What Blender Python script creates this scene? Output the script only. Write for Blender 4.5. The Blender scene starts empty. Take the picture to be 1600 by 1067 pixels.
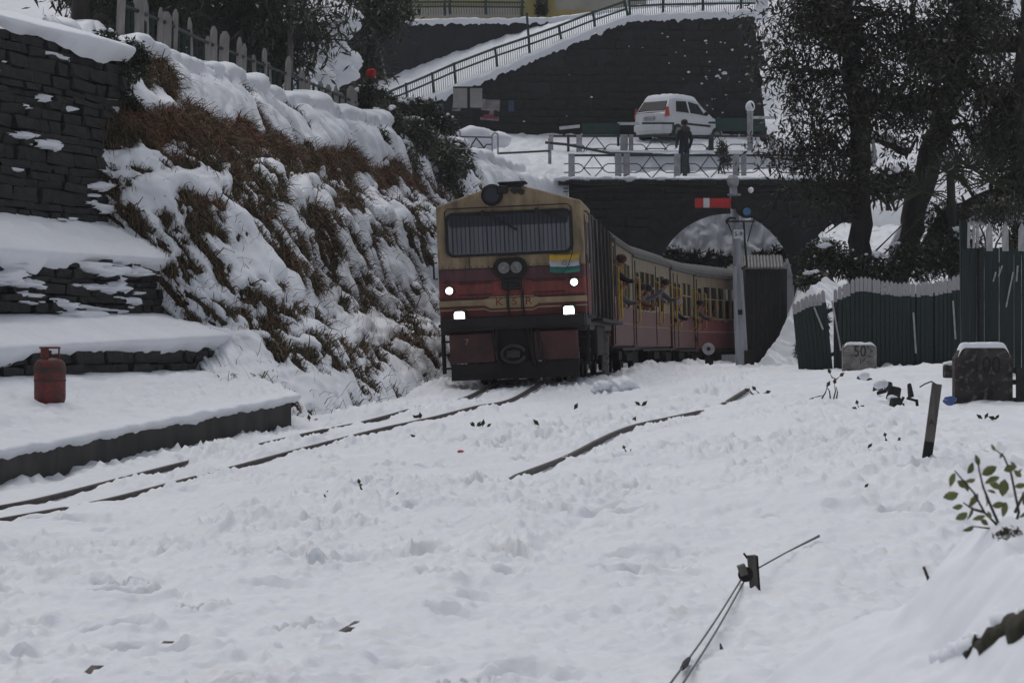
import bpy, bmesh, math, random
import numpy as np
from mathutils import Vector, Matrix, Euler

random.seed(7); RNG = np.random.default_rng(7)
scene = bpy.context.scene
COL = scene.collection
rad = math.radians

# ------------------------------------------------------------------ camera, sky, sun, exposure
F = 4000.0; CZ = 1.5; HY = 533.5
cam_d = bpy.data.cameras.new('camera'); cam = bpy.data.objects.new('camera', cam_d); COL.objects.link(cam)
cam_d.sensor_width = 36.0; cam_d.lens = 90.0; cam_d.clip_start = 0.5; cam_d.clip_end = 1500
cam.location = (0, 0, CZ); cam.rotation_euler = (rad(90), 0, 0)
cam_d.dof.use_dof = True; cam_d.dof.focus_distance = 42.0; cam_d.dof.aperture_fstop = 13.0
scene.camera = cam

world = bpy.data.worlds.new('World'); scene.world = world; world.use_nodes = True
wn = world.node_tree; bg = wn.nodes['Background']
sky = wn.nodes.new('ShaderNodeTexSky'); sky.sky_type = 'NISHITA'; sky.sun_disc = False
SUN_EL, SUN_ROT = rad(64), rad(-25)
sky.sun_elevation = SUN_EL; sky.sun_rotation = SUN_ROT
sky.air_density = 1.0; sky.dust_density = 2.0; sky.ozone_density = 1.0
bw = wn.nodes.new('ShaderNodeRGBToBW'); cmx = wn.nodes.new('ShaderNodeMix'); cmx.data_type = 'RGBA'; cmx.inputs[0].default_value = 0.72   # cloud cover greys the sky
wn.links.new(sky.outputs[0], bw.inputs[0]); wn.links.new(sky.outputs[0], cmx.inputs[6]); wn.links.new(bw.outputs[0], cmx.inputs[7])
wn.links.new(cmx.outputs[2], bg.inputs[0]); bg.inputs[1].default_value = 0.12
sd = bpy.data.lights.new('sun', 'SUN'); sun = bpy.data.objects.new('sun', sd); COL.objects.link(sun)
sd.energy = 0.85; sd.angle = rad(55); sd.color = (1.0, 0.98, 0.96)
# veiled sun high ahead and a little to the left
sdir = Vector((math.sin(SUN_ROT) * math.cos(SUN_EL), math.cos(SUN_ROT) * math.cos(SUN_EL), math.sin(SUN_EL)))
sun.rotation_euler = sdir.to_track_quat('Z', 'Y').to_euler()
scene.view_settings.view_transform = 'Standard'; scene.view_settings.look = 'None'
scene.view_settings.gamma = 1.0; scene.view_settings.exposure = 0.05
scene.cycles.use_denoising = True
scene.cycles.max_bounces = 6; scene.cycles.diffuse_bounces = 3; scene.cycles.glossy_bounces = 2
scene.cycles.transmission_bounces = 2; scene.cycles.volume_bounces = 0; scene.cycles.transparent_max_bounces = 6

# ------------------------------------------------------------------ helpers
def P(px, py, Y):
    """a point of the place seen in direction (px, py) at depth Y"""
    return Vector(((px - 800) * Y / F, Y, CZ + (HY - py) * Y / F))
def XP(px, Y): return (px - 800) * Y / F
def ZP(py, Y): return CZ + (HY - py) * Y / F

_perm = np.concatenate([RNG.permutation(256)] * 3)
_ang = RNG.random(256) * 2 * np.pi
_gx, _gy = np.cos(_ang), np.sin(_ang)
def perlin(x, y):
    x = np.asarray(x, float); y = np.asarray(y, float)
    xi = np.floor(x).astype(int); yi = np.floor(y).astype(int)
    xf = x - xi; yf = y - yi; xi &= 255; yi &= 255
    u = xf * xf * xf * (xf * (xf * 6 - 15) + 10); v = yf * yf * yf * (yf * (yf * 6 - 15) + 10)
    def g(ix, iy, dx, dy):
        h = _perm[_perm[ix & 255] + (iy & 255)]
        return _gx[h] * dx + _gy[h] * dy
    a = g(xi, yi, xf, yf); b = g(xi + 1, yi, xf - 1, yf)
    c = g(xi, yi + 1, xf, yf - 1); d = g(xi + 1, yi + 1, xf - 1, yf - 1)
    return (a + u * (b - a)) * (1 - v) + (c + u * (d - c)) * v
def fbm(x, y, o=4, gain=0.5, lac=2.03):
    s = 0; a = 1.0
    for i in range(o):
        s = s + a * perlin(x + 17.3 * i, y - 9.1 * i); x = x * lac; y = y * lac; a *= gain
    return s
def sstep(a, b, x):
    t = np.clip((x - a) / (b - a), 0, 1); return t * t * (3 - 2 * t)

def tps(pts):
    """thin plate surface z(x, y) through scattered points"""
    p = np.array(pts, float); n = len(p)
    sc = 10.0
    def U(r2): return np.where(r2 > 1e-12, r2 * np.log(np.maximum(r2, 1e-12)), 0.0)
    x, y = p[:, 0] / sc, p[:, 1] / sc
    K = U((x[:, None] - x) ** 2 + (y[:, None] - y) ** 2) + np.eye(n) * 0.004
    A = np.zeros((n + 3, n + 3)); A[:n, :n] = K; A[:n, n] = 1; A[:n, n + 1] = x; A[:n, n + 2] = y
    A[n, :n] = 1; A[n + 1, :n] = x; A[n + 2, :n] = y
    w = np.linalg.solve(A, np.concatenate([p[:, 2], [0, 0, 0]]))
    def f(X, Y):
        X = np.asarray(X, float) / sc; Y = np.asarray(Y, float) / sc
        o = w[n] + w[n + 1] * X + w[n + 2] * Y
        for i in range(n): o = o + w[i] * U((X - x[i]) ** 2 + (Y - y[i]) ** 2)
        return o
    return f

def tag(o, label=None, cat=None, group=None, kind=None):
    if label: o['label'] = label
    if cat: o['category'] = cat
    if group: o['group'] = group
    if kind: o['kind'] = kind
    return o
def thing(name, loc, label, cat, group=None, rot=(0, 0, 0)):
    o = bpy.data.objects.new(name, None); o.empty_display_size = 0.2
    COL.objects.link(o); o.location = loc; o.rotation_euler = rot
    tag(o, label, cat, group); return o
def wmat(o):
    m = Matrix.LocRotScale(o.location, o.rotation_euler, o.scale)
    if o.parent: return wmat(o.parent) @ o.matrix_parent_inverse @ m
    return m
def attach(o, parent, local=False):
    if parent:
        o.parent = parent
        if not local: o.matrix_parent_inverse = wmat(parent).inverted()
    return o
def link_mesh(name, me, mats, parent=None, local=False):
    o = bpy.data.objects.new(name, me); COL.objects.link(o)
    for m in (mats if isinstance(mats, (list, tuple)) else [mats]):
        if m and len(me.materials) < (len(mats) if isinstance(mats, (list, tuple)) else 1): me.materials.append(m)
    return attach(o, parent, local)
def raw_mesh(name, V, Fq, smooth=True, mat_idx=None):
    """V (n,3), Fq (m,k) arrays -> mesh, fast"""
    me = bpy.data.meshes.new(name); V = np.asarray(V, np.float32); Fq = np.asarray(Fq, np.int32)
    k = Fq.shape[1]; m = len(Fq)
    me.vertices.add(len(V)); me.vertices.foreach_set('co', V.ravel())
    me.loops.add(m * k); me.loops.foreach_set('vertex_index', Fq.ravel())
    me.polygons.add(m); me.polygons.foreach_set('loop_start', np.arange(0, m * k, k, dtype=np.int32))
    me.polygons.foreach_set('loop_total', np.full(m, k, np.int32))
    if smooth: me.polygons.foreach_set('use_smooth', np.ones(m, bool))
    if mat_idx is not None: me.polygons.foreach_set('material_index', np.asarray(mat_idx, np.int32))
    me.update(); me.validate(); return me
def grid_mesh(name, G, keep=None, smooth=True):
    """G (n,m,3) positions; keep (n,m) bool: cells with any kept corner remain"""
    n, m = G.shape[:2]; idx = np.arange(n * m).reshape(n, m)
    q = np.stack([idx[:-1, :-1], idx[:-1, 1:], idx[1:, 1:], idx[1:, :-1]], -1).reshape(-1, 4)
    if keep is not None:
        k = (keep[:-1, :-1] | keep[:-1, 1:] | keep[1:, 1:] | keep[1:, :-1]).ravel(); q = q[k]
        used = np.unique(q); mp = np.full(n * m, -1); mp[used] = np.arange(len(used))
        return raw_mesh(name, G.reshape(-1, 3)[used], mp[q], smooth)
    return raw_mesh(name, G.reshape(-1, 3), q, smooth)
def grid_normals(G):
    du = np.gradient(G, axis=0); dv = np.gradient(G, axis=1)
    n = np.cross(du, dv); n /= np.maximum(np.linalg.norm(n, axis=-1, keepdims=True), 1e-9)
    return n

class MB:
    """collects shapes, builds one mesh object"""
    def __init__(s): s.v = []; s.f = []; s.m = []
    def add(s, vs, fs, mi=0):
        b = len(s.v); s.v += [tuple(v) for v in vs]; s.f += [tuple(b + i for i in f) for f in fs]; s.m += [mi] * len(fs); return s
    def box(s, c, size, rot=None, mi=0, taper=1.0):
        hx, hy, hz = size[0] / 2, size[1] / 2, size[2] / 2; vs = []
        for z, t in ((-hz, 1), (hz, taper)):
            for x, y in ((-hx, -hy), (hx, -hy), (hx, hy), (-hx, hy)): vs.append(Vector((x * t, y * t, z)))
        if rot is not None:
            R = rot if isinstance(rot, Matrix) else Euler(rot).to_matrix(); vs = [R @ v for v in vs]
        vs = [v + Vector(c) for v in vs]
        return s.add(vs, [(0, 3, 2, 1), (4, 5, 6, 7), (0, 1, 5, 4), (1, 2, 6, 5), (2, 3, 7, 6), (3, 0, 4, 7)], mi)
    def bar(s, a, b, w, d=None, up=(0, 0, 1), mi=0):
        a, b = Vector(a), Vector(b); t = (b - a); L = t.length; t.normalize(); d = d or w
        x = t.cross(Vector(up))
        if x.length < 1e-4: x = t.cross(Vector((1, 0, 0)))
        x.normalize(); y = x.cross(t); vs = []
        for p in (a, b):
            for i, j in ((-1, -1), (1, -1), (1, 1), (-1, 1)): vs.append(p + x * i * w / 2 + y * j * d / 2)
        return s.add(vs, [(0, 3, 2, 1), (4, 5, 6, 7), (0, 1, 5, 4), (1, 2, 6, 5), (2, 3, 7, 6), (3, 0, 4, 7)], mi)
    def tube(s, pts, r, n=8, mi=0, cap=True):
        pts = [Vector(p) for p in pts]; k = len(pts)
        rs = r if isinstance(r, (list, tuple)) else [r] * k
        rings = []; ref = None
        for i, p in enumerate(pts):
            t = (pts[min(i + 1, k - 1)] - pts[max(i - 1, 0)]).normalized()
            if ref is None:
                ref = t.orthogonal().normalized()
            ref = (ref - t * ref.dot(t)); ref = ref.normalized() if ref.length > 1e-5 else t.orthogonal().normalized()
            bi = t.cross(ref)
            rings.append([p + (ref * math.cos(2 * math.pi * j / n) + bi * math.sin(2 * math.pi * j / n)) * rs[i] for j in range(n)])
        vs = [v for r_ in rings for v in r_]; fs = []
        for i in range(k - 1):
            for j in range(n): fs.append((i * n + j, i * n + (j + 1) % n, (i + 1) * n + (j + 1) % n, (i + 1) * n + j))
        if cap: fs.append(tuple(range(n - 1, -1, -1))); fs.append(tuple((k - 1) * n + j for j in range(n)))
        return s.add(vs, fs, mi)
    def cyl(s, a, b, r, n=16, r2=None, mi=0): return s.tube([a, b], [r, r if r2 is None else r2], n, mi)
    def prism(s, poly, axis, d0, d1, mi=0):
        """poly: 2D points; axis 'y': (x,z) extruded along y from d0 to d1, 'x': (y,z), 'z': (x,y)"""
        def mk(p, d):
            return {'y': (p[0], d, p[1]), 'x': (d, p[0], p[1]), 'z': (p[0], p[1], d)}[axis]
        n = len(poly); vs = [mk(p, d0) for p in poly] + [mk(p, d1) for p in poly]
        fs = [tuple(range(n)), tuple(range(2 * n - 1, n - 1, -1))] + [(i, i + n, (i + 1) % n + n, (i + 1) % n) for i in range(n)]
        return s.add(vs, fs, mi)
    def lathe(s, prof, c, n=20, mi=0):
        """prof: (r, z) list"""
        c = Vector(c); k = len(prof); vs = []
        for r, z in prof:
            for j in range(n): a = 2 * math.pi * j / n; vs.append(c + Vector((r * math.cos(a), r * math.sin(a), z)))
        fs = [(i * n + j, i * n + (j + 1) % n, (i + 1) * n + (j + 1) % n, (i + 1) * n + j) for i in range(k - 1) for j in range(n)]
        fs.append(tuple(range(n - 1, -1, -1))); fs.append(tuple((k - 1) * n + j for j in range(n)))
        return s.add(vs, fs, mi)
    def blob(s, c, r, seed=0, amp=0.2, n=12, m=8, mi=0):
        c = Vector(c); r = Vector(r) if not isinstance(r, (int, float)) else Vector((r, r, r)); rr = random.Random(seed)
        ox, oy = rr.random() * 90, rr.random() * 90; vs = []
        for i in range(m + 1):
            th = math.pi * i / m
            for j in range(n):
                ph = 2 * math.pi * j / n
                d = Vector((math.sin(th) * math.cos(ph), math.sin(th) * math.sin(ph), math.cos(th)))
                k = 1 + amp * 2 * float(perlin(d.x * 1.3 + ox + d.z, d.y * 1.3 + oy - d.z * .7))
                vs.append(c + Vector((d.x * r.x, d.y * r.y, d.z * r.z)) * k)
        fs = [(i * n + j, (i + 1) * n + j, (i + 1) * n + (j + 1) % n, i * n + (j + 1) % n) for i in range(m) for j in range(n)]
        return s.add(vs, fs, mi)
    def mesh(s, name, smooth=False):
        me = bpy.data.meshes.new(name); me.from_pydata(s.v, [], s.f)
        for p, i in zip(me.polygons, s.m): p.material_index = i
        if smooth: me.polygons.foreach_set('use_smooth', np.ones(len(me.polygons), bool))
        me.update(); return me
    def build(s, name, mats, parent=None, local=False, smooth=False, bevel=0, fixn=True):
        me = s.mesh(name, smooth)
        if fixn:
            bm = bmesh.new(); bm.from_mesh(me); bmesh.ops.recalc_face_normals(bm, faces=bm.faces); bm.to_mesh(me); bm.free()
        o = link_mesh(name, me, mats, parent, local)
        if bevel:
            b = o.modifiers.new('bevel', 'BEVEL'); b.width = bevel; b.segments = 2; b.limit_method = 'ANGLE'; b.angle_limit = rad(40)
        return o

# ------------------------------------------------------------------ materials
def nd(t, ty, **kw):
    n = t.nodes.new(ty)
    for k, v in kw.items(): setattr(n, k, v)
    return n
def rgba(c): return (c[0], c[1], c[2], 1.0)
def mat(name, c1, c2=None, rough=0.7, scale=3.0, detail=6.0, bump=0.0, bscale=None, metal=0.0, spec=0.35, lo=0.35, hi=0.65,
        c3=None, stretch=None, snow=0.0, snow_at=0.55, sscale=9.0, emit=0.0, coat=0.0):
    """noise mix of c1/c2 (c3 in fine specks), optional bump; snow: amount of snow lying on upward faces"""
    m = bpy.data.materials.new(name); m.use_nodes = True; t = m.node_tree; b = t.nodes['Principled BSDF']; L = t.links.new
    b.inputs['Roughness'].default_value = rough; b.inputs['Metallic'].default_value = metal
    b.inputs['Specular IOR Level'].default_value = spec; b.inputs['Base Color'].default_value = rgba(c1)
    if coat: b.inputs['Coat Weight'].default_value = coat
    tc = nd(t, 'ShaderNodeTexCoord'); vec = tc.outputs['Object']
    if stretch:
        mp = nd(t, 'ShaderNodeMapping'); mp.inputs['Scale'].default_value = stretch; L(vec, mp.inputs[0]); vec = mp.outputs[0]
    col = None
    if c2 is not None:
        n = nd(t, 'ShaderNodeTexNoise'); n.inputs['Scale'].default_value = scale; n.inputs['Detail'].default_value = detail
        n.inputs['Roughness'].default_value = 0.62; L(vec, n.inputs['Vector'])
        mr = nd(t, 'ShaderNodeMapRange'); mr.inputs[1].default_value = lo; mr.inputs[2].default_value = hi; L(n.outputs[0], mr.inputs[0])
        mx = nd(t, 'ShaderNodeMix', data_type='RGBA'); L(mr.outputs[0], mx.inputs[0])
        mx.inputs[6].default_value = rgba(c1); mx.inputs[7].default_value = rgba(c2); col = mx.outputs[2]
        if c3 is not None:
            n3 = nd(t, 'ShaderNodeTexNoise'); n3.inputs['Scale'].default_value = scale * 3.7; n3.inputs['Detail'].default_value = 5; L(vec, n3.inputs['Vector'])
            m3 = nd(t, 'ShaderNodeMapRange'); m3.inputs[1].default_value = 0.54; m3.inputs[2].default_value = 0.68; L(n3.outputs[0], m3.inputs[0])
            x3 = nd(t, 'ShaderNodeMix', data_type='RGBA'); L(m3.outputs[0], x3.inputs[0]); L(col, x3.inputs[6]); x3.inputs[7].default_value = rgba(c3); col = x3.outputs[2]
    if snow:
        g = nd(t, 'ShaderNodeNewGeometry'); sp = nd(t, 'ShaderNodeSeparateXYZ'); L(g.outputs['Normal'], sp.inputs[0])
        ns = nd(t, 'ShaderNodeTexNoise'); ns.inputs['Scale'].default_value = sscale; ns.inputs['Detail'].default_value = 4; L(tc.outputs['Object'], ns.inputs['Vector'])
        ad = nd(t, 'ShaderNodeMath', operation='ADD'); L(sp.outputs[2], ad.inputs[0])
        ml = nd(t, 'ShaderNodeMath', operation='MULTIPLY_ADD'); L(ns.outputs[0], ml.inputs[0]); ml.inputs[1].default_value = 1.6; ml.inputs[2].default_value = -0.8; L(ml.outputs[0], ad.inputs[1])
        ms = nd(t, 'ShaderNodeMapRange'); ms.inputs[1].default_value = snow_at; ms.inputs[2].default_value = snow_at + 0.18; ms.inputs[4].default_value = snow; L(ad.outputs[0], ms.inputs[0])
        xs = nd(t, 'ShaderNodeMix', data_type='RGBA'); L(ms.outputs[0], xs.inputs[0])
        if col is not None: L(col, xs.inputs[6])
        else: xs.inputs[6].default_value = rgba(c1)
        xs.inputs[7].default_value = (0.74, 0.76, 0.80, 1); col = xs.outputs[2]
    if col is not None: L(col, b.inputs['Base Color'])
    if bump:
        nb = nd(t, 'ShaderNodeTexNoise'); nb.inputs['Scale'].default_value = bscale or scale * 3; nb.inputs['Detail'].default_value = 8; nb.inputs['Roughness'].default_value = 0.65
        L(vec, nb.inputs['Vector']); bp = nd(t, 'ShaderNodeBump'); bp.inputs['Strength'].default_value = min(1.0, bump * 4); bp.inputs['Distance'].default_value = bump
        L(nb.outputs[0], bp.inputs['Height']); L(bp.outputs[0], b.inputs['Normal'])
    if emit:
        b.inputs['Emission Color'].default_value = rgba(c1); b.inputs['Emission Strength'].default_value = emit
    return m
def band_mat(name, bands, axis=2, rough=0.6, dirt=(0.03, 0.025, 0.022), dirt_amt=0.55, scale=2.5, bump=0.0, spec=0.35):
    """paint in flat bands along one local axis: bands = [(start, colour), ...] with weathering"""
    m = bpy.data.materials.new(name); m.use_nodes = True; t = m.node_tree; b = t.nodes['Principled BSDF']; L = t.links.new
    b.inputs['Roughness'].default_value = rough; b.inputs['Specular IOR Level'].default_value = spec
    tc = nd(t, 'ShaderNodeTexCoord'); sp = nd(t, 'ShaderNodeSeparateXYZ'); L(tc.outputs['Object'], sp.inputs[0])
    lo, hi = bands[0][0], bands[-1][0] + 1.0
    mr = nd(t, 'ShaderNodeMapRange'); mr.inputs[1].default_value = lo; mr.inputs[2].default_value = hi; L(sp.outputs[axis], mr.inputs[0])
    cr = nd(t, 'ShaderNodeValToRGB'); cr.color_ramp.interpolation = 'CONSTANT'; L(mr.outputs[0], cr.inputs[0])
    els = cr.color_ramp.elements
    while len(els) < len(bands): els.new(0.5)
    for e, (s_, c) in zip(els, sorted(bands)): e.position = (s_ - lo) / (hi - lo)
    for e, (s_, c) in zip(els, sorted(bands)): e.color = rgba(c)
    mp = nd(t, 'ShaderNodeMapping'); mp.inputs['Scale'].default_value = (1.6, 1.6, 0.5); L(tc.outputs['Object'], mp.inputs[0])
    n = nd(t, 'ShaderNodeTexNoise'); n.inputs['Scale'].default_value = scale; n.inputs['Detail'].default_value = 8; n.inputs['Roughness'].default_value = 0.68; L(mp.outputs[0], n.inputs['Vector'])
    r2 = nd(t, 'ShaderNodeMapRange'); r2.inputs[1].default_value = 0.38; r2.inputs[2].default_value = 0.75; r2.inputs[4].default_value = dirt_amt; L(n.outputs[0], r2.inputs[0])
    mx = nd(t, 'ShaderNodeMix', data_type='RGBA'); L(r2.outputs[0], mx.inputs[0]); L(cr.outputs[0], mx.inputs[6]); mx.inputs[7].default_value = rgba(dirt)
    L(mx.outputs[2], b.inputs['Base Color'])
    if bump:
        bp = nd(t, 'ShaderNodeBump'); bp.inputs['Strength'].default_value = 0.3; bp.inputs['Distance'].default_value = bump; L(n.outputs[0], bp.inputs['Height']); L(bp.outputs[0], b.inputs['Normal'])
    return m

M = {}
M['snow'] = mat('snow', (0.80, 0.815, 0.85), (0.74, 0.755, 0.80), rough=0.65, scale=1.6, bump=0.018, bscale=9.0, spec=0.25)
M['snow_ground'] = mat('snow_ground', (0.80, 0.815, 0.85), (0.73, 0.745, 0.79), rough=0.65, scale=1.1, bump=0.05, bscale=22.0, spec=0.25, c3=(0.78, 0.785, 0.80))
M['stone'] = mat('dark_stone', (0.014, 0.014, 0.016), (0.036, 0.034, 0.034), rough=0.85, scale=2.2, bump=0.03, bscale=9, c3=(0.024, 0.027, 0.02))
M['stone_gap'] = mat('stone_joint', (0.016, 0.016, 0.018), (0.026, 0.026, 0.027), rough=0.9, scale=4, bump=0.02)
M['wallfar'] = mat('weathered_masonry', (0.024, 0.024, 0.029), (0.042, 0.042, 0.047), rough=0.9, scale=0.9, bump=0.05, bscale=3.0, c3=(0.032, 0.034, 0.03), stretch=(1.3, 1, .55))
M['concrete'] = mat('wet_concrete', (0.026, 0.025, 0.025), (0.062, 0.058, 0.054), rough=0.8, scale=3, bump=0.02, bscale=14, stretch=(1, 1, 0.35))
M['earth'] = mat('dark_earth', (0.022, 0.019, 0.014), (0.05, 0.038, 0.024), rough=0.95, scale=4, bump=0.05, bscale=14)
M['grass_brown'] = mat('dry_grass', (0.15, 0.068, 0.036), (0.075, 0.055, 0.028), rough=0.8, scale=1.1, c3=(0.20, 0.12, 0.075), lo=0.4, hi=0.6)
M['grass_olive'] = mat('olive_grass', (0.055, 0.052, 0.026), (0.10, 0.072, 0.040), rough=0.8, scale=1.6, c3=(0.02, 0.024, 0.012))
M['leaf_dark'] = mat('evergreen_leaf', (0.020, 0.026, 0.016), (0.034, 0.040, 0.020), rough=0.6, scale=2.0, snow=0.85, snow_at=0.95, sscale=3.0)
M['leaf_bush'] = mat('grey_green_leaf', (0.060, 0.068, 0.046), (0.11, 0.112, 0.075), rough=0.6, scale=2.0, c3=(0.025, 0.03, 0.02), snow=0.8, snow_at=0.95, sscale=3.0)
M['leaf_tree'] = mat('tree_leaf', (0.018, 0.021, 0.014), (0.036, 0.036, 0.018), rough=0.55, scale=1.4, c3=(0.05, 0.036, 0.02), snow=0.8, snow_at=1.0, sscale=3.0)
M['leaf_near'] = mat('fresh_leaf', (0.12, 0.145, 0.045), (0.19, 0.20, 0.075), rough=0.5, scale=18, c3=(0.05, 0.06, 0.02))
M['rock'] = mat('mossy_dark_soil', (0.020, 0.018, 0.014), (0.048, 0.045, 0.026), rough=0.95, scale=30, bump=0.03, bscale=60)
M['leaf_dead'] = mat('dead_leaf', (0.05, 0.055, 0.025), (0.06, 0.035, 0.02), rough=0.7, scale=12)
M['bark'] = mat('bark', (0.020, 0.018, 0.018), (0.045, 0.040, 0.036), rough=0.9, scale=5, bump=0.03, bscale=18, stretch=(1, 1, 0.3))
M['twig'] = mat('twig', (0.05, 0.038, 0.03), (0.03, 0.024, 0.02), rough=0.8, scale=9)
M['wood_grey'] = mat('weathered_wood', (0.30, 0.28, 0.27), (0.19, 0.175, 0.165), rough=0.85, scale=7, bump=0.006, stretch=(3, 3, 0.4))
M['wood_dark'] = mat('dark_wet_wood', (0.07, 0.06, 0.055), (0.14, 0.125, 0.115), rough=0.8, scale=6, bump=0.008, stretch=(2, 2, 0.4))
M['green_paint'] = mat('green_paint', (0.010, 0.020, 0.019), (0.017, 0.029, 0.027), rough=0.6, scale=4, stretch=(3, 3, 0.4))
M['green_rail'] = mat('green_rail_paint', (0.020, 0.052, 0.046), (0.035, 0.06, 0.055), rough=0.6, scale=6)
M['white_top'] = mat('faded_white_paint', (0.42, 0.41, 0.42), (0.27, 0.26, 0.26), rough=0.75, scale=14, stretch=(2, 2, 0.5))
M['white_rail'] = mat('white_post_paint', (0.40, 0.40, 0.42), (0.24, 0.24, 0.25), rough=0.7, scale=5)
M['dark_rail'] = mat('dark_rail_paint', (0.030, 0.034, 0.036), (0.06, 0.065, 0.066), rough=0.6, scale=6)
M['steel_rail'] = mat('rusted_rail_steel', (0.035, 0.030, 0.028), (0.075, 0.06, 0.05), rough=0.6, scale=8, metal=0.3)
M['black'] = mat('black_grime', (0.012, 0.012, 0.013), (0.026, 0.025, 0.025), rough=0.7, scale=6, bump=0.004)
M['under'] = mat('underframe_grime', (0.013, 0.012, 0.012), (0.026, 0.021, 0.020), rough=0.75, scale=4, bump=0.006)
M['beam_red'] = mat('grimy_red_beam', (0.105, 0.038, 0.036), (0.028, 0.020, 0.020), rough=0.65, scale=2.2, lo=0.35, hi=0.7)
M['glass'] = mat('window_glass', (0.018, 0.020, 0.026), rough=0.08, spec=0.6)
M['screen_glass'] = mat('windscreen_glass', (0.085, 0.090, 0.115), (0.125, 0.128, 0.150), rough=0.22, spec=0.5, scale=2.0, stretch=(6, 1, 0.3))
M['shade'] = mat('sunshade', (0.028, 0.030, 0.042), rough=0.5)
M['cream'] = mat('cream_paint', (0.40, 0.30, 0.17), (0.24, 0.18, 0.11), rough=0.6, scale=3)
M['red_letter'] = mat('red_lettering', (0.22, 0.035, 0.03), rough=0.6)
M['lamp'] = mat('lit_lamp', (1.0, 0.98, 0.94), rough=0.3, emit=9.0)
M['reflector'] = mat('lamp_reflector', (0.22, 0.22, 0.23), (0.12, 0.12, 0.125), rough=0.3, metal=0.3, scale=14)
M['yellow'] = mat('yellow_handrail', (0.50, 0.30, 0.03), (0.32, 0.20, 0.04), rough=0.5, scale=8)
M['flag_y'] = mat('flag_saffron', (0.55, 0.36, 0.05), (0.45, 0.29, 0.05), rough=0.8, scale=9)
M['flag_w'] = mat('flag_white', (0.45, 0.45, 0.46), (0.36, 0.36, 0.38), rough=0.8, scale=9)
M['flag_g'] = mat('flag_green', (0.03, 0.17, 0.14), (0.03, 0.13, 0.11), rough=0.8, scale=9)
M['flag_b'] = mat('flag_blue', (0.10, 0.13, 0.26), rough=0.8)
M['roof_grey'] = mat('frosted_roof', (0.10, 0.098, 0.095), (0.065, 0.062, 0.06), rough=0.85, scale=4, snow=0.3, snow_at=1.05)
M['post_white'] = mat('signal_post_paint', (0.36, 0.37, 0.40), (0.22, 0.225, 0.24), rough=0.6, scale=4, stretch=(2, 2, 0.4))
M['sig_red'] = mat('signal_red', (0.50, 0.03, 0.035), (0.36, 0.03, 0.03), rough=0.5, scale=6)
M['white'] = mat('white_paint', (0.62, 0.62, 0.63), (0.5, 0.5, 0.51), rough=0.6, scale=6)
M['lens'] = mat('blue_lens', (0.03, 0.17, 0.33), (0.02, 0.10, 0.22), rough=0.2, spec=0.6, scale=9)
M['car_white'] = mat('white_car_paint', (0.62, 0.62, 0.64), (0.54, 0.54, 0.56), rough=0.3, scale=2, coat=0.4)
M['car_glass'] = mat('dark_car_glass', (0.014, 0.015, 0.018), rough=0.25, spec=0.12)
M['car_dark'] = mat('black_plastic', (0.02, 0.02, 0.022), rough=0.6)
M['tail'] = mat('tail_lamp_red', (0.55, 0.07, 0.05), rough=0.3)
M['gas_red'] = mat('scuffed_red_paint', (0.20, 0.030, 0.026), (0.085, 0.032, 0.028), rough=0.6, scale=7, c3=(0.05, 0.03, 0.028), lo=0.4, hi=0.62)
M['gas_dark'] = mat('dark_wear', (0.035, 0.03, 0.03), (0.09, 0.03, 0.028), rough=0.7, scale=9)
M['stone_post'] = mat('mossy_concrete', (0.30, 0.285, 0.27), (0.15, 0.14, 0.13), rough=0.9, scale=6, bump=0.01, c3=(0.05, 0.045, 0.04))
M['stone_dark'] = mat('dark_stained_concrete', (0.030, 0.026, 0.025), (0.085, 0.072, 0.066), rough=0.9, scale=3.5, bump=0.015, bscale=16, c3=(0.14, 0.125, 0.115), lo=0.42, hi=0.7)
M['letter'] = mat('dark_lettering', (0.03, 0.03, 0.032), rough=0.8)
M['letter_dim'] = mat('faded_lettering', (0.022, 0.02, 0.02), rough=0.8)
M['yellow_wall'] = mat('ochre_plaster', (0.42, 0.33, 0.12), (0.33, 0.27, 0.13), rough=0.9, scale=0.8)
M['plaster'] = mat('pale_plaster', (0.40, 0.37, 0.32), (0.30, 0.28, 0.25), rough=0.9, scale=0.8)
M['board'] = mat('notice_board', (0.30, 0.29, 0.285), (0.23, 0.22, 0.22), rough=0.8, scale=1.5)
M['poster'] = mat('torn_poster', (0.30, 0.27, 0.27), (0.17, 0.15, 0.16), rough=0.9, scale=5)
M['poster_red'] = mat('poster_magenta', (0.30, 0.05, 0.09), (0.2, 0.05, 0.07), rough=0.9, scale=8)
M['poster_blue'] = mat('poster_blue', (0.05, 0.07, 0.13), (0.07, 0.09, 0.15), rough=0.9, scale=4)
M['wire'] = mat('galvanised_wire', (0.10, 0.095, 0.09), rough=0.5, metal=0.5)
M['corrugated'] = mat('corrugated_iron', (0.16, 0.155, 0.15), (0.10, 0.095, 0.09), rough=0.6, scale=3, metal=0.3)
M['skin'] = mat('skin', (0.22, 0.115, 0.075), rough=0.6)
M['hair'] = mat('black_hair', (0.010, 0.009, 0.009), rough=0.6)
M['red_cloth'] = mat('red_cloth', (0.40, 0.012, 0.015), (0.28, 0.01, 0.012), rough=0.8, scale=12)
M['blue_plastic'] = mat('blue_litter', (0.03, 0.10, 0.30), (0.10, 0.12, 0.25), rough=0.4, scale=14)
M['cyan_plastic'] = mat('cyan_litter', (0.05, 0.25, 0.50), rough=0.4)
M['red_plastic'] = mat('red_litter', (0.5, 0.04, 0.03), rough=0.5)
CLOTH = {}
def cloth(c):
    if c not in CLOTH: CLOTH[c] = mat('cloth_%d' % len(CLOTH), c, tuple(x * 0.7 for x in c), rough=0.9, scale=9)
    return CLOTH[c]

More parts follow.
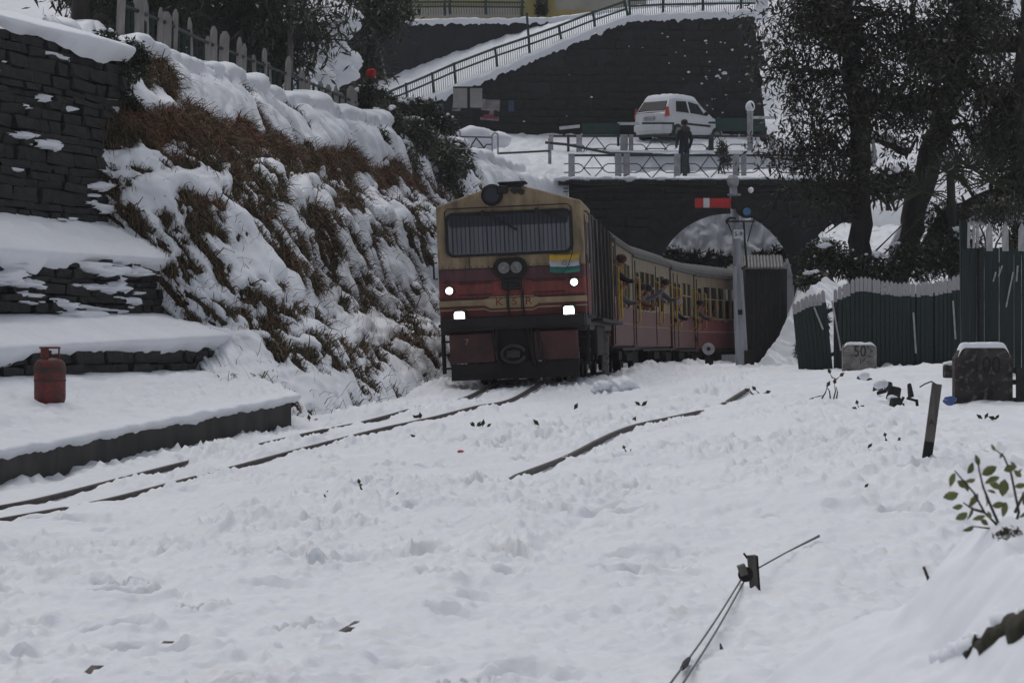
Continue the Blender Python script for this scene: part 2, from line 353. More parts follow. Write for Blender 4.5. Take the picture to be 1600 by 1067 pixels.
# ------------------------------------------------------------------ ground of the yard (heights from the sight lines)
T1 = [(-9.0, 8.0, 1.55), (-5.9, 16.0, 1.50), (-3.97, 22.7, 1.43), (-2.73, 27.3, 1.19), (-1.82, 30.4, 1.03), (-0.76, 33.96, 0.84), (0.06, 38.0, 0.64),
      (0.88, 48.0, 0.66), (1.7, 56.0, 0.70), (3.1, 64.5, 0.75), (4.2, 70.8, 0.78), (7.3, 79.8, 0.80), (11, 90, 0.8)]
T2 = [(-3.6, 4.0, 1.5), (-2.62, 8.5, 1.5), (-1.93, 11.9, 1.5), (-1.07, 17.9, 1.42), (-0.27, 21.9, 1.27), (0.585, 26.0, 1.13), (1.75, 30.2, 0.90), (3.0, 34.6, 0.70), (4.6, 41, 0.58)]
ctrl = [(x, y, CZ - h) for x, y, h in T1[:-1]] + [(x + .37, y, CZ - h - 0.02) for x, y, h in T2]
def C(px, py, h):
    Y = h * F / (py - HY); ctrl.append((XP(px, Y), Y, CZ - h))
C(800, 1067, 1.5); C(300, 1067, 1.5); C(1250, 1067, 1.5); C(1175, 925, 1.45); C(1450, 722, 0.95); C(1537, 628, 0.75); C(1342, 582, 0.5)
C(1160, 575, 0.525); C(1600, 800, 1.18); C(1600, 650, 0.85); C(1300, 650, 0.82); C(980, 600, 0.62); C(1000, 640, 0.92); C(1100, 740, 1.16); C(900, 830, 1.36)
C(200, 850, 1.47); C(600, 760, 1.26); C(0, 752, 1.36); C(455, 668, 1.06); C(560, 628, 0.88); C(690, 602, 0.66)
ctrl += [(5, 4, 0.0), (-5, 4, 0.0), (0, 3, 0.0), (9, 20, 0.4), (9, 45, 1.1), (14, 30, 1.0), (12, 60, 1.2), (6.5, 46, 1.0), (-6, 20, 0.05), (-9, 30, 0.2), (5, 60, .9), (8, 70, .85)]
ground_base = tps(ctrl)

def path_xy(T, n=400):
    p = np.array(T); d = np.concatenate([[0], np.cumsum(np.hypot(np.diff(p[:, 0]), np.diff(p[:, 1])))])
    # smooth spline through the points
    s = np.linspace(0, d[-1], n)
    def cr(col):
        m = np.gradient(p[:, col], d); i = np.clip(np.searchsorted(d, s) - 1, 0, len(d) - 2)
        h = d[i + 1] - d[i]; t = (s - d[i]) / h
        return (2*t**3-3*t**2+1)*p[i, col] + (t**3-2*t**2+t)*h*m[i] + (-2*t**3+3*t**2)*p[i+1, col] + (t**3-t**2)*h*m[i+1]
    return np.stack([cr(0), cr(1)], -1), s
GAUGE = 0.74
def offset_path(T, off, n=400):
    c, s = path_xy(T, n); t = np.gradient(c, axis=0); t /= np.linalg.norm(t, axis=1, keepdims=True)
    return c + np.stack([t[:, 1], -t[:, 0]], -1) * off
RAILS = {'t1l': offset_path(T1, -GAUGE / 2), 't1r': offset_path(T1, GAUGE / 2), 't2l': offset_path(T2, 0.0), 't2r': offset_path(T2, GAUGE)}
def rail_signed(name, X, Y):
    """lateral distance from the rail (positive = camera-right side), by interpolating x along y"""
    r = RAILS[name]; xr = np.interp(Y, r[:, 1], r[:, 0]); sl = np.gradient(r[:, 0], r[:, 1]); c = 1 / np.sqrt(1 + np.interp(Y, r[:, 1], sl) ** 2)
    return (X - xr) * c
feet = []
fr = random.Random(3)
for i in range(380):
    fx, fy = fr.uniform(-4.2, 5.5), fr.uniform(9, 36)
    if fx > 1.2 and fy < 17: continue
    feet.append((fx, fy, fr.uniform(.05, .14), fr.uniform(.08, .2), fr.uniform(0, 3.1), fr.uniform(.03, .11)))
def ground(X, Y, detail=True):
    X = np.asarray(X, float); Y = np.asarray(Y, float)
    z = ground_base(X, Y)
    if not detail: return z
    # disturbed strip between the tracks, smooth drifts to the camera-right
    xr = np.interp(Y, RAILS['t2l'][:, 1], RAILS['t2l'][:, 0])
    rough = 0.35 + 0.65 * sstep(-0.15, 0.25, fbm(X * .45 + 3, Y * .3, 3)) * (1 - 0.75 * sstep(1.1, 2.2, X - xr) * (1 - sstep(17, 24, Y)))
    z = z + 0.05 * fbm(X * .5, Y * .35, 3) + 0.06 * fbm(X * 1.3 + 5, Y * .9, 3)
    lump = fbm(X * 4.2, Y * 3.2 + 31, 4, 0.6)
    z = z + rough * 0.060 * lump + rough * 0.075 * np.abs(fbm(X * 8 + 7, Y * 6, 3, .6)) + (0.006 + .016 * rough) * fbm(X * 15, Y * 11, 3, .6) + (.008 + .035 * rough) * np.abs(fbm(X * 17 + 3, Y * 12 + 8, 2, .6))
    clod = sstep(0.18, 0.45, perlin(X * 6.5 + 50, Y * 5.0)) * sstep(0.0, 0.3, fbm(X * .6 - 9, Y * .45 + 4, 2))
    z = z + 0.075 * clod * rough
    clod2 = sstep(0.22, 0.5, perlin(X * 11 + 20, Y * 8.0 + 9)) * sstep(-.05, 0.25, fbm(X * .8 + 19, Y * .6 + 14, 2)); z = z + 0.04 * clod2 * rough
    # hardened wind ridges along the second track
    d2 = rail_signed('t2r', X, Y); z = z + 0.05 * np.exp(-((d2 - .22) / .15) ** 2) * (1 - sstep(24, 30, Y)) * (.6 + fbm(Y * .6, Y * 0 + 2, 3)) - .035 * np.exp(-((d2 - .62) / .14) ** 2) * (1 - sstep(20, 26, Y))
    for fx, fy, a, b, th, dep in feet:
        m = (np.abs(X - fx) < .6) & (np.abs(Y - fy) < .6)
        if not m.any(): continue
        dx, dy = X[m] - fx, Y[m] - fy; c, s = math.cos(th), math.sin(th)
        r = ((dx * c + dy * s) / a) ** 2 + ((-dx * s + dy * c) / b) ** 2
        z[m] -= dep * np.exp(-r ** 3 * .6) - 0.4 * dep * np.exp(-((np.sqrt(r) - 1.45) / .3) ** 2)
    # snow drawn away from the rail sides
    for nm, y0, y1 in (('t1l', 19, 37.5), ('t1r', 19, 37.5), ('t2l', 9, 36)):
        d = rail_signed(nm, X, Y)
        along = fbm(Y * .55 + hash(nm) % 7 * 0 + len(nm) + (11 if nm == 't1l' else 23 if nm == 't1r' else 40), Y * 0 + .5, 3)
        if nm == 't2l':
            on = sstep(22.8, 24.0, Y) * (1 - sstep(31.5, 33.0, Y)) * sstep(-.45, -.25, along + .03) + 0.9 * sstep(.05, .16, along) * (Y < 22.5) * (Y > 19)
            on = np.maximum(on, np.exp(-((Y - 11.9) / .35) ** 2)); on = np.maximum(on, np.exp(-((Y - 13.0) / .18) ** 2))
            on = np.maximum(on, sstep(34, 34.6, Y) * (1 - sstep(35.4, 36, Y)))
        else:
            on = sstep(-.36, -.16, along) * (Y > y0) * (Y < y1)
        near_r = np.exp(-(d / .16) ** 2); z = z * (1 - near_r * on * .85) + (ground_base(X, Y)) * near_r * on * .85
        z = z - on * 0.05 * np.exp(-((d - .07) / .05) ** 2) - on * .02 * np.exp(-(d / .12) ** 2)
    # ploughed clear under the train
    d1 = (rail_signed('t1l', X, Y) + rail_signed('t1r', X, Y)) / 2
    z = z - 0.10 * np.exp(-(d1 / 0.95) ** 4) * sstep(37.2, 38.4, Y)
    z = z + 0.16 * np.exp(-((d1 - 1.55) / .32) ** 2) * sstep(38.5, 41, Y) * (0.6 + 1.2 * fbm(X * 2, Y * 1.5 + 3, 3))
    return z
def GZ(x, y): return float(ground(np.array([x]), np.array([y]))[0])
def GP(px, py, h0=1.0):
    """where the sight line (px,py) meets the ground"""
    Y = 20.0
    ys = np.concatenate([np.arange(6, 60, .05)]); xs = (px - 800) * ys / F
    zs = ground_base(xs, ys); zl = CZ + (HY - py) * ys / F
    i = np.argmax(zs >= zl) if (zs >= zl).any() else 400
    return Vector((float(xs[i]), float(ys[i]), GZ(xs[i], ys[i])))

xs = np.concatenate([-3.3 - np.cumsum(np.linspace(.03, .14, 110))[::-1], np.arange(-3.3, 3.6, .0235), 3.6 + np.cumsum(np.linspace(.03, .14, 120))])
ys = [5.5]
while ys[-1] < 92: ys.append(ys[-1] + max(.03, .0034 * ys[-1]))
ys = np.array(ys)
GX, GY = np.meshgrid(xs, ys, indexing='ij')
G = np.stack([GX, GY, ground(GX.ravel(), GY.ravel()).reshape(GX.shape)], -1)
o = link_mesh('ground', grid_mesh('ground', G), M['snow_ground']); tag(o, 'trampled snow covering the railway yard', kind='structure')
# a broad snow floor far below and around so that nothing ends in the air
MB().box((0, 60, -9.0), (900, 900, 1.0)).build('terrain', M['snow']); tag(bpy.data.objects['terrain'], 'snow covered valley floor around the yard', kind='structure')

# ------------------------------------------------------------------ rails
def rail_profile(name, key, y0, y1, label, lift=0.0):
    r = RAILS[key]; m = (r[:, 1] >= y0) & (r[:, 1] <= y1); r = r[m]
    zc = ground_base(r[:, 0], r[:, 1]) + lift
    if key == 't2l': zc = zc - .08 * (1 - sstep(22.2, 23.6, r[:, 1])) + .075 * np.exp(-((r[:, 1] - 11.9) / .16) ** 2) + .07 * np.exp(-((r[:, 1] - 13.0) / .1) ** 2)
    prof = [(-.05, -.12), (.05, -.12), (.05, -.105), (.01, -.09), (.01, -.035), (.028, -.02), (.028, 0), (-.028, 0), (-.028, -.02), (-.01, -.035), (-.01, -.09), (-.05, -.105)]
    t = np.gradient(r, axis=0); t /= np.linalg.norm(t, axis=1, keepdims=True); nx, ny = t[:, 1], -t[:, 0]
    n, k = len(r), len(prof)
    V = np.zeros((n, k, 3))
    for j, (a, b) in enumerate(prof): V[:, j, 0] = r[:, 0] + nx * a; V[:, j, 1] = r[:, 1] + ny * a; V[:, j, 2] = zc + b
    idx = np.arange(n * k).reshape(n, k); nxt = np.roll(idx, -1, axis=1)
    q = np.stack([idx[:-1], nxt[:-1], nxt[1:], idx[1:]], -1).reshape(-1, 4)
    o = link_mesh(name, raw_mesh(name, V.reshape(-1, 3), q, False), M['steel_rail']); tag(o, label, 'rail', 'rails in the snow'); return o
rail_profile('rail', 't1l', 12, 92, 'buried rail of the train track, nearer the low platform', 0.017)
rail_profile('rail', 't1r', 12, 92, 'rail of the train track on the side away from the platform', 0.017)
rail_profile('rail', 't2l', 6, 40, 'bare dark rail of the empty siding crossing the yard', 0.022)
rail_profile('rail', 't2r', 6, 40, 'snow covered second rail of the empty siding', -0.03)
# ------------------------------------------------------------------ the stepped retaining wall and platform beside the track
Wn = np.array([-.95, .307])
def W(t, d): return np.array([-6.94 + 2.18 * t + Wn[0] * d, 24.9 + 6.75 * t + Wn[1] * d])
WDIR = Vector((2.18, 6.75, 0)).normalized(); WNOR = Vector((-Wn[0], -Wn[1], 0)).normalized()
TE = 1.6; T0 = -1.2; WL = 7.09      # metres per unit t
WROT = math.atan2(WDIR.y, WDIR.x)
tiers = [(0.0, 0.12, -0.75, lambda t: CZ - .16 + .18 * (t - .5)),        # d at base, d at top, z base rel. eye, z top
         (1.0, 1.1, .05, lambda t: CZ + 1.02 + .02 * t),
         (1.85, 2.3, 1.3, lambda t: CZ + 4.1)]
stone_meshes = []
for k in range(7):
    rr = random.Random(k); bm = bmesh.new(); bmesh.ops.create_cube(bm, size=1.0)
    bmesh.ops.bevel(bm, geom=bm.edges[:], offset=0.10, segments=1, affect='EDGES')
    for v in bm.verts: v.co += Vector((rr.uniform(-.06, .06), rr.uniform(-.10, .10), rr.uniform(-.07, .07)))
    me = bpy.data.meshes.new('stone'); bm.to_mesh(me); bm.free(); me.materials.append(M['stone']); stone_meshes.append(me)
def stone_face(parent, origin, xdir, length, ndir, z0, z1fn, batter, sw, sh, rr, limit, keepfn=None, skin=0.10):
    """courses of single stones on a wall face; returns how many"""
    z = z0; n = 0; row = 0
    ang = math.atan2(xdir.y, xdir.x)
    while True:
        h = sh * rr.uniform(.65, 1.45); x = -rr.uniform(0, sw); any_ = False
        while x < length:
            w = sw * rr.uniform(.4, 1.7); xc = x + w / 2
            if 0 < xc < length and z + h * .8 < z1fn(xc) and (keepfn is None or keepfn(xc, z)):
                any_ = True
                if n < limit:
                    p = origin + xdir * xc + ndir * (batter(z) + rr.uniform(-.035, .05)); 
                    o = bpy.data.objects.new('stone', rr.choice(stone_meshes)); COL.objects.link(o)
                    o.location = (p.x, p.y, z + h / 2); o.scale = (w * .97, skin * 2, h * .95); o.rotation_euler = (rr.uniform(-.10, .10), rr.uniform(-.05, .05), ang + rr.uniform(-.08, .08))
                    attach(o, parent); n += 1
            x += w
        z += h; row += 1
        if z > z0 + 6 or not any_: break
    return n
wa = W(0, 0)
wall = thing('retaining_wall', (W(.5, 0)[0], W(.5, 0)[1], .8), 'dark stepped stone retaining wall with snow on its ledges above the platform', 'wall')
rr = random.Random(11)
for i, (d0, d1, zb, ztop) in enumerate(tiers):
    core = MB(); nseg = 24
    dend = 7.0 if i == 2 else tiers[i + 1][0] + 1.2
    poly = []
    for s in range(nseg):
        ta, tb = T0 + (TE - T0) * s / nseg, T0 + (TE - T0) * (s + 1) / nseg
        a0, b0, a1, b1 = W(ta, d0 + .1), W(tb, d0 + .1), W(ta, d1 + .1), W(tb, d1 + .1); a2, b2 = W(ta, dend), W(tb, dend)
        za, zb_ = ztop(ta) - .03, ztop(tb) - .03; zz = CZ + zb
        core.add([(a0[0], a0[1], zz), (b0[0], b0[1], zz), (b1[0], b1[1], zb_), (a1[0], a1[1], za), (a2[0], a2[1], za), (b2[0], b2[1], zb_), (a2[0], a2[1], zz), (b2[0], b2[1], zz)],
                 [(0, 1, 2, 3), (3, 2, 5, 4), (4, 5, 7, 6)] + ([(1, 7, 5, 2)] if s == nseg - 1 else []) + ([(0, 3, 4, 6)] if s == 0 else []))
    core.build('wall_core', M['stone_gap'], wall)
    o0 = W(T0, d0); H = ztop(1) - (CZ + zb)
    cells = [190, 190, 300][i]
    stone_face(wall, Vector((o0[0], o0[1], 0)), WDIR, (TE - T0) * WL, Vector((Wn[0], Wn[1], 0)), CZ + zb + (.35 if i == 0 else .3), lambda x: ztop(T0 + x / WL),
               lambda z, d0=d0, d1=d1, zb=zb, H=H: (d1 - d0) * (z - CZ - zb) / H + .09, .46, .12 if i < 2 else .14, rr, cells, keepfn=lambda x, z, i=i: T0 + x / WL > (.45, .65, .85)[i])
    # the end face of the tier
    e0 = W(TE, d0); stone_face(wall, Vector((e0[0], e0[1], 0)), Vector((Wn[0], Wn[1], 0)), max(.8, (4.2 if i == 2 else tiers[i + 1][0] + .4) - d0 - .4), Vector((-WDIR.x, -WDIR.y, 0)), CZ + zb + .3, lambda x, d0=d0, d1=d1, zb=zb: ztop(TE) - (0 if x > (d1 - d0) else 0),
               lambda z: .03, .45, .18, rr, 60, keepfn=lambda x, z, d0=d0, d1=d1, zb=zb, H=H: x > (d1 - d0) * (z - CZ - zb) / H + .15)

def snow_sheet(name, pts_fn, nu, nv, parent=None, kind=None, m='snow', keepfn=None):
    u, v = np.meshgrid(np.linspace(0, 1, nu), np.linspace(0, 1, nv), indexing='ij'); G = pts_fn(u, v)
    return link_mesh(name, grid_mesh(name, G, keepfn(u, v) if keepfn else None), M[m], parent)
def Wv(t, d):  # vectorised
    return -6.94 + 2.18 * t + Wn[0] * d, 24.9 + 6.75 * t + Wn[1] * d
# snow lying on the ledges: a rounded lip that hangs a little over the lower tier
def ledge(da, za, db, zb_, seed, lip=.16):
    def f(u, v):
        t = T0 + (TE + .03 - T0) * u
        n = fbm(t * 5 + seed, v * 2.2 + seed, 4); lipn = fbm(t * 3.1 + seed * 3, t * 0 + .3, 4) + .5 * np.abs(fbm(t * 9, t * 0 + seed, 2))
        w = np.clip((v - .18) / .82, 0, 1)
        d = da - .05 - .10 * lipn + (db + .12 - da) * w
        z = za(t) + .10 + (zb_(t) - za(t) - .1) * w ** .85 + (.06 * n + .03 * np.abs(fbm(t * 17 + seed, v * 6, 3)) - .02 * fbm(t * 38, v * 12 + seed, 2)) * np.sin(np.pi * np.clip(w, 0.05, 1))
        a = np.clip(1 - v / .18, 0, 1)                                     # the drooping edge
        z = z - a ** 1.5 * (lip + .22 * np.clip(lipn + .15, 0, 1)); d = d + .12 * a ** 2 - .05 * np.sin(a * np.pi)
        X, Y = Wv(t, d); return np.stack([X, Y, z], -1)
    return f
snow_sheet('snow', ledge(0.05, tiers[0][3], 1.0, lambda t: CZ + .33 + .10 * (t - .8), 3), 420, 34, wall)
snow_sheet('snow', ledge(1.05, tiers[1][3], 1.95, lambda t: CZ + 1.66 + .02 * t, 9), 420, 34, wall)
snow_sheet('snow', ledge(2.2, lambda t: CZ + 4.1 + 0 * t, 5.5, lambda t: CZ + 5.0 + 0 * t, 21, .10), 420, 40, wall)
# patches of snow stuck to the middle and upper faces
def patches(d0, d1, z0, z1, thr, seed, band):
    def f(u, v):
        t = T0 + (TE - T0) * u; z = z0 + (z1 - z0) * v; d = d0 + (d1 - d0) * v
        k = fbm(t * 5.2 + seed, z * 4.2 + seed, 4, .55) + band(t, v); th = np.clip((k - thr) * .55, -.12, .11)
        X, Y = Wv(t, d - .045 - th); return np.stack([X, Y, z + 0 * t], -1)
    def keep(u, v):
        t = T0 + (TE - T0) * u; z = z0 + (z1 - z0) * v
        return fbm(t * 5.2 + seed, z * 4.2 + seed, 4, .55) + band(t, v) > thr - .03
    return f, keep
f_, k_ = patches(1.0, 1.1, CZ + .3, CZ + 1.02, .34, 5, lambda t, v: .30 * np.exp(-((t - 1.18 - .25 * (v - .5)) / .22) ** 2) + .05 * np.exp(-((t - .95) / .2) ** 2) - .05)
snow_sheet('snow', f_, 420, 70, wall, keepfn=k_)
f_, k_ = patches(1.85, 2.3, CZ + 1.6, CZ + 4.1, .56, 31, lambda t, v: .12 * (v < .4) + .25 * np.exp(-(((t - 1.25) / .06) ** 2 + ((v - .38) / .05) ** 2)))
snow_sheet('snow', f_, 420, 150, wall, keepfn=k_)

# the low platform in front of the wall
def E(t, d=0): return W(t, -2.2 + d)
plat = thing('platform', (E(.5)[0], E(.5)[1], .2), 'low concrete platform under deep snow in front of the stepped wall', 'platform')
pf = MB()
def ptop(t): return CZ - 1.10 + (1.10 - .736) * t
t_a, t_b = -1.3, 1.0
for s in range(12):
    ta, tb = t_a + (t_b - t_a) * s / 12, t_a + (t_b - t_a) * (s + 1) / 12
    A, B, A2, B2 = E(ta), E(tb), E(ta, 1.2), E(tb, 1.2)
    za, zb_ = ptop(ta), ptop(tb)
    pf.add([(A[0], A[1], za - .8), (B[0], B[1], zb_ - .8), (B[0], B[1], zb_), (A[0], A[1], za), (A2[0], A2[1], za), (B2[0], B2[1], zb_), (A2[0], A2[1], za - .8), (B2[0], B2[1], zb_ - .8)],
           [(0, 1, 2, 3), (3, 2, 5, 4), (4, 5, 7, 6)] + ([(1, 7, 5, 2)] if s == 11 else []) + ([(0, 3, 4, 6)] if s == 0 else []))
pf.build('kerb_wall', M['concrete'], plat)
def platf(u, v):
    t = t_a + (t_b + .02 - t_a) * u; w = np.clip((v - .12) / .88, 0, 1); a = np.clip(1 - v / .12, 0, 1)
    d = -2.2 - .03 + 2.32 * w; back = CZ - .42 + .06 * t
    d = np.where(t > .97, d, d)
    tt = t + .52 * np.clip((w) / 1.0, 0, 1) * sstep(.6, 1.0, u)
    n = fbm(t * 3 + 2, w * 2.3, 3); lipn = np.abs(fbm(t * 7, t * 0 + .7, 4, .7)) + .3 * np.abs(fbm(t * 31, t * 0 + .2, 2))
    z = ptop(t) + .09 + (back - ptop(t) - .09) * w ** 1.15 + (.06 * n + .07 * fbm(t * 20, w * 6.5, 4, .6) + .05 * np.abs(fbm(t * 34, w * 11, 2))) * np.sin(np.pi * np.clip(w, .04, .98)) ** .6
    z = z - a ** 1.4 * (.10 + .09 * lipn) + .02 * lipn * (1 - w); d = d - .05 * np.sin(a * np.pi) + .05 * a ** 2 + .02 * fbm(t * 20, t * 0, 2) * a
    X, Y = Wv(tt, d); return np.stack([X, Y, z], -1)
snow_sheet('snow', platf, 520, 90, plat)
def plat_z(x, y):
    u, v = np.meshgrid(np.linspace(0, 1, 200), np.linspace(.14, 1, 60), indexing='ij'); g = platf(u, v).reshape(-1, 3)
    return float(g[np.argmin((g[:, 0] - x) ** 2 + (g[:, 1] - y) ** 2), 2])

# ------------------------------------------------------------------ the grassy bank beside the train
toe = np.array([(-2.72, 31.6, .55), (-2.1, 34.6, .62), (-1.32, 38.6, .80), (-.62, 48, .75), (.2, 56.3, .72), (1.7, 65.6, .68), (3.3, 73, .66), (4.2, 80, .7)])
crest = np.array([(-6.15, 35.9, 5.8), (-5.75, 38.6, 5.85), (-5.15, 44.0, 6.0), (-4.75, 48.5, 6.15), (-3.5, 56.5, 6.4), (-2.5, 63, 6.55), (-1.05, 73, 6.75), (.3, 80.4, 6.8)])
NU, NVV = 760, 260
def poly_u(p, n, spacing):
    d = np.concatenate([[0], np.cumsum(np.linalg.norm(np.diff(p, axis=0), axis=1))]); 
    k = np.linspace(0, 1, len(p))
    return np.stack([np.interp(spacing, k, p[:, i]) for i in range(3)], -1)
uu = np.linspace(0, 1, NU) ** 1.25
tp, cp = poly_u(toe, NU, uu), poly_u(crest, NU, uu)
for _ in range(60):
    tp[1:-1] = (tp[:-2] + 2 * tp[1:-1] + tp[2:]) / 4; cp[1:-1] = (cp[:-2] + 2 * cp[1:-1] + cp[2:]) / 4
tp[:, 2] -= .32; tp[:, 0] += .12
along = np.concatenate([[0], np.cumsum(np.linalg.norm(np.diff(tp[:, :2], axis=0), axis=1))])[:, None]   # metres along the track
vv = np.linspace(0, 1, NVV)[None, :]
lat = np.clip(vv / .86, 0, 1)                                   # 0..1 = face, beyond = the flat top
prof = lat + .055 * np.sin(lat * 2 * np.pi * 2.0 + 1.0) * np.sin(np.pi * lat)
B = tp[:, None, :] + (cp - tp)[:, None, :] * lat[..., None]
B[..., 2] = tp[:, None, 2] + (cp - tp)[:, None, 2] * np.clip(prof, 0, 1) ** .93
ext = np.clip((vv - .86) / .14, 0, 1)
out = (cp - tp)[:, None, :2]; out = out / np.linalg.norm(out, axis=-1, keepdims=True)
B[..., :2] += out * (ext * 6.0)[..., None]; B[..., 2] += .15 * ext ** .8
bl = np.array([(-2.85, 31.5, .5), (-3.85, 35.0, 1.45), (-4.45, 35.3, 2.05), (-5.05, 35.5, 3.0), (-5.48, 35.6, 3.45), (-5.85, 35.7, 4.6), (-6.25, 35.8, 5.85)]) - np.array([.66, .02, 0]); bk = np.array([0, .2, .32, .5, .58, .8, 1.0])   # where the bank meets the end of the wall
BL = np.stack([np.interp(lat[0], bk, bl[:, i]) for i in range(3)], -1)[None]; wb = (1 - sstep(0, 3.2, along))[..., None]
B = np.where((ext > 0)[..., None], B, B * (1 - wb) + BL * wb)
slen = 6.6
Nn = grid_normals(B); 
if Nn[NU // 2, NVV // 2, 2] < 0: Nn = -Nn
sv = lat * slen                                                  # metres up the slope
bumpb = .26 * fbm(along * .45 + 2, sv * .5, 3) + .12 * fbm(along * 1.5, sv * 1.3 + 9, 3)
bumpb = bumpb * sstep(0, .1, lat) * sstep(.3, 2.0, along)
B = B + Nn * bumpb[..., None]
bank = thing('bank', (-2.0, 40, .8), 'steep bank of brown grass and snow pillows between the stepped wall and the locomotive', 'bank')
link_mesh('soil', grid_mesh('soil', B), M['earth'], bank)
Nb = grid_normals(B)
if Nb[NU // 2, NVV // 2, 2] < 0: Nb = -Nb
# snow: rows of pillows with rounded lower lobes, powder between
th = np.full(B.shape[:2], -0.2)
rows = [(1.03, .20, .22, .8, .07, .16), (.80, .10, .20, 1.3, .05, -.02), (.70, .07, .16, 1.5, .05, -.04), (.61, .08, .18, 1.2, .05, .0), (.52, .06, .13, 1.7, .04, -.04), (.45, .08, .16, 1.3, .045, .02), (.36, .06, .11, 1.8, .04, -.08), (.28, .10, .15, 1.1, .045, .10), (.17, .06, .08, 1.7, .04, -.06), (.10, .06, .08, 1.5, .04, .05), (.03, .10, .14, .8, .04, .6)]
wob = .05 * perlin(along * .45 + 3, lat * 3) + .02 * perlin(along * 1.3, lat * 5 + 2)
latw = lat + wob * sstep(.02, .15, lat) * (1 - sstep(.93, 1, lat))
for k, (v1, ln, tk, fq, amp, gap) in enumerate(rows):
    lob = np.abs(perlin(along * fq + 13 * k, along * 0 + .37)) ** .6 + .45 * np.abs(perlin(along * fq * 2.3 + 7 * k, along * 0 + .71)) ** .6
    edge = v1 - ln - amp * 1.6 * (lob - .45)                     # lobed lower edge
    top = v1 + .03 * perlin(along * 1.1 + k * 3.3, along * 0)
    p = (top - latw) / np.maximum(top - edge, .02)              # 0 at upper end, 1 at the lower edge
    shape = np.clip(p / .55, 0, 1) ** .8 * np.clip((1 - p) / .22, 0, 1) ** .5
    g = sstep(-.10, .10, fbm(along * .42 + 31 * k, lat * 1.2 + k, 3) + gap - (0 if k in (0, 10) else .05))
    pil = .62 + .9 * np.abs(perlin(along * 1.0 + 9 * k, latw * 7 + 3 * k)) + .25 * perlin(along * 2.4 + k, latw * 11)
    t_k = np.where((p > -.02) & (p < 1.0), tk * (1.0 if k == 0 else .72) * shape * pil, 0) * g
    th = np.maximum(th, np.where(t_k > .012, t_k, -.2))
crumb = fbm(along * 3.4 + sv * 1.5, sv * 1.3 - along * .5 + 20, 4, .6)
dens = -.02 + .34 * np.exp(-((lat - .03) / .10) ** 2) + .16 * np.exp(-((lat - .33) / .12) ** 2) + .22 * sstep(14, 30, along) - .6 * np.exp(-((lat - .83) / .075) ** 2) * (1 - sstep(14, 30, along))
fleck = fbm(along * 7.5 + sv * 2.2, sv * 3.2 - along * 1.5, 3, .65); powder = np.where((crumb + dens > .10) | (fleck + dens * .8 > .20), np.clip(np.maximum((crumb + dens - .10) * .30, (fleck + dens * .8 - .2) * .22), 0.006, .06), -.2)
th = np.maximum(th, powder)
th = np.where(lat >= .985, np.maximum(th, .22 + .12 * fbm(along * 1.0, ext * 4, 3)), th)
drybelt = np.exp(-((latw - .80) / .045) ** 2) * sstep(-.1, .1, fbm(along * .5 + 77, along * 0, 2) + .18) * (along < 30)
th = np.where(drybelt > .55, -.2, th)
th = np.minimum(th, .02 + .5 * sstep(.3, 2.2, along))
S = th.copy()
for _ in range(2):                                               # soften
    q = S.copy(); q[1:-1, 1:-1] = (S[1:-1, 1:-1] * 4 + S[:-2, 1:-1] + S[2:, 1:-1] + S[1:-1, :-2] + S[1:-1, 2:]) / 8; S = np.where(th > 0, np.maximum(q, .0), q)
upv = np.zeros_like(Nb); upv[..., 2] = 1.0
off = Nb * .75 + upv * .45
SG = B + off * (np.clip(S, -.05, .6) + .02 * fbm(along * 6, sv * 6, 3) * (S > .04))[..., None]
# lower lips sag down the slope
link_mesh('snow', grid_mesh('snow', SG, S > -.02), M['snow'], bank)
bare = th < 0

def blades(name, pos, nrm, length, width, mat_, parent, droop=1.0, spread=.5, seed=1, kind='stuff'):
    """hanging grass: three-segment blades, one mesh"""
    r = np.random.default_rng(seed); n = len(pos)
    d0 = nrm * .8 + r.normal(0, spread, (n, 3)) + np.array([0, 0, .35]); d0 /= np.linalg.norm(d0, axis=1, keepdims=True)
    L = (length * r.uniform(.5, 1.3, n))[:, None]; down = np.array([0, 0, -1.0])
    p0 = pos - nrm * .02; p1 = p0 + d0 * L * .4
    d1 = d0 * .6 + down * droop * r.uniform(.3, 1.2, (n, 1)) + r.normal(0, .15, (n, 3)); d1 /= np.linalg.norm(d1, axis=1, keepdims=True); p2 = p1 + d1 * L * .35
    d2 = d1 + down * droop * .8; d2 /= np.linalg.norm(d2, axis=1, keepdims=True); p3 = p2 + d2 * L * .35
    side = np.cross(d0, r.normal(0, 1, (n, 3))); side /= np.maximum(np.linalg.norm(side, axis=1, keepdims=True), 1e-6); side *= width * r.uniform(.6, 1.4, (n, 1))
    V = np.stack([p0 - side, p0 + side, p1 - side * .8, p1 + side * .8, p2 - side * .55, p2 + side * .55, p3], 1)
    b = (np.arange(n) * 7)[:, None]
    Fq = np.concatenate([b + np.array([[0, 1, 3]]), b + np.array([[0, 3, 2]]), b + np.array([[2, 3, 5]]), b + np.array([[2, 5, 4]]), b + np.array([[4, 5, 6]])], 0)
    o = link_mesh(name, raw_mesh(name, V.reshape(-1, 3), Fq, True), mat_, parent)
    if kind: o['kind'] = kind
    return o
def scatter_on(mask, n, seed, wgt=None):
    r = np.random.default_rng(seed); ii, jj = np.nonzero(mask)
    a = np.linalg.norm(np.cross(np.gradient(B, axis=0)[ii, jj], np.gradient(B, axis=1)[ii, jj]), axis=1)
    if wgt is not None: a = a * wgt[ii, jj]
    k = r.choice(len(ii), n, p=a / a.sum()); i, j = ii[k], jj[k]
    return B[i, j] + r.normal(0, .02, (n, 3)), Nb[i, j]
near = 1.0 / (1 + (along / 16) ** 2) + 0 * lat
belt = np.exp(-((lat - .81) / .07) ** 2)
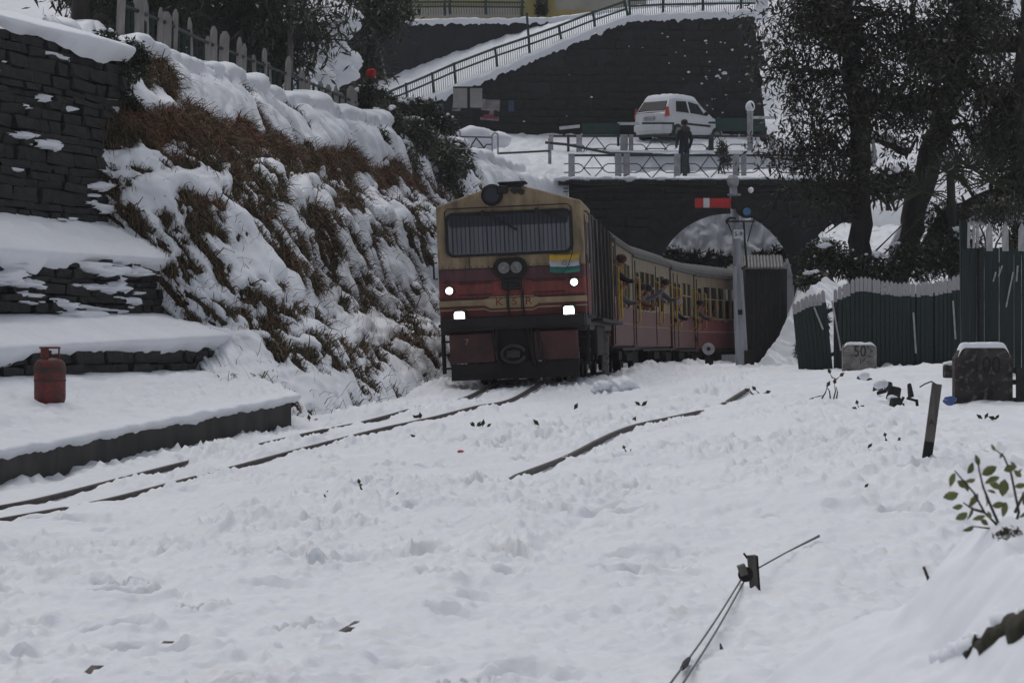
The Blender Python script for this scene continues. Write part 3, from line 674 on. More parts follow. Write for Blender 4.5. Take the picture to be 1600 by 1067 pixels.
p_, n_ = scatter_on(bare, 19000, 5, near * (.2 + 3 * belt)); blades('dry_grass', p_, n_, .45, .008, M['grass_brown'], bank, seed=2)
p_, n_ = scatter_on(bare, 30000, 6, near); blades('grass', p_, n_, .24, .009, M['grass_olive'], bank, seed=3)
p_, n_ = scatter_on(bare & (lat < .78), 14000, 7, near * (.3 + sstep(.1, .4, fbm(along * .6 + 3, sv * .7, 2)))); blades('dry_grass', p_, n_, .24, .006, M['grass_brown'], bank, seed=4)
p_, n_ = scatter_on(~bare & (lat < .97), 2600, 8, near); blades('dry_grass', p_ + n_ * .06, n_, .22, .004, M['twig'], bank, droop=.3, seed=5)

def leaves(pos, size, seed, droop=.4, aspect=.32, flat=0.3):
    """leaf shaped quads folded along the middle: (V, F)"""
    r = np.random.default_rng(seed); n = len(pos)
    d = r.normal(0, 1, (n, 3)); d[:, 2] -= droop; d /= np.linalg.norm(d, axis=1, keepdims=True)
    up = r.normal(0, .6, (n, 3)); up[:, 2] += 1; s = np.cross(d, up); s /= np.maximum(np.linalg.norm(s, axis=1, keepdims=True), 1e-6)
    nn = np.cross(s, d); L = (size * r.uniform(.6, 1.35, n))[:, None]; w = L * aspect * .5
    V = np.stack([pos, pos + d * L * .45 + s * w + nn * w * flat, pos + d * L, pos + d * L * .45 - s * w + nn * w * flat], 1).reshape(-1, 3)
    b = (np.arange(n) * 4)[:, None]
    return V, np.concatenate([b + np.array([[0, 1, 2]]), b + np.array([[0, 2, 3]])], 0)
def clusters(cl, n, seed):
    """points in the ellipsoids cl = (centre, radii, weight), denser towards twigs' ends"""
    r = np.random.default_rng(seed); w = np.array([c[2] for c in cl], float); k = r.choice(len(cl), n, p=w / w.sum())
    c = np.array([tuple(x[0]) for x in cl])[k]; ra = np.array([tuple(x[1]) for x in cl])[k]
    d = r.normal(0, 1, (n, 3)); d /= np.linalg.norm(d, axis=1, keepdims=True); return c + d * ra * (r.random((n, 1)) ** .45)
def shrub(name, cl, n, size, seed, label, m='leaf_dark', cat='bush', group=None, droop=.3, aspect=.28, snow=0, stems=True):
    c0 = Vector(cl[0][0]); zmin = min(c[0][2] - c[1][2] for c in cl)
    root = thing(name, (c0.x, c0.y, zmin), label, cat, group)
    V, Fq = leaves(clusters(cl, n, seed), size, seed + 1, droop, aspect); o = link_mesh('foliage', raw_mesh('foliage', V, Fq, False), M[m], root); o['kind'] = 'stuff'
    if stems:
        st = MB(); rr = random.Random(seed)
        for c, ra, w in cl:
            for q in range(3):
                a = Vector((c0.x + rr.uniform(-.2, .2), c0.y + rr.uniform(-.2, .2), zmin - .3)); e = Vector(c) + Vector((rr.uniform(-1, 1) * ra[0], rr.uniform(-1, 1) * ra[1], rr.uniform(0, .8) * ra[2]))
                mid = (a + e) / 2 + Vector((rr.uniform(-.2, .2), rr.uniform(-.2, .2), .1)); st.tube([a, mid, e], [.03, .02, .006], 5)
        st.build('stems', M['twig'], root, fixn=False)
    if snow:
        snow = int(snow * 2.2); sm = MB(); rr = random.Random(seed + 9)
        for q in range(snow):
            c, ra, w = rr.choice(cl); a = rr.uniform(0, 6.28); k = rr.uniform(.2, .95)
            p = Vector(c) + Vector((math.cos(a) * ra[0] * k, math.sin(a) * ra[1] * k - ra[1] * .2, ra[2] * math.sqrt(max(0, 1 - k * k)) * .95)); z = rr.uniform(.02, .075) * (1 if ra[0] > .4 else .6)
            sm.blob(p, (z * rr.uniform(1, 2), z * 1.2, z * .8), q + seed, .6, 9, 6)
        so = sm.build('snow', M['snow'], root, smooth=True, fixn=False); so['kind'] = 'stuff'
    return root
def E3(px, py, Y, rx, ry, w=1.0, rd=None):
    """ellipsoid from picture directions at depth Y"""
    return (tuple(P(px, py, Y)), (rx * Y / F, rd if rd else rx * Y / F * .8, ry * Y / F), w)
# dark evergreen bushes on the shoulder of the bank
shrub('bush', [E3(640, 215, 61, 48, 32, 1.4), E3(600, 195, 60, 34, 30), E3(665, 262, 63, 66, 50, 2.4), E3(622, 262, 60, 36, 46, 1.2), E3(700, 250, 64, 40, 36, 1), E3(690, 305, 64, 38, 26), E3(585, 230, 58, 24, 34, .7)], 19000, .17, 41,
      'large grey green bush dusted with snow on the shoulder of the bank', m='leaf_bush', snow=26)
shrub('bush', [E3(718, 268, 70, 30, 28), E3(742, 285, 72, 18, 16, .6), E3(700, 240, 69, 20, 18, .5)], 4200, .16, 43, 'evergreen bush at the top of the bank just above the locomotive roof', m='leaf_bush', snow=14)
shrub('bush', [E3(175, 130, 36.5, 34, 58, 1.2), E3(205, 95, 37, 30, 34), E3(165, 75, 36.6, 26, 30, .6), E3(200, 175, 36.6, 26, 30, .7)], 8000, .075, 47, 'dark creeping bush hanging over the end of the stepped wall', aspect=.35, snow=10)
shrub('bush', [E3(305, 150, 42.5, 22, 34, 1), E3(285, 118, 42.5, 16, 16, .4)], 2600, .08, 49, 'olive green shrub among the brown grass high on the bank', m='grass_olive', aspect=.35)
# ------------------------------------------------------------------ the bridge over the track
BY = 80.0; bs = BY / F
ACX, ACZ, AR = XP(1122, BY), ZP(446, BY), 119 * bs
deck_z = ZP(281, BY); bx0, bx1 = XP(872, BY), XP(1345, BY); SK = Vector((math.sin(rad(11)), math.cos(rad(11)), 0)); BD = 3.0
bridge = thing('arch_bridge', (ACX, BY, .7), 'dark stone arch bridge carrying the road over the railway', 'bridge')
arc = [(ACX + AR * math.cos(a), ACZ + AR * math.sin(a)) for a in np.linspace(math.pi, 0, 33)]
zb = -.5
opening = [(ACX - AR, zb)] + arc + [(ACX + AR, zb)]
mb = MB()
for fy, sk in ((0, 0), (BD, 1)):                       # two faces, built as strips above and beside the opening
    ox = SK.x * fy; oy = SK.y * fy
    for i in range(len(arc) - 1):
        (xa, za), (xb, zb_) = arc[i], arc[i + 1]
        mb.add([(xa + ox, BY + oy, za), (xb + ox, BY + oy, zb_), (xb + ox, BY + oy, deck_z), (xa + ox, BY + oy, deck_z)], [(0, 1, 2, 3)])
    for xa, xb in ((bx0, ACX - AR), (ACX + AR, bx1)):
        mb.add([(xa + ox, BY + oy, zb), (xb + ox, BY + oy, zb), (xb + ox, BY + oy, deck_z), (xa + ox, BY + oy, deck_z)], [(0, 1, 2, 3)])
for i in range(len(opening) - 1):
    (xa, za), (xb, zb_) = opening[i], opening[i + 1]
    mb.add([(xa, BY, za), (xb, BY, zb_), (xb + SK.x * BD, BY + SK.y * BD, zb_), (xa + SK.x * BD, BY + SK.y * BD, za)], [(0, 1, 2, 3)])
mb.add([(bx0, BY, deck_z), (bx1, BY, deck_z), (bx1 + SK.x * BD, BY + SK.y * BD, deck_z), (bx0 + SK.x * BD, BY + SK.y * BD, deck_z)], [(0, 1, 2, 3)])
mb.add([(bx0, BY, zb), (bx0, BY, deck_z), (bx0 + SK.x * BD, BY + SK.y * BD, deck_z), (bx0 + SK.x * BD, BY + SK.y * BD, zb)], [(0, 1, 2, 3)])
mb.build('masonry', M['wallfar'], bridge, fixn=False)
rr = random.Random(5); nv = 23
for i in range(nv):                                     # the ring of arch stones, a little proud
    a = math.pi * (i + .5) / nv; da = math.pi / nv * .46; r0, r1 = AR - .02, AR + .42 + rr.uniform(-.03, .05); pts = []
    for r_, aa in ((r0, a - da), (r1, a - da), (r1, a + da), (r0, a + da)): pts.append((ACX + r_ * math.cos(aa), ACZ + r_ * math.sin(aa)))
    MB().prism(pts, 'y', BY - .05 - rr.uniform(0, .03), BY + .2).build('arch_stone', M['stone'], bridge)
n = stone_face(bridge, Vector((bx0, BY + .05, 0)), Vector((1, 0, 0)), bx1 - bx0, Vector((0, -1, 0)), CZ + .4, lambda x: deck_z - .1, lambda z: 0.03, .62, .26, rr, 300,
               keepfn=lambda x, z: (bx0 + x - ACX) ** 2 + (max(0, z + .13 - ACZ)) ** 2 > (AR + .62) ** 2 and (bx0 + x < ACX - AR - .5 or bx0 + x > ACX + AR + .5 or z > ACZ) and (bx0 + x > XP(915, BY)), skin=.06)
mb = MB()
for i in range(40):
    a, b = bx0 + (bx1 - bx0) * i / 40, bx0 + (bx1 - bx0) * (i + 1) / 40
    mb.box(((a + b) / 2, BY - .03, deck_z - .09), (b - a - .015, .34, .16))
co = mb.build('coping', M['wallfar'], bridge)
sn = MB(); rr = random.Random(8)
for i in range(60): sn.blob((bx0 + (bx1 - bx0) * rr.random(), BY + rr.uniform(-.15, .1), deck_z + .02), (rr.uniform(.12, .5), rr.uniform(.1, .2), rr.uniform(.04, .11)), i, .3, 9, 6)
so = sn.build('snow', M['snow'], bridge, smooth=True, fixn=False); so['kind'] = 'stuff'
for k in range(3):                                      # cables slung under the coping
    y0 = BY - .22 - .05 * k; pts = [(XP(880 + 430 * i / 16, BY), y0, ZP(287 + 5 * k + 4 * math.sin(i / 16 * math.pi * 3 + k), BY)) for i in range(17)]
    MB().tube(pts, .018, 5).build('cable', M['black'], bridge, fixn=False)

# snow slope seen through the arch
def beyond(u, v):
    X = 3.0 + 6.6 * u; Y = 84.1 + 2.4 * v - .55 * np.abs(fbm(u * 9 + 4, v * 4, 3)) * np.sin(np.pi * v)
    z = np.where(v < .01, 0.0, 2.6 + 5.35 * v + .35 * fbm(u * 6, v * 5 + 3, 4) * np.sin(np.pi * v)); return np.stack([X, Y, z], -1)
o = snow_sheet('slope_beyond', beyond, 160, 120); tag(o, 'bright snow slope seen through the bridge arch', kind='structure')
shrub('bush', [E3(1090, 403, 84.2, 34, 10, 1, .25), E3(1052, 402, 84.2, 16, 16, .7, .25), E3(1125, 406, 84.2, 22, 8, .6, .25)], 3600, .2, 61, 'snow flecked bush beyond the arch above the carriage roofs', snow=18)
shrub('bush', [E3(1190, 404, 84.2, 14, 7, 1, .25), E3(1218, 396, 84.2, 12, 10, .7, .25)], 2000, .2, 63, 'small dark bush beyond the arch beside the signal post', snow=8)

# ------------------------------------------------------------------ road level above the bridge
road_f = tps([(XP(a, c), c, ZP(b, c)) for a, b, c in [(700, 292, 75), (760, 286, 77), (870, 284, 80.6), (900, 282, 80.6), (1100, 281, 80.6), (1340, 281, 80.6), (900, 262, 84), (1060, 263, 84), (1340, 262, 84), (690, 216, 90.6), (800, 212, 90.8), (900, 211, 91),
       (1180, 212, 91), (1340, 212, 91), (690, 255, 81), (800, 250, 83), (1000, 228, 87.5), (1100, 226, 88), (640, 215, 86), (1500, 262, 84), (1500, 215, 91), (600, 205, 78), (1700, 240, 88)]])
RX, RY = np.meshgrid(np.linspace(XP(640, 80), XP(1600, 90), 420), np.linspace(74.5, 92, 160), indexing='ij')
edge = np.interp(RX[:, :1], [XP(640, 76), XP(700, 76), XP(780, 78.5), bx0, bx1, 40], [75, 76, 78.3, 80.0, 80.0, 80.0])
RYm = np.maximum(RY, edge)
rz = road_f(RX, RYm) + .10 * fbm(RX * .9, RYm * .9, 4) + .12 * np.abs(fbm(RX * 1.7 + 8, RYm * 1.6, 3)) * (RX < bx0 + 1.2) + .05 * fbm(RX * 3, RYm * 2.2, 3)
drop = np.clip((edge - RY) / 1.5, 0, 1); rz = rz - 2.6 * drop ** .6 * (RX < bx0 + .3)
lump = (RX < bx0 + .6) * (RYm - edge < 1.6) * .38 * np.clip(fbm(RX * 1.3 + 3, RYm * 1.1 + 5, 3) + .12, 0, 1); rz = rz + lump
keep = ((RY >= edge - .12) | (RX < bx0 + .3)) & ~((RX > 3.4) & (RX <= 8.7) & (RY > 83.1) & (RY < 86.3)) & ~((RX > 8.7) & (RY > 83.1))
o = link_mesh('road', grid_mesh('road', np.stack([RX, np.where(keep, RY, RYm), rz], -1), keep), M['snow']); tag(o, 'snow covered road above the bridge', kind='structure')
def RZ(x, y): return float(road_f(np.array([x]), np.array([y]))[0])

# ------------------------------------------------------------------ ornamental railings on the bridge
def railing(name, label, Y, px0, px1, ytop, ybot, period, phase, posts, matr, ends=True, kinds='d'):
    zt, zb_ = ZP(ytop, Y), ZP(ybot, Y); H = zt - zb_; s = Y / F
    root = thing(name, (XP((px0 + px1) / 2, Y), Y, zb_), label, 'railing', 'ornamental railings on the bridge')
    MB().bar((XP(px0, Y), Y, zt), (XP(px1, Y), Y, zt), .06, .07).build('top_rail', matr, root)
    MB().bar((XP(px0, Y), Y, zb_ + .10 * H), (XP(px1, Y), Y, zb_ + .10 * H), .035, .04).build('bottom_rail', matr, root)
    for pp, w, mm in posts:
        x = XP(pp, Y); MB().box((x, Y - .02, (zt + zb_) / 2 - .05), (w * s, .10, H + .2)).build('post', mm, root, bevel=.015)
    c = phase
    while c < px1 - period * .3:
        if c > px0 + period * .25:
            x = XP(c, Y); zc = zb_ + .5 * H; dw = .165 * period * s; r = .018; m = MB()
            top, bot = (x, Y, zt), (x, Y, zb_ + .10 * H); l, ri = (x - dw, Y, zc), (x + dw, Y, zc)
            for a, b in ((top, l), (top, ri), (l, bot), (ri, bot), (l, ri)): m.tube([a, b], r, 6)
            for sg in (-1, 1):
                e = x + sg * period * s * .5; k = x + sg * dw; q = .17 * H
                m.tube([(e, Y, zc + q), (k + sg * .16, Y, zc + q), (k + sg * .05, Y, zc + q * .6), (k, Y, zc), (k + sg * .05, Y, zc - q * .6), (k + sg * .16, Y, zc - q), (e, Y, zc - q)], r, 6)
            m.build('lattice_panel', matr, root, fixn=False)
        c += period
    return root
railing('railing', 'near ornamental railing with diamond panels along the bridge edge', 80.9, 893, 1330, 243, 283, 91, 927, [(893, 10, M['white_rail']), (966, 10, M['white_rail']), (979, 10, M['white_rail']), (1058, 10, M['white_rail']), (1070, 7, M['dark_rail']), (1150, 10, M['white_rail']), (1162, 8, M['white_rail']), (1240, 10, M['white_rail'])], M['dark_rail'])
railing('railing', 'far ornamental railing with diamond panels between the pedestrian and the car', 86.6, 858, 1212, 213, 252, 95, 930, [(862, 5, M['white_rail']), (888, 4, M['dark_rail']), (905, 9, M['white_rail']), (975, 12, M['white_rail']), (986, 7, M['white_rail']), (1111, 8, M['dark_rail']), (1172, 9, M['white_rail']), (1205, 8, M['white_rail'])], M['dark_rail'])
t = thing('fallen_rail', tuple(P(905, 232, 82.5)), 'bent dark pipe sagging between the two bridge railings', 'pipe')
MB().tube([P(852, 223, 82.6), P(885, 226, 82.5), P(920, 233, 82.4), P(955, 240, 82.2), P(1020, 241, 82.1)], .045, 8).build('pipe', M['dark_rail'], t, fixn=False)
MB().box(tuple(P(859, 236, 82.6)), (.11, .11, .85)).build('post', M['white_rail'], t, bevel=.015)
# short railing left of the bridge with looped white posts
t = thing('railing', tuple(P(738, 255, 80)), 'short railing with looped white posts at the road edge above the locomotive', 'railing', 'ornamental railings on the bridge')
def loop(px0, px1, pt, pb, Y):
    m = MB(); w = (px1 - px0) / 2; c = (px0 + px1) / 2
    pts = [P(px0, pb, Y)] + [P(c - w * math.cos(a), pt + w - w * math.sin(a), Y) for a in np.linspace(0, math.pi, 9)] + [P(px1, pb, Y)]
    m.tube(pts, .028, 6); m.build('looped_post', M['white_rail'], t, fixn=False)
for a in ((682, 687, 206, 250), (700, 706, 202, 245), (711, 719, 204, 240), (769, 778, 208, 240)): loop(*a, 80)
m = MB()
for a, b in (((720, 214), (769, 215)), ((744, 216), (733, 233)), ((744, 216), (757, 232)), ((733, 232), (757, 232))): m.tube([P(*a, 80), P(*b, 80)], .024, 6)
m.tube([P(720, 225, 80), P(729, 225, 80), P(733, 231, 80), P(728, 237, 80), P(720, 237, 80)], .024, 6); m.tube([P(769, 226, 80), P(760, 226, 80), P(756, 232, 80)], .024, 6)
m.build('lattice_panel', M['dark_rail'], t, fixn=False)
MB().tube([P(778, 240, 80.5), P(820, 238, 81.5), P(858, 236, 82.5)], .035, 6).build('low_rail', M['dark_rail'], t, fixn=False)
sb = MB()
for i, (a, b, r_) in enumerate(((745, 208, .5), (735, 214, .35), (770, 214, .4), (752, 242, .3), (700, 252, .3))): sb.blob(P(a, b + 6, 82.5), (r_ * 1.3, r_, r_ * .7), i, .25, 14, 9)
o = sb.build('snow_heap', M['snow'], None, smooth=True, fixn=False); tag(o, 'heap of shovelled snow behind the looped railing', 'snow heap')

# green and white parapet in front of the car
par = thing('parapet', tuple(P(1030, 215, 89)), 'low parapet painted dark green with white blocks in front of the parked car', 'parapet')
Yp = 86.9
MB().box(((XP(910, Yp) + XP(965, Yp)) / 2, Yp, ZP(202, Yp)), (XP(965, Yp) - XP(910, Yp), .10, 18 * Yp / F)).build('green_panel', M['green_rail'], par)
MB().box(tuple(P(982, 193.5, Yp)), (34 * Yp / F, .11, 4 * Yp / F)).build('white_cap', M['white'], par)
MB().box(tuple(P(1028, 193, Yp)), (50 * Yp / F, .05, 3 * Yp / F)).build('green_bar', M['green_rail'], par)
MB().box(tuple(P(1052, 203, Yp)), (3 * Yp / F, .05, 20 * Yp / F)).build('green_bar', M['green_rail'], par)
MB().box(tuple(P(890, 199, Yp)), (32 * Yp / F, .11, 4.5 * Yp / F), rot=(0, rad(-6), 0)).build('white_cap', M['white'], par)
MB().box(tuple(P(966, 211, Yp - .1)), (4 * Yp / F, .08, 35 * Yp / F)).build('green_post', M['green_rail'], par)
MB().box(tuple(P(1150, 195, 90)), (90 * 90 / F, .12, 20 * 90 / F)).build('green_panel', M['green_rail'], par)
MB().box(tuple(P(1195, 184, 89.8)), (40 * 90 / F, .12, 4 * 90 / F)).build('white_cap', M['white'], par)
MB().box(tuple(P(1120, 192, Yp)), (26 * Yp / F, .05, 3 * Yp / F)).build('green_bar', M['green_rail'], par)
t = thing('gate_pillar', tuple(P(1172, 222, 87.5)), 'white post with a rounded snowy knob beside the car', 'post')
MB().lathe([(.10, 0), (.10, .95), (.13, .98), (.10, 1.02), (.085, 1.06)], P(1172, 222, 87.5), 12).build('shaft', M['white_rail'], t, smooth=False)
MB().blob(P(1172, 167, 87.5), (.16, .16, .20), 3, .08, 12, 8).build('knob', M['snow'], t, smooth=True)

# ------------------------------------------------------------------ great retaining wall, ramp, upper terrace and building
def wall_poly(name, pts, Y, depth, m, label):
    poly = [(XP(a, Y), ZP(b, Y)) for a, b in pts]
    o = MB().prism(poly, 'y', Y, Y + depth).build(name, m); tag(o, label, 'wall'); return o
Yw = 91.0
wall_poly('retaining_wall', [(560, 230), (560, 200), (610, 186), (660, 166), (705, 148), (800, 108), (900, 66), (962, 40), (990, 32), (1178, 26), (1182, 60), (1190, 140), (1200, 230)], Yw, 1.0, M['wallfar'], 'great dark retaining wall behind the parked car, with a ramp rising along its top')
# crumbs of snow caught on its stones
sc = MB(); rr = random.Random(4)
for i in range(55):
    a, b = (rr.gauss(1095, 45), rr.gauss(110, 45)) if i < 40 else (rr.uniform(800, 1170), rr.uniform(60, 200))
    if not (760 < a < 1178) or b < 50 or b > 205 or (a < 960 and b < 100): continue
    z = rr.uniform(.012, .04) * (1.6 if i % 9 == 0 else 1); sc.blob(P(a, b, Yw - .05), (z * 1.4, z * .6, z * .8), i, .7, 9, 6)
gw = bpy.data.objects['retaining_wall.001']
stone_face(gw, Vector((XP(705, Yw), Yw, 0)), Vector((1, 0, 0)), XP(1176, Yw) - XP(705, Yw), Vector((0, -1, 0)), ZP(214, Yw), lambda x: float(np.interp(XP(705, Yw) + x, [XP(a, Yw) for a in (705, 800, 900, 962, 990, 1178)], [ZP(b, Yw) for b in (148, 108, 66, 40, 32, 26)])) - .06, lambda z: -.02, .75, .30, random.Random(15), 300, skin=.045)
o = sc.build('snow', M['snow'], bpy.data.objects['retaining_wall.001'] if 'retaining_wall.001' in bpy.data.objects else None, fixn=False); o['kind'] = 'stuff'
# the ramp: snow rising from the railing foot to the wall behind
rf = [(560, 197), (610, 184), (660, 163), (705, 145), (800, 105), (900, 63), (962, 37), (990, 29), (1180, 22)]
rb = [(560, 138), (600, 124), (660, 99), (720, 78), (800, 52), (870, 33), (930, 22), (990, 14), (1180, 4)]
def ramp(u, v):
    px = 560 + 620 * u; a = np.interp(px, [p[0] for p in rf], [p[1] for p in rf]); b = np.interp(px, [p[0] for p in rb], [p[1] for p in rb])
    Y = Yw - .12 + 4.2 * np.clip((v - .06) / .94, 0, 1); za = CZ + (HY - a) * Yw / F; zb_ = CZ + (HY - b) * 95 / F
    z = za + .12 + (zb_ - za - .12) * np.clip((v - .06) / .94, 0, 1) + .10 * fbm(px * .05, v * 4, 4) * (v > .03)
    z = z - np.clip(1 - v / .06, 0, 1) * (.25 + .2 * fbm(px * .09, v * 0, 3))
    return np.stack([XP(0, 1) * 0 + (px - 800) * Y / F, Y, z], -1)
o = snow_sheet('ramp', ramp, 300, 40); tag(o, 'snow covered ramp rising along the great wall', kind='structure')
wall_poly('retaining_wall', [(380, 190), (380, 40), (520, 37), (700, 36), (850, 33), (872, 33), (872, 190)], 95.0, .8, M['wallfar'], 'upper dark retaining wall between the ramp and the terrace railing')
def terr(u, v):
    px = 340 + 860 * u; Y = 94.9 + 16 * np.clip((v - .05) / .95, 0, 1); b = np.interp(px, [340, 520, 870, 1000, 1200], [40, 36, 32, 12, 2]); z = CZ + (HY - b) * 95 / F + .1
    z = z + 1.15 * np.clip((v - .05) / .95, 0, 1) + .07 * fbm(px * .05, v * 7, 3) - np.clip(1 - v / .05, 0, 1) * (.22 + .15 * fbm(px * .1, v * 0, 3)); return np.stack([(px - 800) * Y / F, Y, z], -1)
o = snow_sheet('terrace', terr, 260, 50); tag(o, 'snow covered terrace above the walls', kind='structure')
# ramp railing
def pale_fence(name, label, path, Yf, posts, h, bars, group='green iron railings on the walls'):
    px = [p[0] for p in path]; py = [p[1] for p in path]; top = lambda a: np.interp(a, px, py)
    root = thing(name, tuple(P(px[0], py[0] + h, Yf)), label, 'railing', group)
    m = MB(); m.tube([P(a, b, Yf) for a, b in path], .045, 6); m.build('top_rail', M['green_rail'], root, fixn=False)
    m = MB(); m.tube([P(a, b + h * .38, Yf) for a, b in path], .035, 6); m.build('middle_rail', M['green_rail'], root, fixn=False)
    for a, d0, d1, lean in posts: MB().bar(P(a, top(a) + d0, Yf - .03), P(a + lean, top(a) + d1, Yf - .03), .085).build('post', M['green_rail'], root)
    b = MB(); k = px[0] + 2
    while k < px[-1]:
        b.bar(P(k, top(k), Yf), P(k + 1.5, top(k) + h, Yf), .018); k += bars
    o = b.build('thin_bars', M['dark_rail'], root, fixn=False); o['kind'] = 'stuff'
    return root
pale_fence('railing', 'green iron railing climbing the ramp on the great wall', [(598, 148), (660, 122), (710, 100), (773, 76), (823, 59), (873, 41), (926, 20), (978, 2)], 91.25, [(634, -3, 36, 3), (675, -2, 36, 3), (709, -2, 34, 3), (773, -2, 34, 5), (823, -38, 27, 5), (873, -2, 28, 5), (926, -2, 30, 5), (975, -2, 28, 8)], 33, 3.4)
pale_fence('railing', 'green iron railing along the level top of the great wall', [(982, 1), (1036, -2), (1098, -3), (1180, -4)], 91.25, [(983, -2, 30, 2), (1036, -2, 25, 0), (1098, -2, 24, 0), (1158, -2, 24, 0)], 25, 3.4)
pale_fence('railing', 'thin green railing along the upper terrace', [(610, 4), (700, 3), (820, 4)], 95.6, [(643, -2, 22, 0), (695, -2, 22, 0), (703, -8, 20, 0), (759, -14, 20, 0), (816, -14, 22, 0)], 20, 4.0)
bld = thing('building', tuple(P(830, 20, 104)), 'ochre and pale plastered building on the upper terrace', 'building')
def slab(px0, px1, py0, py1, Y, m, nm): MB().box(((XP(px0, Y) + XP(px1, Y)) / 2, Y + .2, (ZP(py0, Y) + ZP(py1, Y)) / 2), (XP(px1, Y) - XP(px0, Y), .4, ZP(py0, Y) - ZP(py1, Y))).build(nm, m, bld)
slab(560, 868, -160, 28, 104, M['yellow_wall'], 'wall'); slab(868, 1010, -160, 16, 104, M['plaster'], 'wall'); slab(868, 1010, 16, 28, 104, M['yellow_wall'], 'plinth'); slab(640, 812, 9, 26, 103.6, M['plaster'], 'plinth')
slab(838, 856, -30, 22, 103.7, M['black'], 'door')
shrub('bush', [E3(846, 14, 102.5, 9, 10)], 500, .2, 71, 'small dark shrub against the ochre building on the terrace', stems=False)
# notice boards and posters
nb = thing('notice_board', tuple(P(730, 200, 89.5)), 'pair of blank pale notice boards on a dark post above the looped railing', 'sign')
MB().box(tuple(P(719, 153, 89.5)), (22 * 89.5 / F, .06, 32 * 89.5 / F)).build('board', M['board'], nb); MB().box(tuple(P(744, 153, 89.5)), (19 * 89.5 / F, .06, 31 * 89.5 / F)).build('board', M['board'], nb)
MB().bar(P(732, 138, 89.55), P(736, 235, 89.55), .11).build('post', M['black'], nb); MB().bar(P(708, 137, 89.5), P(754, 137, 89.5), .06).build('frame', M['black'], nb)
def poster(px, py, w, h, m, label, red=False, rot=0):
    t = thing('poster', tuple(P(px, py + h / 2, Yw)), label, 'poster'); Y = Yw - .03
    MB().box(tuple(P(px, py, Y)), (w * Y / F, .02, h * Y / F), rot=(0, rot, 0)).build('sheet', m, t)
    if red: MB().box(tuple(P(px, py + h * .32, Y - .015)), (w * .85 * Y / F, .01, h * .2 * Y / F), rot=(0, rot, 0)).build('printed_strip', M['poster_red'], t)
poster(766, 172, 29, 33, M['poster'], 'torn pale poster with a magenta strip on the great wall', True, rad(4)); poster(713, 172, 13, 22, M['poster'], 'narrow torn poster half hidden under the notice boards', rot=rad(6))
poster(683, 172, 20, 22, M['poster_blue'], 'dim faded poster beneath the foot of the ramp'); poster(799, 166, 9, 17, M['poster_blue'], 'small blue poster right of the torn pale one')

# ------------------------------------------------------------------ hills closing the view
def hill_r(u, v):
    X = 9 + 42 * u; Y = 100 + 60 * v; z = 5.5 + 26 * v + 2.0 * fbm(u * 6, v * 6, 4) + .6 * np.abs(fbm(u * 20, v * 25, 3)) + 2.5 * u; z = np.where(X < 16, np.where(Y < 93, np.minimum(z, 5.5), z), z); return np.stack([X, Y, z], -1)
o = snow_sheet('hillside', hill_r, 200, 160); tag(o, 'snowy hillside behind the trees', kind='structure')
def hill_b(u, v):
    X = -90 + 190 * u; Y = 112 + 60 * v; z = 6 + 45 * v + 3 * fbm(u * 9, v * 5, 4); return np.stack([X, Y, z], -1)
o = snow_sheet('hillside', hill_b, 160, 60); tag(o, 'snowy hillside far behind the building', kind='structure')
# plateau behind the crest fence
def plateau(u, v):
    X = -45 + 45 * u; Y = 36 + 58 * v; lim = np.interp(Y, cp[:, 1], cp[:, 0]) - 1.5; X = np.minimum(X, lim + 0 * X)
    z = 6.25 + .5 * sstep(40, 60, Y) + .8 * np.clip((lim - X) / 14, 0, 1) + 3.5 * np.clip((lim - X - 6) / 30, 0, 1) + .25 * fbm(X * .3, Y * .3, 3) - .5 * (1 - sstep(0, 1.5, lim - X)); return np.stack([X, Y, z], -1)
o = snow_sheet('plateau', plateau, 120, 200); tag(o, 'snow covered ground behind the crest fence', kind='structure')
# ------------------------------------------------------------------ the locomotive (local axes: x to its own left as seen, y rearwards, z up from the rail)
def wheelset(root, ys, r=.36, half=.62, name='wheel'):
    for y in ys:
        for sx in (-1, 1):
            MB().cyl((sx * half, y, r), (sx * (half - .1), y, r), r, 20).build(name, M['under'], root, local=True)
RED, DRED, CRM, PUR, DRK = (0.27, 0.055, 0.045), (0.17, 0.034, 0.034), (0.34, 0.25, 0.15), (0.125, 0.045, 0.058), (0.02, 0.018, 0.018)
loco_paint = band_mat('locomotive_paint', [(0.0, DRK), (1.02, DRED), (1.285, DRED), (1.32, RED), (1.56, PUR), (1.745, CRM), (3.2, CRM)], dirt_amt=.92, scale=3.4)
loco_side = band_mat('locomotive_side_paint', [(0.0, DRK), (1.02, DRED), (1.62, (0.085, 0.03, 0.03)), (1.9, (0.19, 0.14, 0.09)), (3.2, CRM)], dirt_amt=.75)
LZ = CZ - .645
loco = thing('locomotive', (.06, 38.0, LZ), 'red and cream diesel locomotive with lit headlamps pulling the train', 'locomotive', rot=(0, rad(-2.4), rad(-4.6)))
LB = dict(parent=loco, local=True)
hw = 1.09
prof_f = [(-hw, .78), (hw, .78), (hw, 2.69), (.25, 2.94), (-.05, 2.97), (-.30, 2.94), (-hw, 2.69)]
MB().prism(prof_f, 'y', 0, 2.4).build('cab', loco_paint, bevel=.03, **LB)
MB().prism([(-hw + .05, .8), (hw - .05, .8), (hw - .05, 2.62), (.25, 2.9), (-.25, 2.9), (-hw + .05, 2.62)], 'y', 2.4, 9.9).build('hood', loco_side, bevel=.03, **LB)
ws = MB()
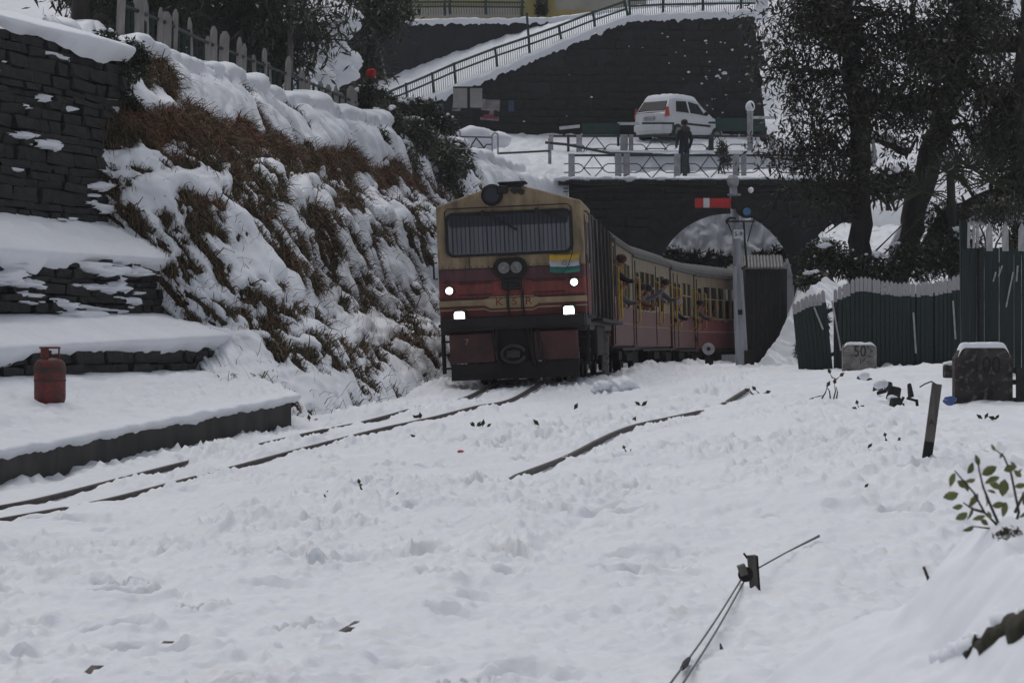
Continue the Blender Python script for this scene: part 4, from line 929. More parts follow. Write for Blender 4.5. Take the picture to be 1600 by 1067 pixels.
def rrect(cx, cz, w, h, r, n=5):
    pts = []
    for sx, sz, a0 in ((1, 1, 0), (-1, 1, 90), (-1, -1, 180), (1, -1, 270)):
        for k in range(n + 1):
            a = rad(a0 + 90 * k / n); pts.append((cx + sx * (w / 2 - r) + r * math.cos(a), cz + sz * (h / 2 - r) + r * math.sin(a)))
    return pts
fr_ = MB().prism(rrect(-.01, 2.255, 1.90, .66, .12), 'y', -.05, .02).build('windscreen_frame', M['black'], **LB)
gl = MB().prism(rrect(-.01, 2.25, 1.80, .57, .09), 'y', -.062, -.045).build('windscreen', M['screen_glass'], **LB)
attach(MB().prism(rrect(-.01, 2.45, 1.78, .17, .05), 'y', -.066, -.0605).build('sunshade', M['shade']), gl, True)
for k in range(27):
    x = -.88 + 1.74 * (k + .5) / 27; o = MB().box((x, -.075, 2.25), (.009 if k % 4 else .016, .008, .55)).build('window_bar', M['black']); attach(o, gl, True)
MB().tube([(-.95, -.06, 2.46), (-.95, -.1, 2.6), (-.9, -.1, 2.645), (.87, -.1, 2.645), (.93, -.1, 2.6), (.93, -.06, 2.46)], .011, 6).build('grab_rail', M['black'], **LB)
for a, b in (((-.38, 2.57), (.12, 2.30)), ((.42, 2.57), (.86, 2.42))):
    m = MB(); m.bar((a[0], -.10, a[1]), (b[0], -.10, b[1]), .026); m.bar((a[0] + (b[0]-a[0])*.45, -.11, a[1] + (b[1]-a[1])*.45), (b[0], -.11, b[1] - .01), .03); m.cyl((a[0], -.05, a[1]), (a[0], -.12, a[1]), .04, 10); m.build('wiper', M['black'], **LB)
m = MB(); m.prism(rrect(-.01, 1.735, .50, .30, .13), 'y', -.10, .02); hl = m.build('headlamp_housing', M['under'], bevel=.015, **LB)
for x in (-.10, .085):
    m = MB(); m.cyl((x, -.10, 1.74), (x, -.115, 1.74), .085, 20); attach(m.build('headlamp', M['reflector']), hl, True)
    m = MB(); m.cyl((x, -.12, 1.74), (x, -.135, 1.74), .03, 12); attach(m.build('bulb_cap', M['stone_post']), hl, True)
for x, z in ((-.93, 1.435), (.93, 1.485)):
    mk = MB(); mk.cyl((x, -.07, z), (x, 0.01, z), .078, 18); mo = mk.build('marker_lamp_housing', M['black'], **LB)
    m = MB(); m.cyl((x, -.07, z), (x, -.082, z), .050, 18); attach(m.build('marker_lamp', M['lamp']), mo, True)
for x, z in ((-.785, 1.045), (.84, 1.06)):
    mk = MB(); mk.box((x, -.08, z), (.21, .16, .20)); mo = mk.build('ditch_lamp_housing', M['black'], bevel=.02, **LB)
    m = MB(); m.prism(rrect(x, z, .15, .145, .035), 'y', -.172, -.158); attach(m.build('ditch_lamp', M['lamp']), mo, True)
# stripe and lettering
def zs(x): return 1.235 + 0.0 * x
m = MB(); 
m.prism([(-hw - .006, zs(0) - .035), (-.42, zs(0) - .035), (-.33, zs(0) - .085), (.30, zs(0) - .085), (.39, zs(0) - .035), (hw + .006, zs(0) - .035), (hw + .006, zs(0) + .05), (.39, zs(0) + .05), (.30, zs(0) + .085), (-.33, zs(0) + .085), (-.42, zs(0) + .05), (-hw - .006, zs(0) + .05)], 'y', -.008, .3)
m.build('cream_stripe', M['cream'], **LB)
m = MB(); m.prism([(-hw - .006, 1.135), (-.42, 1.135), (-.33, 1.10), (.30, 1.10), (.39, 1.135), (hw + .006, 1.135), (hw + .006, 1.155), (.39, 1.155), (.30, 1.12), (-.33, 1.12), (-.42, 1.155), (-hw - .006, 1.155)], 'y', -.007, .3); m.build('lower_stripe', M['cream'], **LB)
def text(name, s, size, m, parent, loc, rot=(rad(90), 0, 0), ext=.004, local=True, sx=1.0):
    c = bpy.data.curves.new(name, 'FONT'); c.body = s; c.size = size; c.extrude = ext; c.align_x = 'CENTER'; c.align_y = 'CENTER'; c.resolution_u = 3
    tmp = bpy.data.objects.new('tmp_text', c); COL.objects.link(tmp); me = bpy.data.meshes.new_from_object(tmp.evaluated_get(bpy.context.evaluated_depsgraph_get())); bpy.data.objects.remove(tmp); me.materials.clear(); me.materials.append(m)
    o = bpy.data.objects.new(name, me); COL.objects.link(o); o.location = loc; o.rotation_euler = rot; o.scale = (sx, 1, 1); attach(o, parent, local); return o
for ch, x in (('K', -.20), ('S', .03), ('R', .24)): text('letter', ch, .155, M['red_letter'], loco, (x, -.012, zs(0)), sx=1.15)
for x in (-.085, .13, .165): MB().box((x, -.012, zs(0)), (.012, .012, .17)).build('panel_joint', M['black'], **LB)
m = MB(); m.box((0, -.04, 1.50), (.30, .1, .17)); m.box((.02, -.10, 1.49), (.12, .06, .06)); m.build('coupling_box', M['black'], bevel=.02, **LB)
for x, w in ((-.55, .5), (.55, .5)):
    m = MB()
    for zz in (1.36, 1.53): m.bar((x - w / 2, -.012, zz), (x + w / 2, -.012, zz), .012)
    m.build('panel_edge', M['black'], **LB)
m = MB()
for k in range(2): m.tube([(-.06 + .22 * k, -.03, 1.42), (-.06 + .22 * k, -.035, 1.2), (-.04 + .21 * k, -.06, .95), (.0 + .2 * k, -.08, .8)], .013, 6)
m.build('hose', M['black'], **LB)
# panel seams, rivets and rust stains on the nose
for z in (1.30, 1.56, 1.745): MB().box((0, -.004, z), (2.12, .012, .010)).build('panel_seam', M['black'], **LB)
for x in (-.62, .60): MB().box((x, -.004, 1.84), (.010, .012, .19)).build('panel_seam', M['black'], **LB)
rv = MB()
for x in np.arange(-1.02, 1.03, .085):
    for z in (1.33, 1.775): rv.cyl((x, -.004, z), (x, -.012, z), .009, 6)
ro = rv.build('rivets', M['under'], **LB); ro['kind'] = 'stuff'
# flag tied to the front
fl = thing('flag', (0, 0, 0), 'small flag of yellow, white and green stripes tied to the locomotive front', 'flag'); fl.location = wmat(loco) @ Vector((.74, -.02, 1.72)); fl.rotation_euler = loco.rotation_euler
def flagstrip(z0, z1, m, nm):
    n = 14; vs = []; fs = []
    for i in range(n + 1):
        x = -.16 + .44 * i / n; sag = -.03 * math.sin(i / n * math.pi)
        for z in (z0, z1):
            for dy in (0, .006): vs.append((x + .012 * math.sin(z * 40), -.06 + dy - .014 * math.sin(i * 1.3 + z * 9), z + sag * .5))
    for i in range(n):
        b = i * 4; fs += [(b, b + 4, b + 6, b + 2), (b + 1, b + 3, b + 7, b + 5), (b + 2, b + 6, b + 7, b + 3), (b, b + 1, b + 5, b + 4)]
    return MB().add(vs, fs).build(nm, m, fl, local=True, smooth=True)
flagstrip(.10, .19, M['flag_y'], 'yellow_stripe'); flagstrip(.01, .10, M['flag_w'], 'white_stripe'); flagstrip(-.08, .01, M['flag_g'], 'green_stripe')
m = MB(); m.tube([(.06 + .032 * math.cos(a), -.082, .055 + .032 * math.sin(a)) for a in np.linspace(0, 2 * math.pi, 17)], .005, 5); m.build('wheel_emblem', M['flag_b'], fl, local=True)
m = MB(); m.tube([(.02, -.09, -.12), (.12, -.10, .02), (.18, -.09, .18), (.2, -.05, .34)], .006, 5); m.build('cord', M['black'], fl, local=True)
# roof light and horns
m = MB(); m.cyl((-.24, -.02, 2.83), (-.24, .35, 2.83), .165, 24); m.cyl((-.24, -.05, 2.83), (-.24, -.02, 2.83), .14, 24); rl = m.build('roof_lamp', M['black'], bevel=.012, **LB)
attach(MB().cyl((-.24, -.053, 2.83), (-.24, -.06, 2.83), .11, 20).build('lens', M['shade']), rl, True)
m = MB(); m.box((.04, .25, 2.93), (.34, .5, .14)); m.box((.06, .2, 3.005), (.42, .45, .03)); m.cyl((.1, -.12, 2.88), (.1, .1, 2.88), .05, 12); m.cyl((.2, -.08, 2.86), (.2, .1, 2.86), .045, 12); m.box((-.08, -.02, 2.9), (.16, .12, .12)); m.build('horn_box', M['black'], bevel=.02, **LB)
# buffer beam, coupler, steps, plough
m = MB(); m.box((0, .05, .93), (2.14, .5, .17)); m.box((0, -.05, .86), (1.98, .3, .05)); m.build('running_plate', M['under'], bevel=.012, **LB)
m = MB(); m.box((-.62, .0, .57), (.68, .16, .44)); m.build('buffer_beam', M['beam_red'], bevel=.02, **LB)
m = MB(); m.box((.62, .0, .57), (.66, .16, .44)); m.build('buffer_beam', M['beam_red'], bevel=.02, **LB)
m = MB(); m.box((0, .06, .57), (.62, .14, .5)); m.build('coupler_plate', M['under'], **LB)
m = MB(); m.cyl((0, -.05, .46), (0, -.24, .46), .07, 14); m.tube([(.17 * math.cos(a) + 0, -.22, .46 + .12 * math.sin(a)) for a in np.linspace(.3, 2 * math.pi - .3, 20)], .03, 8); m.box((0, -.26, .46), (.2, .06, .1)); m.build('coupler', M['concrete'], bevel=.008, **LB)
for x in (-.30, .22, .36):
    MB().tube([(x, -.06, .84), (x + .02, -.12, .6), (x + .06, -.14, .38), (x + .1, -.08, .28)], .024, 8).build('air_hose', M['black'], **LB)
for x in (-.25, .27): MB().box((x, -.09, .6), (.035, .05, .5)).build('bracket', M['under'], **LB)
m = MB(); m.box((0, .0, .23), (1.9, .10, .22)); m.bar((-.95, -.05, .12), (.95, -.05, .12), .05); m.build('rail_guard', M['under'], **LB)
text('painted_number', '7', .13, M['poster'], loco, (-.70, -.084, .66))
for sx in (-1, 1):
    m = MB()
    for k in range(3): m.box((sx * 1.0, .32, .28 + .2 * k), (.22, .32, .03))
    m.bar((sx * 1.09, .18, .2), (sx * 1.09, .18, .85), .03); m.bar((sx * 1.09, .46, .2), (sx * 1.09, .46, .85), .03); m.build('steps', M['under'], **LB)
m = MB(); m.tube([(-hw - .02, .06, 1.62), (-hw - .07, .04, 1.62), (-hw - .07, .04, 1.86), (-hw - .02, .06, 1.86)], .016, 6); m.build('mirror_bracket', M['black'], **LB)
# the side: door with handrails, ribs, louvres, pipes, running board
for sx in (1, -1):
    m = MB(); m.prism([(.35, .98), (1.05, .98), (1.05, 2.5), (.35, 2.5)], 'x', sx * (hw + .002), sx * (hw + .02)); dd = m.build('cab_door', loco_side, **LB)
    m = MB(); m.prism([(.45, 1.8), (.95, 1.8), (.95, 2.4), (.45, 2.4)], 'x', sx * (hw + .012), sx * (hw + .028)); attach(m.build('door_window', M['glass']), dd, True)
    m = MB(); m.prism([(1.3, 1.8), (2.2, 1.8), (2.2, 2.42), (1.3, 2.42)], 'x', sx * (hw + .002), sx * (hw + .018)); m.build('side_window', M['glass'], **LB)
    for y in ((.25, 1.15, 2.45, 9.7) if sx > 0 else (1.15, 2.45, 9.7)):
        MB().tube([(sx * (hw + .02), y, .95), (sx * (hw + .09), y, 1.0), (sx * (hw + .09), y, 2.5), (sx * (hw + .02), y, 2.55)], .017, 6).build('handrail', M['wood_dark'], **LB)
    for k in range(14):
        y = 2.7 + k * .5; m = MB(); m.box((sx * (hw - .03), y + .2, 1.75), (.05, .36, 1.35)); m.build('louvre_panel', [loco_side], **LB)
        MB().bar((sx * (hw + .0), y - .03, 1.0), (sx * (hw + .0), y - .03, 2.6), .05, .05).build('rib', [M['wood_dark'] if k % 3 == 0 else M['under']], **LB)
    MB().box((sx * 1.12, 5.6, .93), (.30, 8.4, .05)).build('running_board', M['under'], **LB)
    m = MB(); m.box((sx * .9, 5.0, .62), (.35, 3.0, .5)); m.build('fuel_tank', M['under'], bevel=.04, **LB)
for k in range(9): MB().blob((random.uniform(-.2, .9), 2.6 + k * .8, 2.86), (.10, .12, .07), k, .3, 8, 5).build('roof_vent', M['black'], **LB)
for y in (1.2, 2.6, 7.2, 8.6): pass
wheelset(loco, (1.2, 2.6, 7.2, 8.6))
for y in (1.9, 7.9):
    for sx in (-1, 1): m = MB(); m.box((sx * .72, y, .42), (.1, 2.3, .22)); m.box((sx * .74, y - .7, .4), (.16, .25, .25)); m.box((sx * .74, y + .7, .4), (.16, .25, .25)); m.build('bogie_frame', M['under'], bevel=.02, **LB)

# ------------------------------------------------------------------ carriages
CRED, CCRM = (0.21, 0.052, 0.055), (0.35, 0.27, 0.17)
coach_mats = [band_mat('carriage_paint_worn', [(0.4, (0.15, 0.052, 0.046)), (.98, (0.30, .24, .16)), (1.0, (0.165, 0.055, 0.048)), (1.36, (0.25, 0.19, 0.11)), (3.4, CCRM)], dirt_amt=.75, dirt=(.035, .03, .03), scale=4),
              band_mat('carriage_paint_red', [(0.4, (0.17, .05, .052)), (.98, (0.33, .25, .2)), (1.01, CRED), (1.36, (.28, .215, .14)), (3.4, CCRM)], dirt_amt=.6, dirt=(.05, .038, .035), scale=4)]
def carriage(pos, head, L, label, bays, doors, paint, rails, vest=.0):
    root = thing('carriage', (pos[0], pos[1], pos[2]), label, 'carriage', 'carriages of the train', rot=(0, rad(-1.5), -head)); A = dict(parent=root, local=True)
    w = 1.05; ez = 2.52
    arcp = [(w * math.cos(a), ez + .42 * math.sin(a)) for a in np.linspace(0, math.pi, 13)]
    body = MB()
    holes = [(y0, y1, 1.38, 2.25) for y0, y1 in bays]
    for sx in (-1, 1):                       # side walls: real openings for the windows
        ys = sorted({0.0, L, *[h[0] for h in holes], *[h[1] for h in holes]})
        for a, b in zip(ys[:-1], ys[1:]):
            hs = [h for h in holes if abs(h[0] - a) < 1e-6]
            for z0, z1 in (((.55, 1.38), (2.25, ez)) if hs else ((.55, ez),)):
                body.box((sx * (w - .03), (a + b) / 2, (z0 + z1) / 2), (.06, b - a, z1 - z0))
    for y in (.03, L - .03): body.prism([(-w, .55), (w, .55)] + arcp, 'y', y - .03, y + .03)
    body.build('body', paint, **A)
    MB().prism([(w * 1.045, ez)] + [(w * 1.05 * math.cos(a), ez + .45 * math.sin(a) + .01) for a in np.linspace(0.02, math.pi - .02, 15)] + [(-w * 1.045, ez)], 'y', -.06, L + .06).build('roof', M['roof_grey'], **A)
    MB().box((0, L / 2, .52), (2.0, L - .05, .12)).build('underframe', M['under'], **A)
    MB().box((0, L / 2, 1.0), (1.9, L - .2, .06)).build('floor', M['under'], **A)
    for y0, y1 in bays:
        for sx in (-1, 1):
            fr = MB(); n = 1
            fr.box((sx * (w + .005), (y0 + y1) / 2, 1.37), (.04, y1 - y0 + .04, .04)); fr.box((sx * (w + .002), (y0 + y1) / 2, 1.92), (.02, y1 - y0, .03))
            for k in range(n + 1): fr.box((sx * w, y0 + (y1 - y0) * k / n, 1.815), (.02, .04, .87))
            f = fr.build('window_frame', M['cream'], **A)
            g = MB(); g.box((sx * (w - .035), (y0 + y1) / 2, 2.085), (.012, y1 - y0, .33)); attach(g.build('pane', M['glass']), f, True)
    for y0, y1 in doors:
        for sx in (-1, 1):
            d = MB().box((sx * (w - .012), (y0 + y1) / 2, 1.5), (.05, y1 - y0, 1.85)).build('door', paint, **A)
            attach(MB().box((sx * (w + .002), (y0 + y1) / 2, 1.85), (.04, (y1 - y0) * .6, .7)).build('door_window', M['glass']), d, True)
            attach(MB().bar((sx * (w + .002), y0, .6), (sx * (w + .002), y0, 2.45), .03).build('door_edge', M['black']), d, True)
    for y in rails:
        for sx in (-1, 1): MB().tube([(sx * (w + .01), y, 1.05), (sx * (w + .10), y, 1.1), (sx * (w + .10), y, 2.05), (sx * (w + .01), y, 2.1)], .018, 6).build('handrail', M['yellow'], **A)
    for y in (-.3, L + .05): MB().box((0, y + .12, 1.6), (.9, .3, 2.0)).build('gangway', M['black'], **A)
    for y in (.0, L): MB().box((0, y, .5), (1.7, .12, .25)).build('buffer_beam', M['under'], **A)
    for sx in (-1, 1): MB().box((sx * 1.08, L / 2, .48), (.22, L * .9, .04)).build('footboard', M['under'], **A)
    wheelset(root, (1.1, L - 1.1), .32)
    for y in (1.1, L - 1.1):
        for sx in (-1, 1): MB().box((sx * .74, y, .34), (.14, 1.2, .18)).build('bogie_frame', M['under'], **A)
    MB().box((0, L / 2, .35), (1.2, 1.2, .3)).build('equipment_box', M['under'], **A)
    MB().box((0, L / 2, 1.65), (.9, L - .2, 1.2)).build('shade_liner', M['black'], **A); MB().box((0, L / 2, 2.46), (1.95, L - .2, .04)).build('ceiling', M['black'], **A)  # black box added inside as painted interior shade behind the window openings
    return root
chain = []; p = wmat(loco) @ Vector((0, 10.5, 0)); pos = np.array([p.x, p.y])
specs = [(5.6, 7.4), (9.3, 7.9), (10.2, 5.2), (18.0, 8.6)]
for i, (hd, L) in enumerate(specs):
    a = rad(hd); zr = CZ - np.interp(pos[1], [38, 48, 56, 65, 72, 80], [.645, .66, .70, .75, .78, .80]); chain.append((pos.copy(), a, L, zr)); pos = pos + np.array([math.sin(a), math.cos(a)]) * (L + .5)
car_roots = []
defs = [([(1.6, 2.6), (2.8, 3.8), (4.0, 5.0), (5.2, 6.2)], [(.35, 1.05)], coach_mats[0], (.28, 1.12, 1.3), 'first carriage behind the locomotive, with passengers leaning out'),
        ([(1.3, 2.2), (2.35, 3.25), (3.4, 4.3), (5.6, 6.5)], [(.35, 1.05), (4.6, 5.3)], coach_mats[0], (.28, .42, 4.5, 5.4, 7.5), 'second carriage of the train, pinkish red and cream with yellow door rails'),
        ([(2.4, 3.3), (3.5, 4.4)], [(.4, 1.0), (1.3, 1.9)], coach_mats[0], (.3, 1.05, 1.2, 4.7), 'third carriage of the train, with bright yellow door rails'),
        ([(1.0, 1.75), (1.85, 2.6), (2.7, 3.45), (3.55, 4.3), (4.4, 5.15), (5.3, 6.05)], [(.2, .8)], coach_mats[1], (.12, .88), 'last carriage in view, bright red below cream windows, entering the arch')]
for (pp, a, L, zr), (bays, doors, paint, rails, lab) in zip(chain, defs): car_roots.append(carriage((pp[0], pp[1], zr), a, L, lab, bays, doors, paint, rails))
# ------------------------------------------------------------------ people
def person(name, label, loc, rotz, joints, colours, group=None, hat=None, hood=None, bag=None, scale=1.0):
    """joints: dict name -> (x,y,z); one skinned surface, coloured by region; faces -y"""
    root = thing(name, loc, label, 'person', group, rot=(0, 0, rotz)); root.scale = (scale,) * 3
    J = joints; order = ['pelvis', 'belly', 'chest', 'neck', 'head0', 'head1', 'shL', 'elL', 'wrL', 'haL', 'shR', 'elR', 'wrR', 'haR', 'hiL', 'knL', 'anL', 'toL', 'hiR', 'knR', 'anR', 'toR']
    radii = dict(pelvis=.155, belly=.15, chest=.165, neck=.062, head0=.085, head1=.10, shL=.085, elL=.062, wrL=.045, haL=.045, shR=.085, elR=.062, wrR=.045, haR=.045, hiL=.105, knL=.075, anL=.055, toL=.045, hiR=.105, knR=.075, anR=.055, toR=.045)
    edges = [('pelvis', 'belly'), ('belly', 'chest'), ('chest', 'neck'), ('neck', 'head0'), ('head0', 'head1'), ('chest', 'shL'), ('shL', 'elL'), ('elL', 'wrL'), ('wrL', 'haL'), ('chest', 'shR'), ('shR', 'elR'), ('elR', 'wrR'), ('wrR', 'haR'),
             ('pelvis', 'hiL'), ('hiL', 'knL'), ('knL', 'anL'), ('anL', 'toL'), ('pelvis', 'hiR'), ('hiR', 'knR'), ('knR', 'anR'), ('anR', 'toR')]
    names = [n for n in order if n in J]; ix = {n: i for i, n in enumerate(names)}
    me = bpy.data.meshes.new('skeleton'); me.from_pydata([J[n] for n in names], [(ix[a], ix[b]) for a, b in edges if a in ix and b in ix], [])
    tmp = bpy.data.objects.new('tmp_figure', me); COL.objects.link(tmp)
    sk = tmp.modifiers.new('skin', 'SKIN'); sk.use_smooth_shade = True; sk.branch_smoothing = .6
    for i, n in enumerate(names):
        r = radii[n]; me.skin_vertices[0].data[i].radius = (r, r * (.75 if n in ('pelvis', 'belly', 'chest') else 1.0)); me.skin_vertices[0].data[i].use_root = (n == 'pelvis')
    sub = tmp.modifiers.new('sub', 'SUBSURF'); sub.levels = sub.render_levels = 1
    dg = bpy.context.evaluated_depsgraph_get(); bm_ = bpy.data.meshes.new_from_object(tmp.evaluated_get(dg)); bpy.data.objects.remove(tmp)
    coat, legs, skin = colours; reg = {'head0': 2, 'head1': 2, 'neck': 2, 'haL': 2, 'haR': 2, 'hiL': 1, 'knL': 1, 'anL': 1, 'hiR': 1, 'knR': 1, 'anR': 1, 'toL': 3, 'toR': 3}
    pts = np.array([J[n] for n in names])
    bm_.materials.clear()
    for m in (cloth(coat), cloth(legs), M['skin'], M['car_dark']): bm_.materials.append(m)
    for pgn in bm_.polygons:
        d = np.linalg.norm(pts - np.array(pgn.center), axis=1) / np.array([radii[n] for n in names]); pgn.material_index = reg.get(names[int(np.argmin(d))], 0); pgn.use_smooth = True
    o = bpy.data.objects.new('body', bm_); COL.objects.link(o); attach(o, root, True)
    h = Vector(J['head1']); h0 = Vector(J['head0']); up = (h - h0).normalized()
    fy = Vector((0, -1, 0)); c = h0 + up * .06
    MB().blob(c + fy * .10 - up * .01, (.016, .028, .025), 2, .1, 8, 6).build('nose', M['skin'], root, local=True, smooth=True)
    for sx in (-1, 1):
        MB().blob(c + Vector((sx * .10, 0, -.005)), (.014, .022, .034), 3, .1, 8, 6).build('ear', M['skin'], root, local=True, smooth=True)
        MB().blob(c + Vector((sx * .036, -.093, .022)), (.014, .010, .009), 5, 0, 8, 6).build('eye', M['hair'], root, local=True)
    MB().box(tuple(c + Vector((0, -.098, -.052))), (.045, .008, .007)).build('mouth', M['hair'], root, local=True)
    if hat: MB().blob(h + up * .015 + Vector((0, .012, 0)), (.118, .122, .10), 4, .05, 14, 9).build('cap', cloth(hat), root, local=True, smooth=True)
    else: MB().blob(h + up * .005 + Vector((0, .025, .005)), (.112, .112, .10), 6, .1, 14, 9).build('hair', M['hair'], root, local=True, smooth=True)
    if hood: MB().blob(Vector(J['neck']) + Vector((0, .07, -.02)), (.16, .12, .10), 8, .15, 14, 9).build('hood', cloth(hood), root, local=True, smooth=True)
    # fingers
    for sd in ('L', 'R'):
        if 'ha' + sd in J:
            hv = Vector(J['ha' + sd]); dv = (hv - Vector(J['wr' + sd])).normalized(); sv = dv.cross(Vector((0, 1, 0)));  sv = sv.normalized() if sv.length > .1 else Vector((1, 0, 0)); nv_ = dv.cross(sv); f = MB()
            for k, (o_, l) in enumerate(((-.03, .065), (-.01, .08), (.011, .075), (.03, .058))): a = hv + sv * o_ + dv * .02; f.tube([a, a + dv * l * .6 + nv_ * .012, a + dv * l * .9 + nv_ * .04], [.011, .010, .008], 6)
            a = hv - sv * .03 - dv * .02; f.tube([a, a - sv * .03 + dv * .03, a - sv * .035 + dv * .06], [.012, .011, .009], 6); f.build('fingers', M['skin'], root, local=True, smooth=True, fixn=False)
    return root
STAND = dict(pelvis=(0, 0, .93), belly=(0, -.01, 1.10), chest=(0, 0, 1.30), neck=(0, .01, 1.47), head0=(0, -.01, 1.55), head1=(0, -.015, 1.65), shL=(.19, 0, 1.38), elL=(.25, .03, 1.12), wrL=(.22, -.10, .93), haL=(.20, -.16, .88), shR=(-.19, 0, 1.38), elR=(-.25, .03, 1.12), wrR=(-.23, -.06, .90), haR=(-.22, -.09, .83),
             hiL=(.10, 0, .84), knL=(.11, -.02, .47), anL=(.11, .02, .09), toL=(.12, -.13, .04), hiR=(-.10, 0, .84), knR=(-.12, -.06, .47), anR=(-.13, .06, .09), toR=(-.14, -.08, .04))
x_, y_ = XP(1069, 82.4), 82.4
person('person', 'person in a dark hooded jacket and jeans walking over the bridge', (x_, y_, RZ(x_, y_) - .04), rad(205), STAND, ((.018, .02, .026), (.022, .032, .06), None), hood=(.06, .05, .045), scale=1.03)
# someone with a red umbrella-like hat behind the crest bushes
def seat_pose(dx=0.0, lean=.25, arm=None):
    j = dict(pelvis=(0, .55, .62), belly=(0, .45, .80), chest=(dx * .4, .25, 1.02), neck=(dx * .7, .12, 1.18), head0=(dx * .9, .03, 1.25), head1=(dx, -.02, 1.35), shL=(.18 + dx * .4, .22, 1.08), shR=(-.18 + dx * .4, .22, 1.08))
    j.update(arm or dict(elL=(.24, .02, .92), wrL=(.22, -.16, .92), haL=(.20, -.22, .94), elR=(-.24, .04, .92), wrR=(-.2, -.12, .86), haR=(-.18, -.18, .86)))
    j.update(hiL=(.1, .5, .55), knL=(.12, .3, .3), anL=(.12, .5, .1), toL=(.12, .38, .05), hiR=(-.1, .5, .55), knR=(-.12, .3, .3), anR=(-.12, .5, .1), toR=(-.12, .38, .05)); return j
UPARM = dict(elL=(.28, .0, 1.15), wrL=(.26, -.22, 1.30), haL=(.25, -.28, 1.36), elR=(-.24, .04, .92), wrR=(-.2, -.12, .86), haR=(-.18, -.18, .86))
def passenger(ci, y, z, rz, label, coat, legs=(.03, .03, .04), hat=None, out=.05, arm=None, sc=.95, turn=0):
    pp, a, L, zr = chain[ci]; base = Vector((pp[0], pp[1], zr)); loc = base + Matrix.Rotation(-a, 3, 'Z') @ Vector((1.05 + out, y, z))
    person('person', label, loc, -a + rad(90) + rad(turn), seat_pose(arm=arm), (coat, legs, None), 'passengers leaning out of the train', hat=hat, hood=coat, scale=sc)
passenger(0, .75, .95, 0, 'passenger in black with red cap leaning out highest, first carriage door', (.02, .02, .024), hat=(.05, .014, .014), out=.06, turn=-35)
passenger(0, 2.2, .55, 0, 'passenger in patterned grey leaning from a front window of the first carriage', (.16, .15, .16), out=.05, turn=-30)
passenger(1, .75, .62, 0, 'passenger in orange leaning out at the front of the second carriage', (.20, .08, .035), out=.05, turn=-30)
passenger(1, 2.0, .62, 0, 'passenger in lilac reaching an arm out of the second carriage window', (.15, .13, .17), out=.05, arm=UPARM, turn=-25)
passenger(1, 4.9, .82, 0, 'passenger in blue grey standing out of the second carriage rear door', (.10, .12, .15), out=.15, turn=-30)
passenger(2, .7, .45, 0, 'passenger in dark clothes and white cap low at the front of the third carriage', (.02, .022, .04), hat=(.3, .3, .3), out=.04, turn=-30)
passenger(2, 4.95, .50, 0, 'passenger in grey brown at the rear end of the third carriage', (.10, .085, .075), out=.15, turn=-40)
passenger(3, .5, .50, 0, 'passenger in rust red in the doorway of the bright red carriage', (.20, .06, .04), out=.05, turn=-40)
passenger(3, 2.2, .45, 0, 'passenger in black behind the first windows of the bright red carriage', (.02, .02, .024), out=-.25, turn=-20)
passenger(3, 3.1, .45, 0, 'passenger in orange cap behind the windows of the bright red carriage', (.03, .03, .03), hat=(.25, .09, .04), out=-.22, turn=-20)

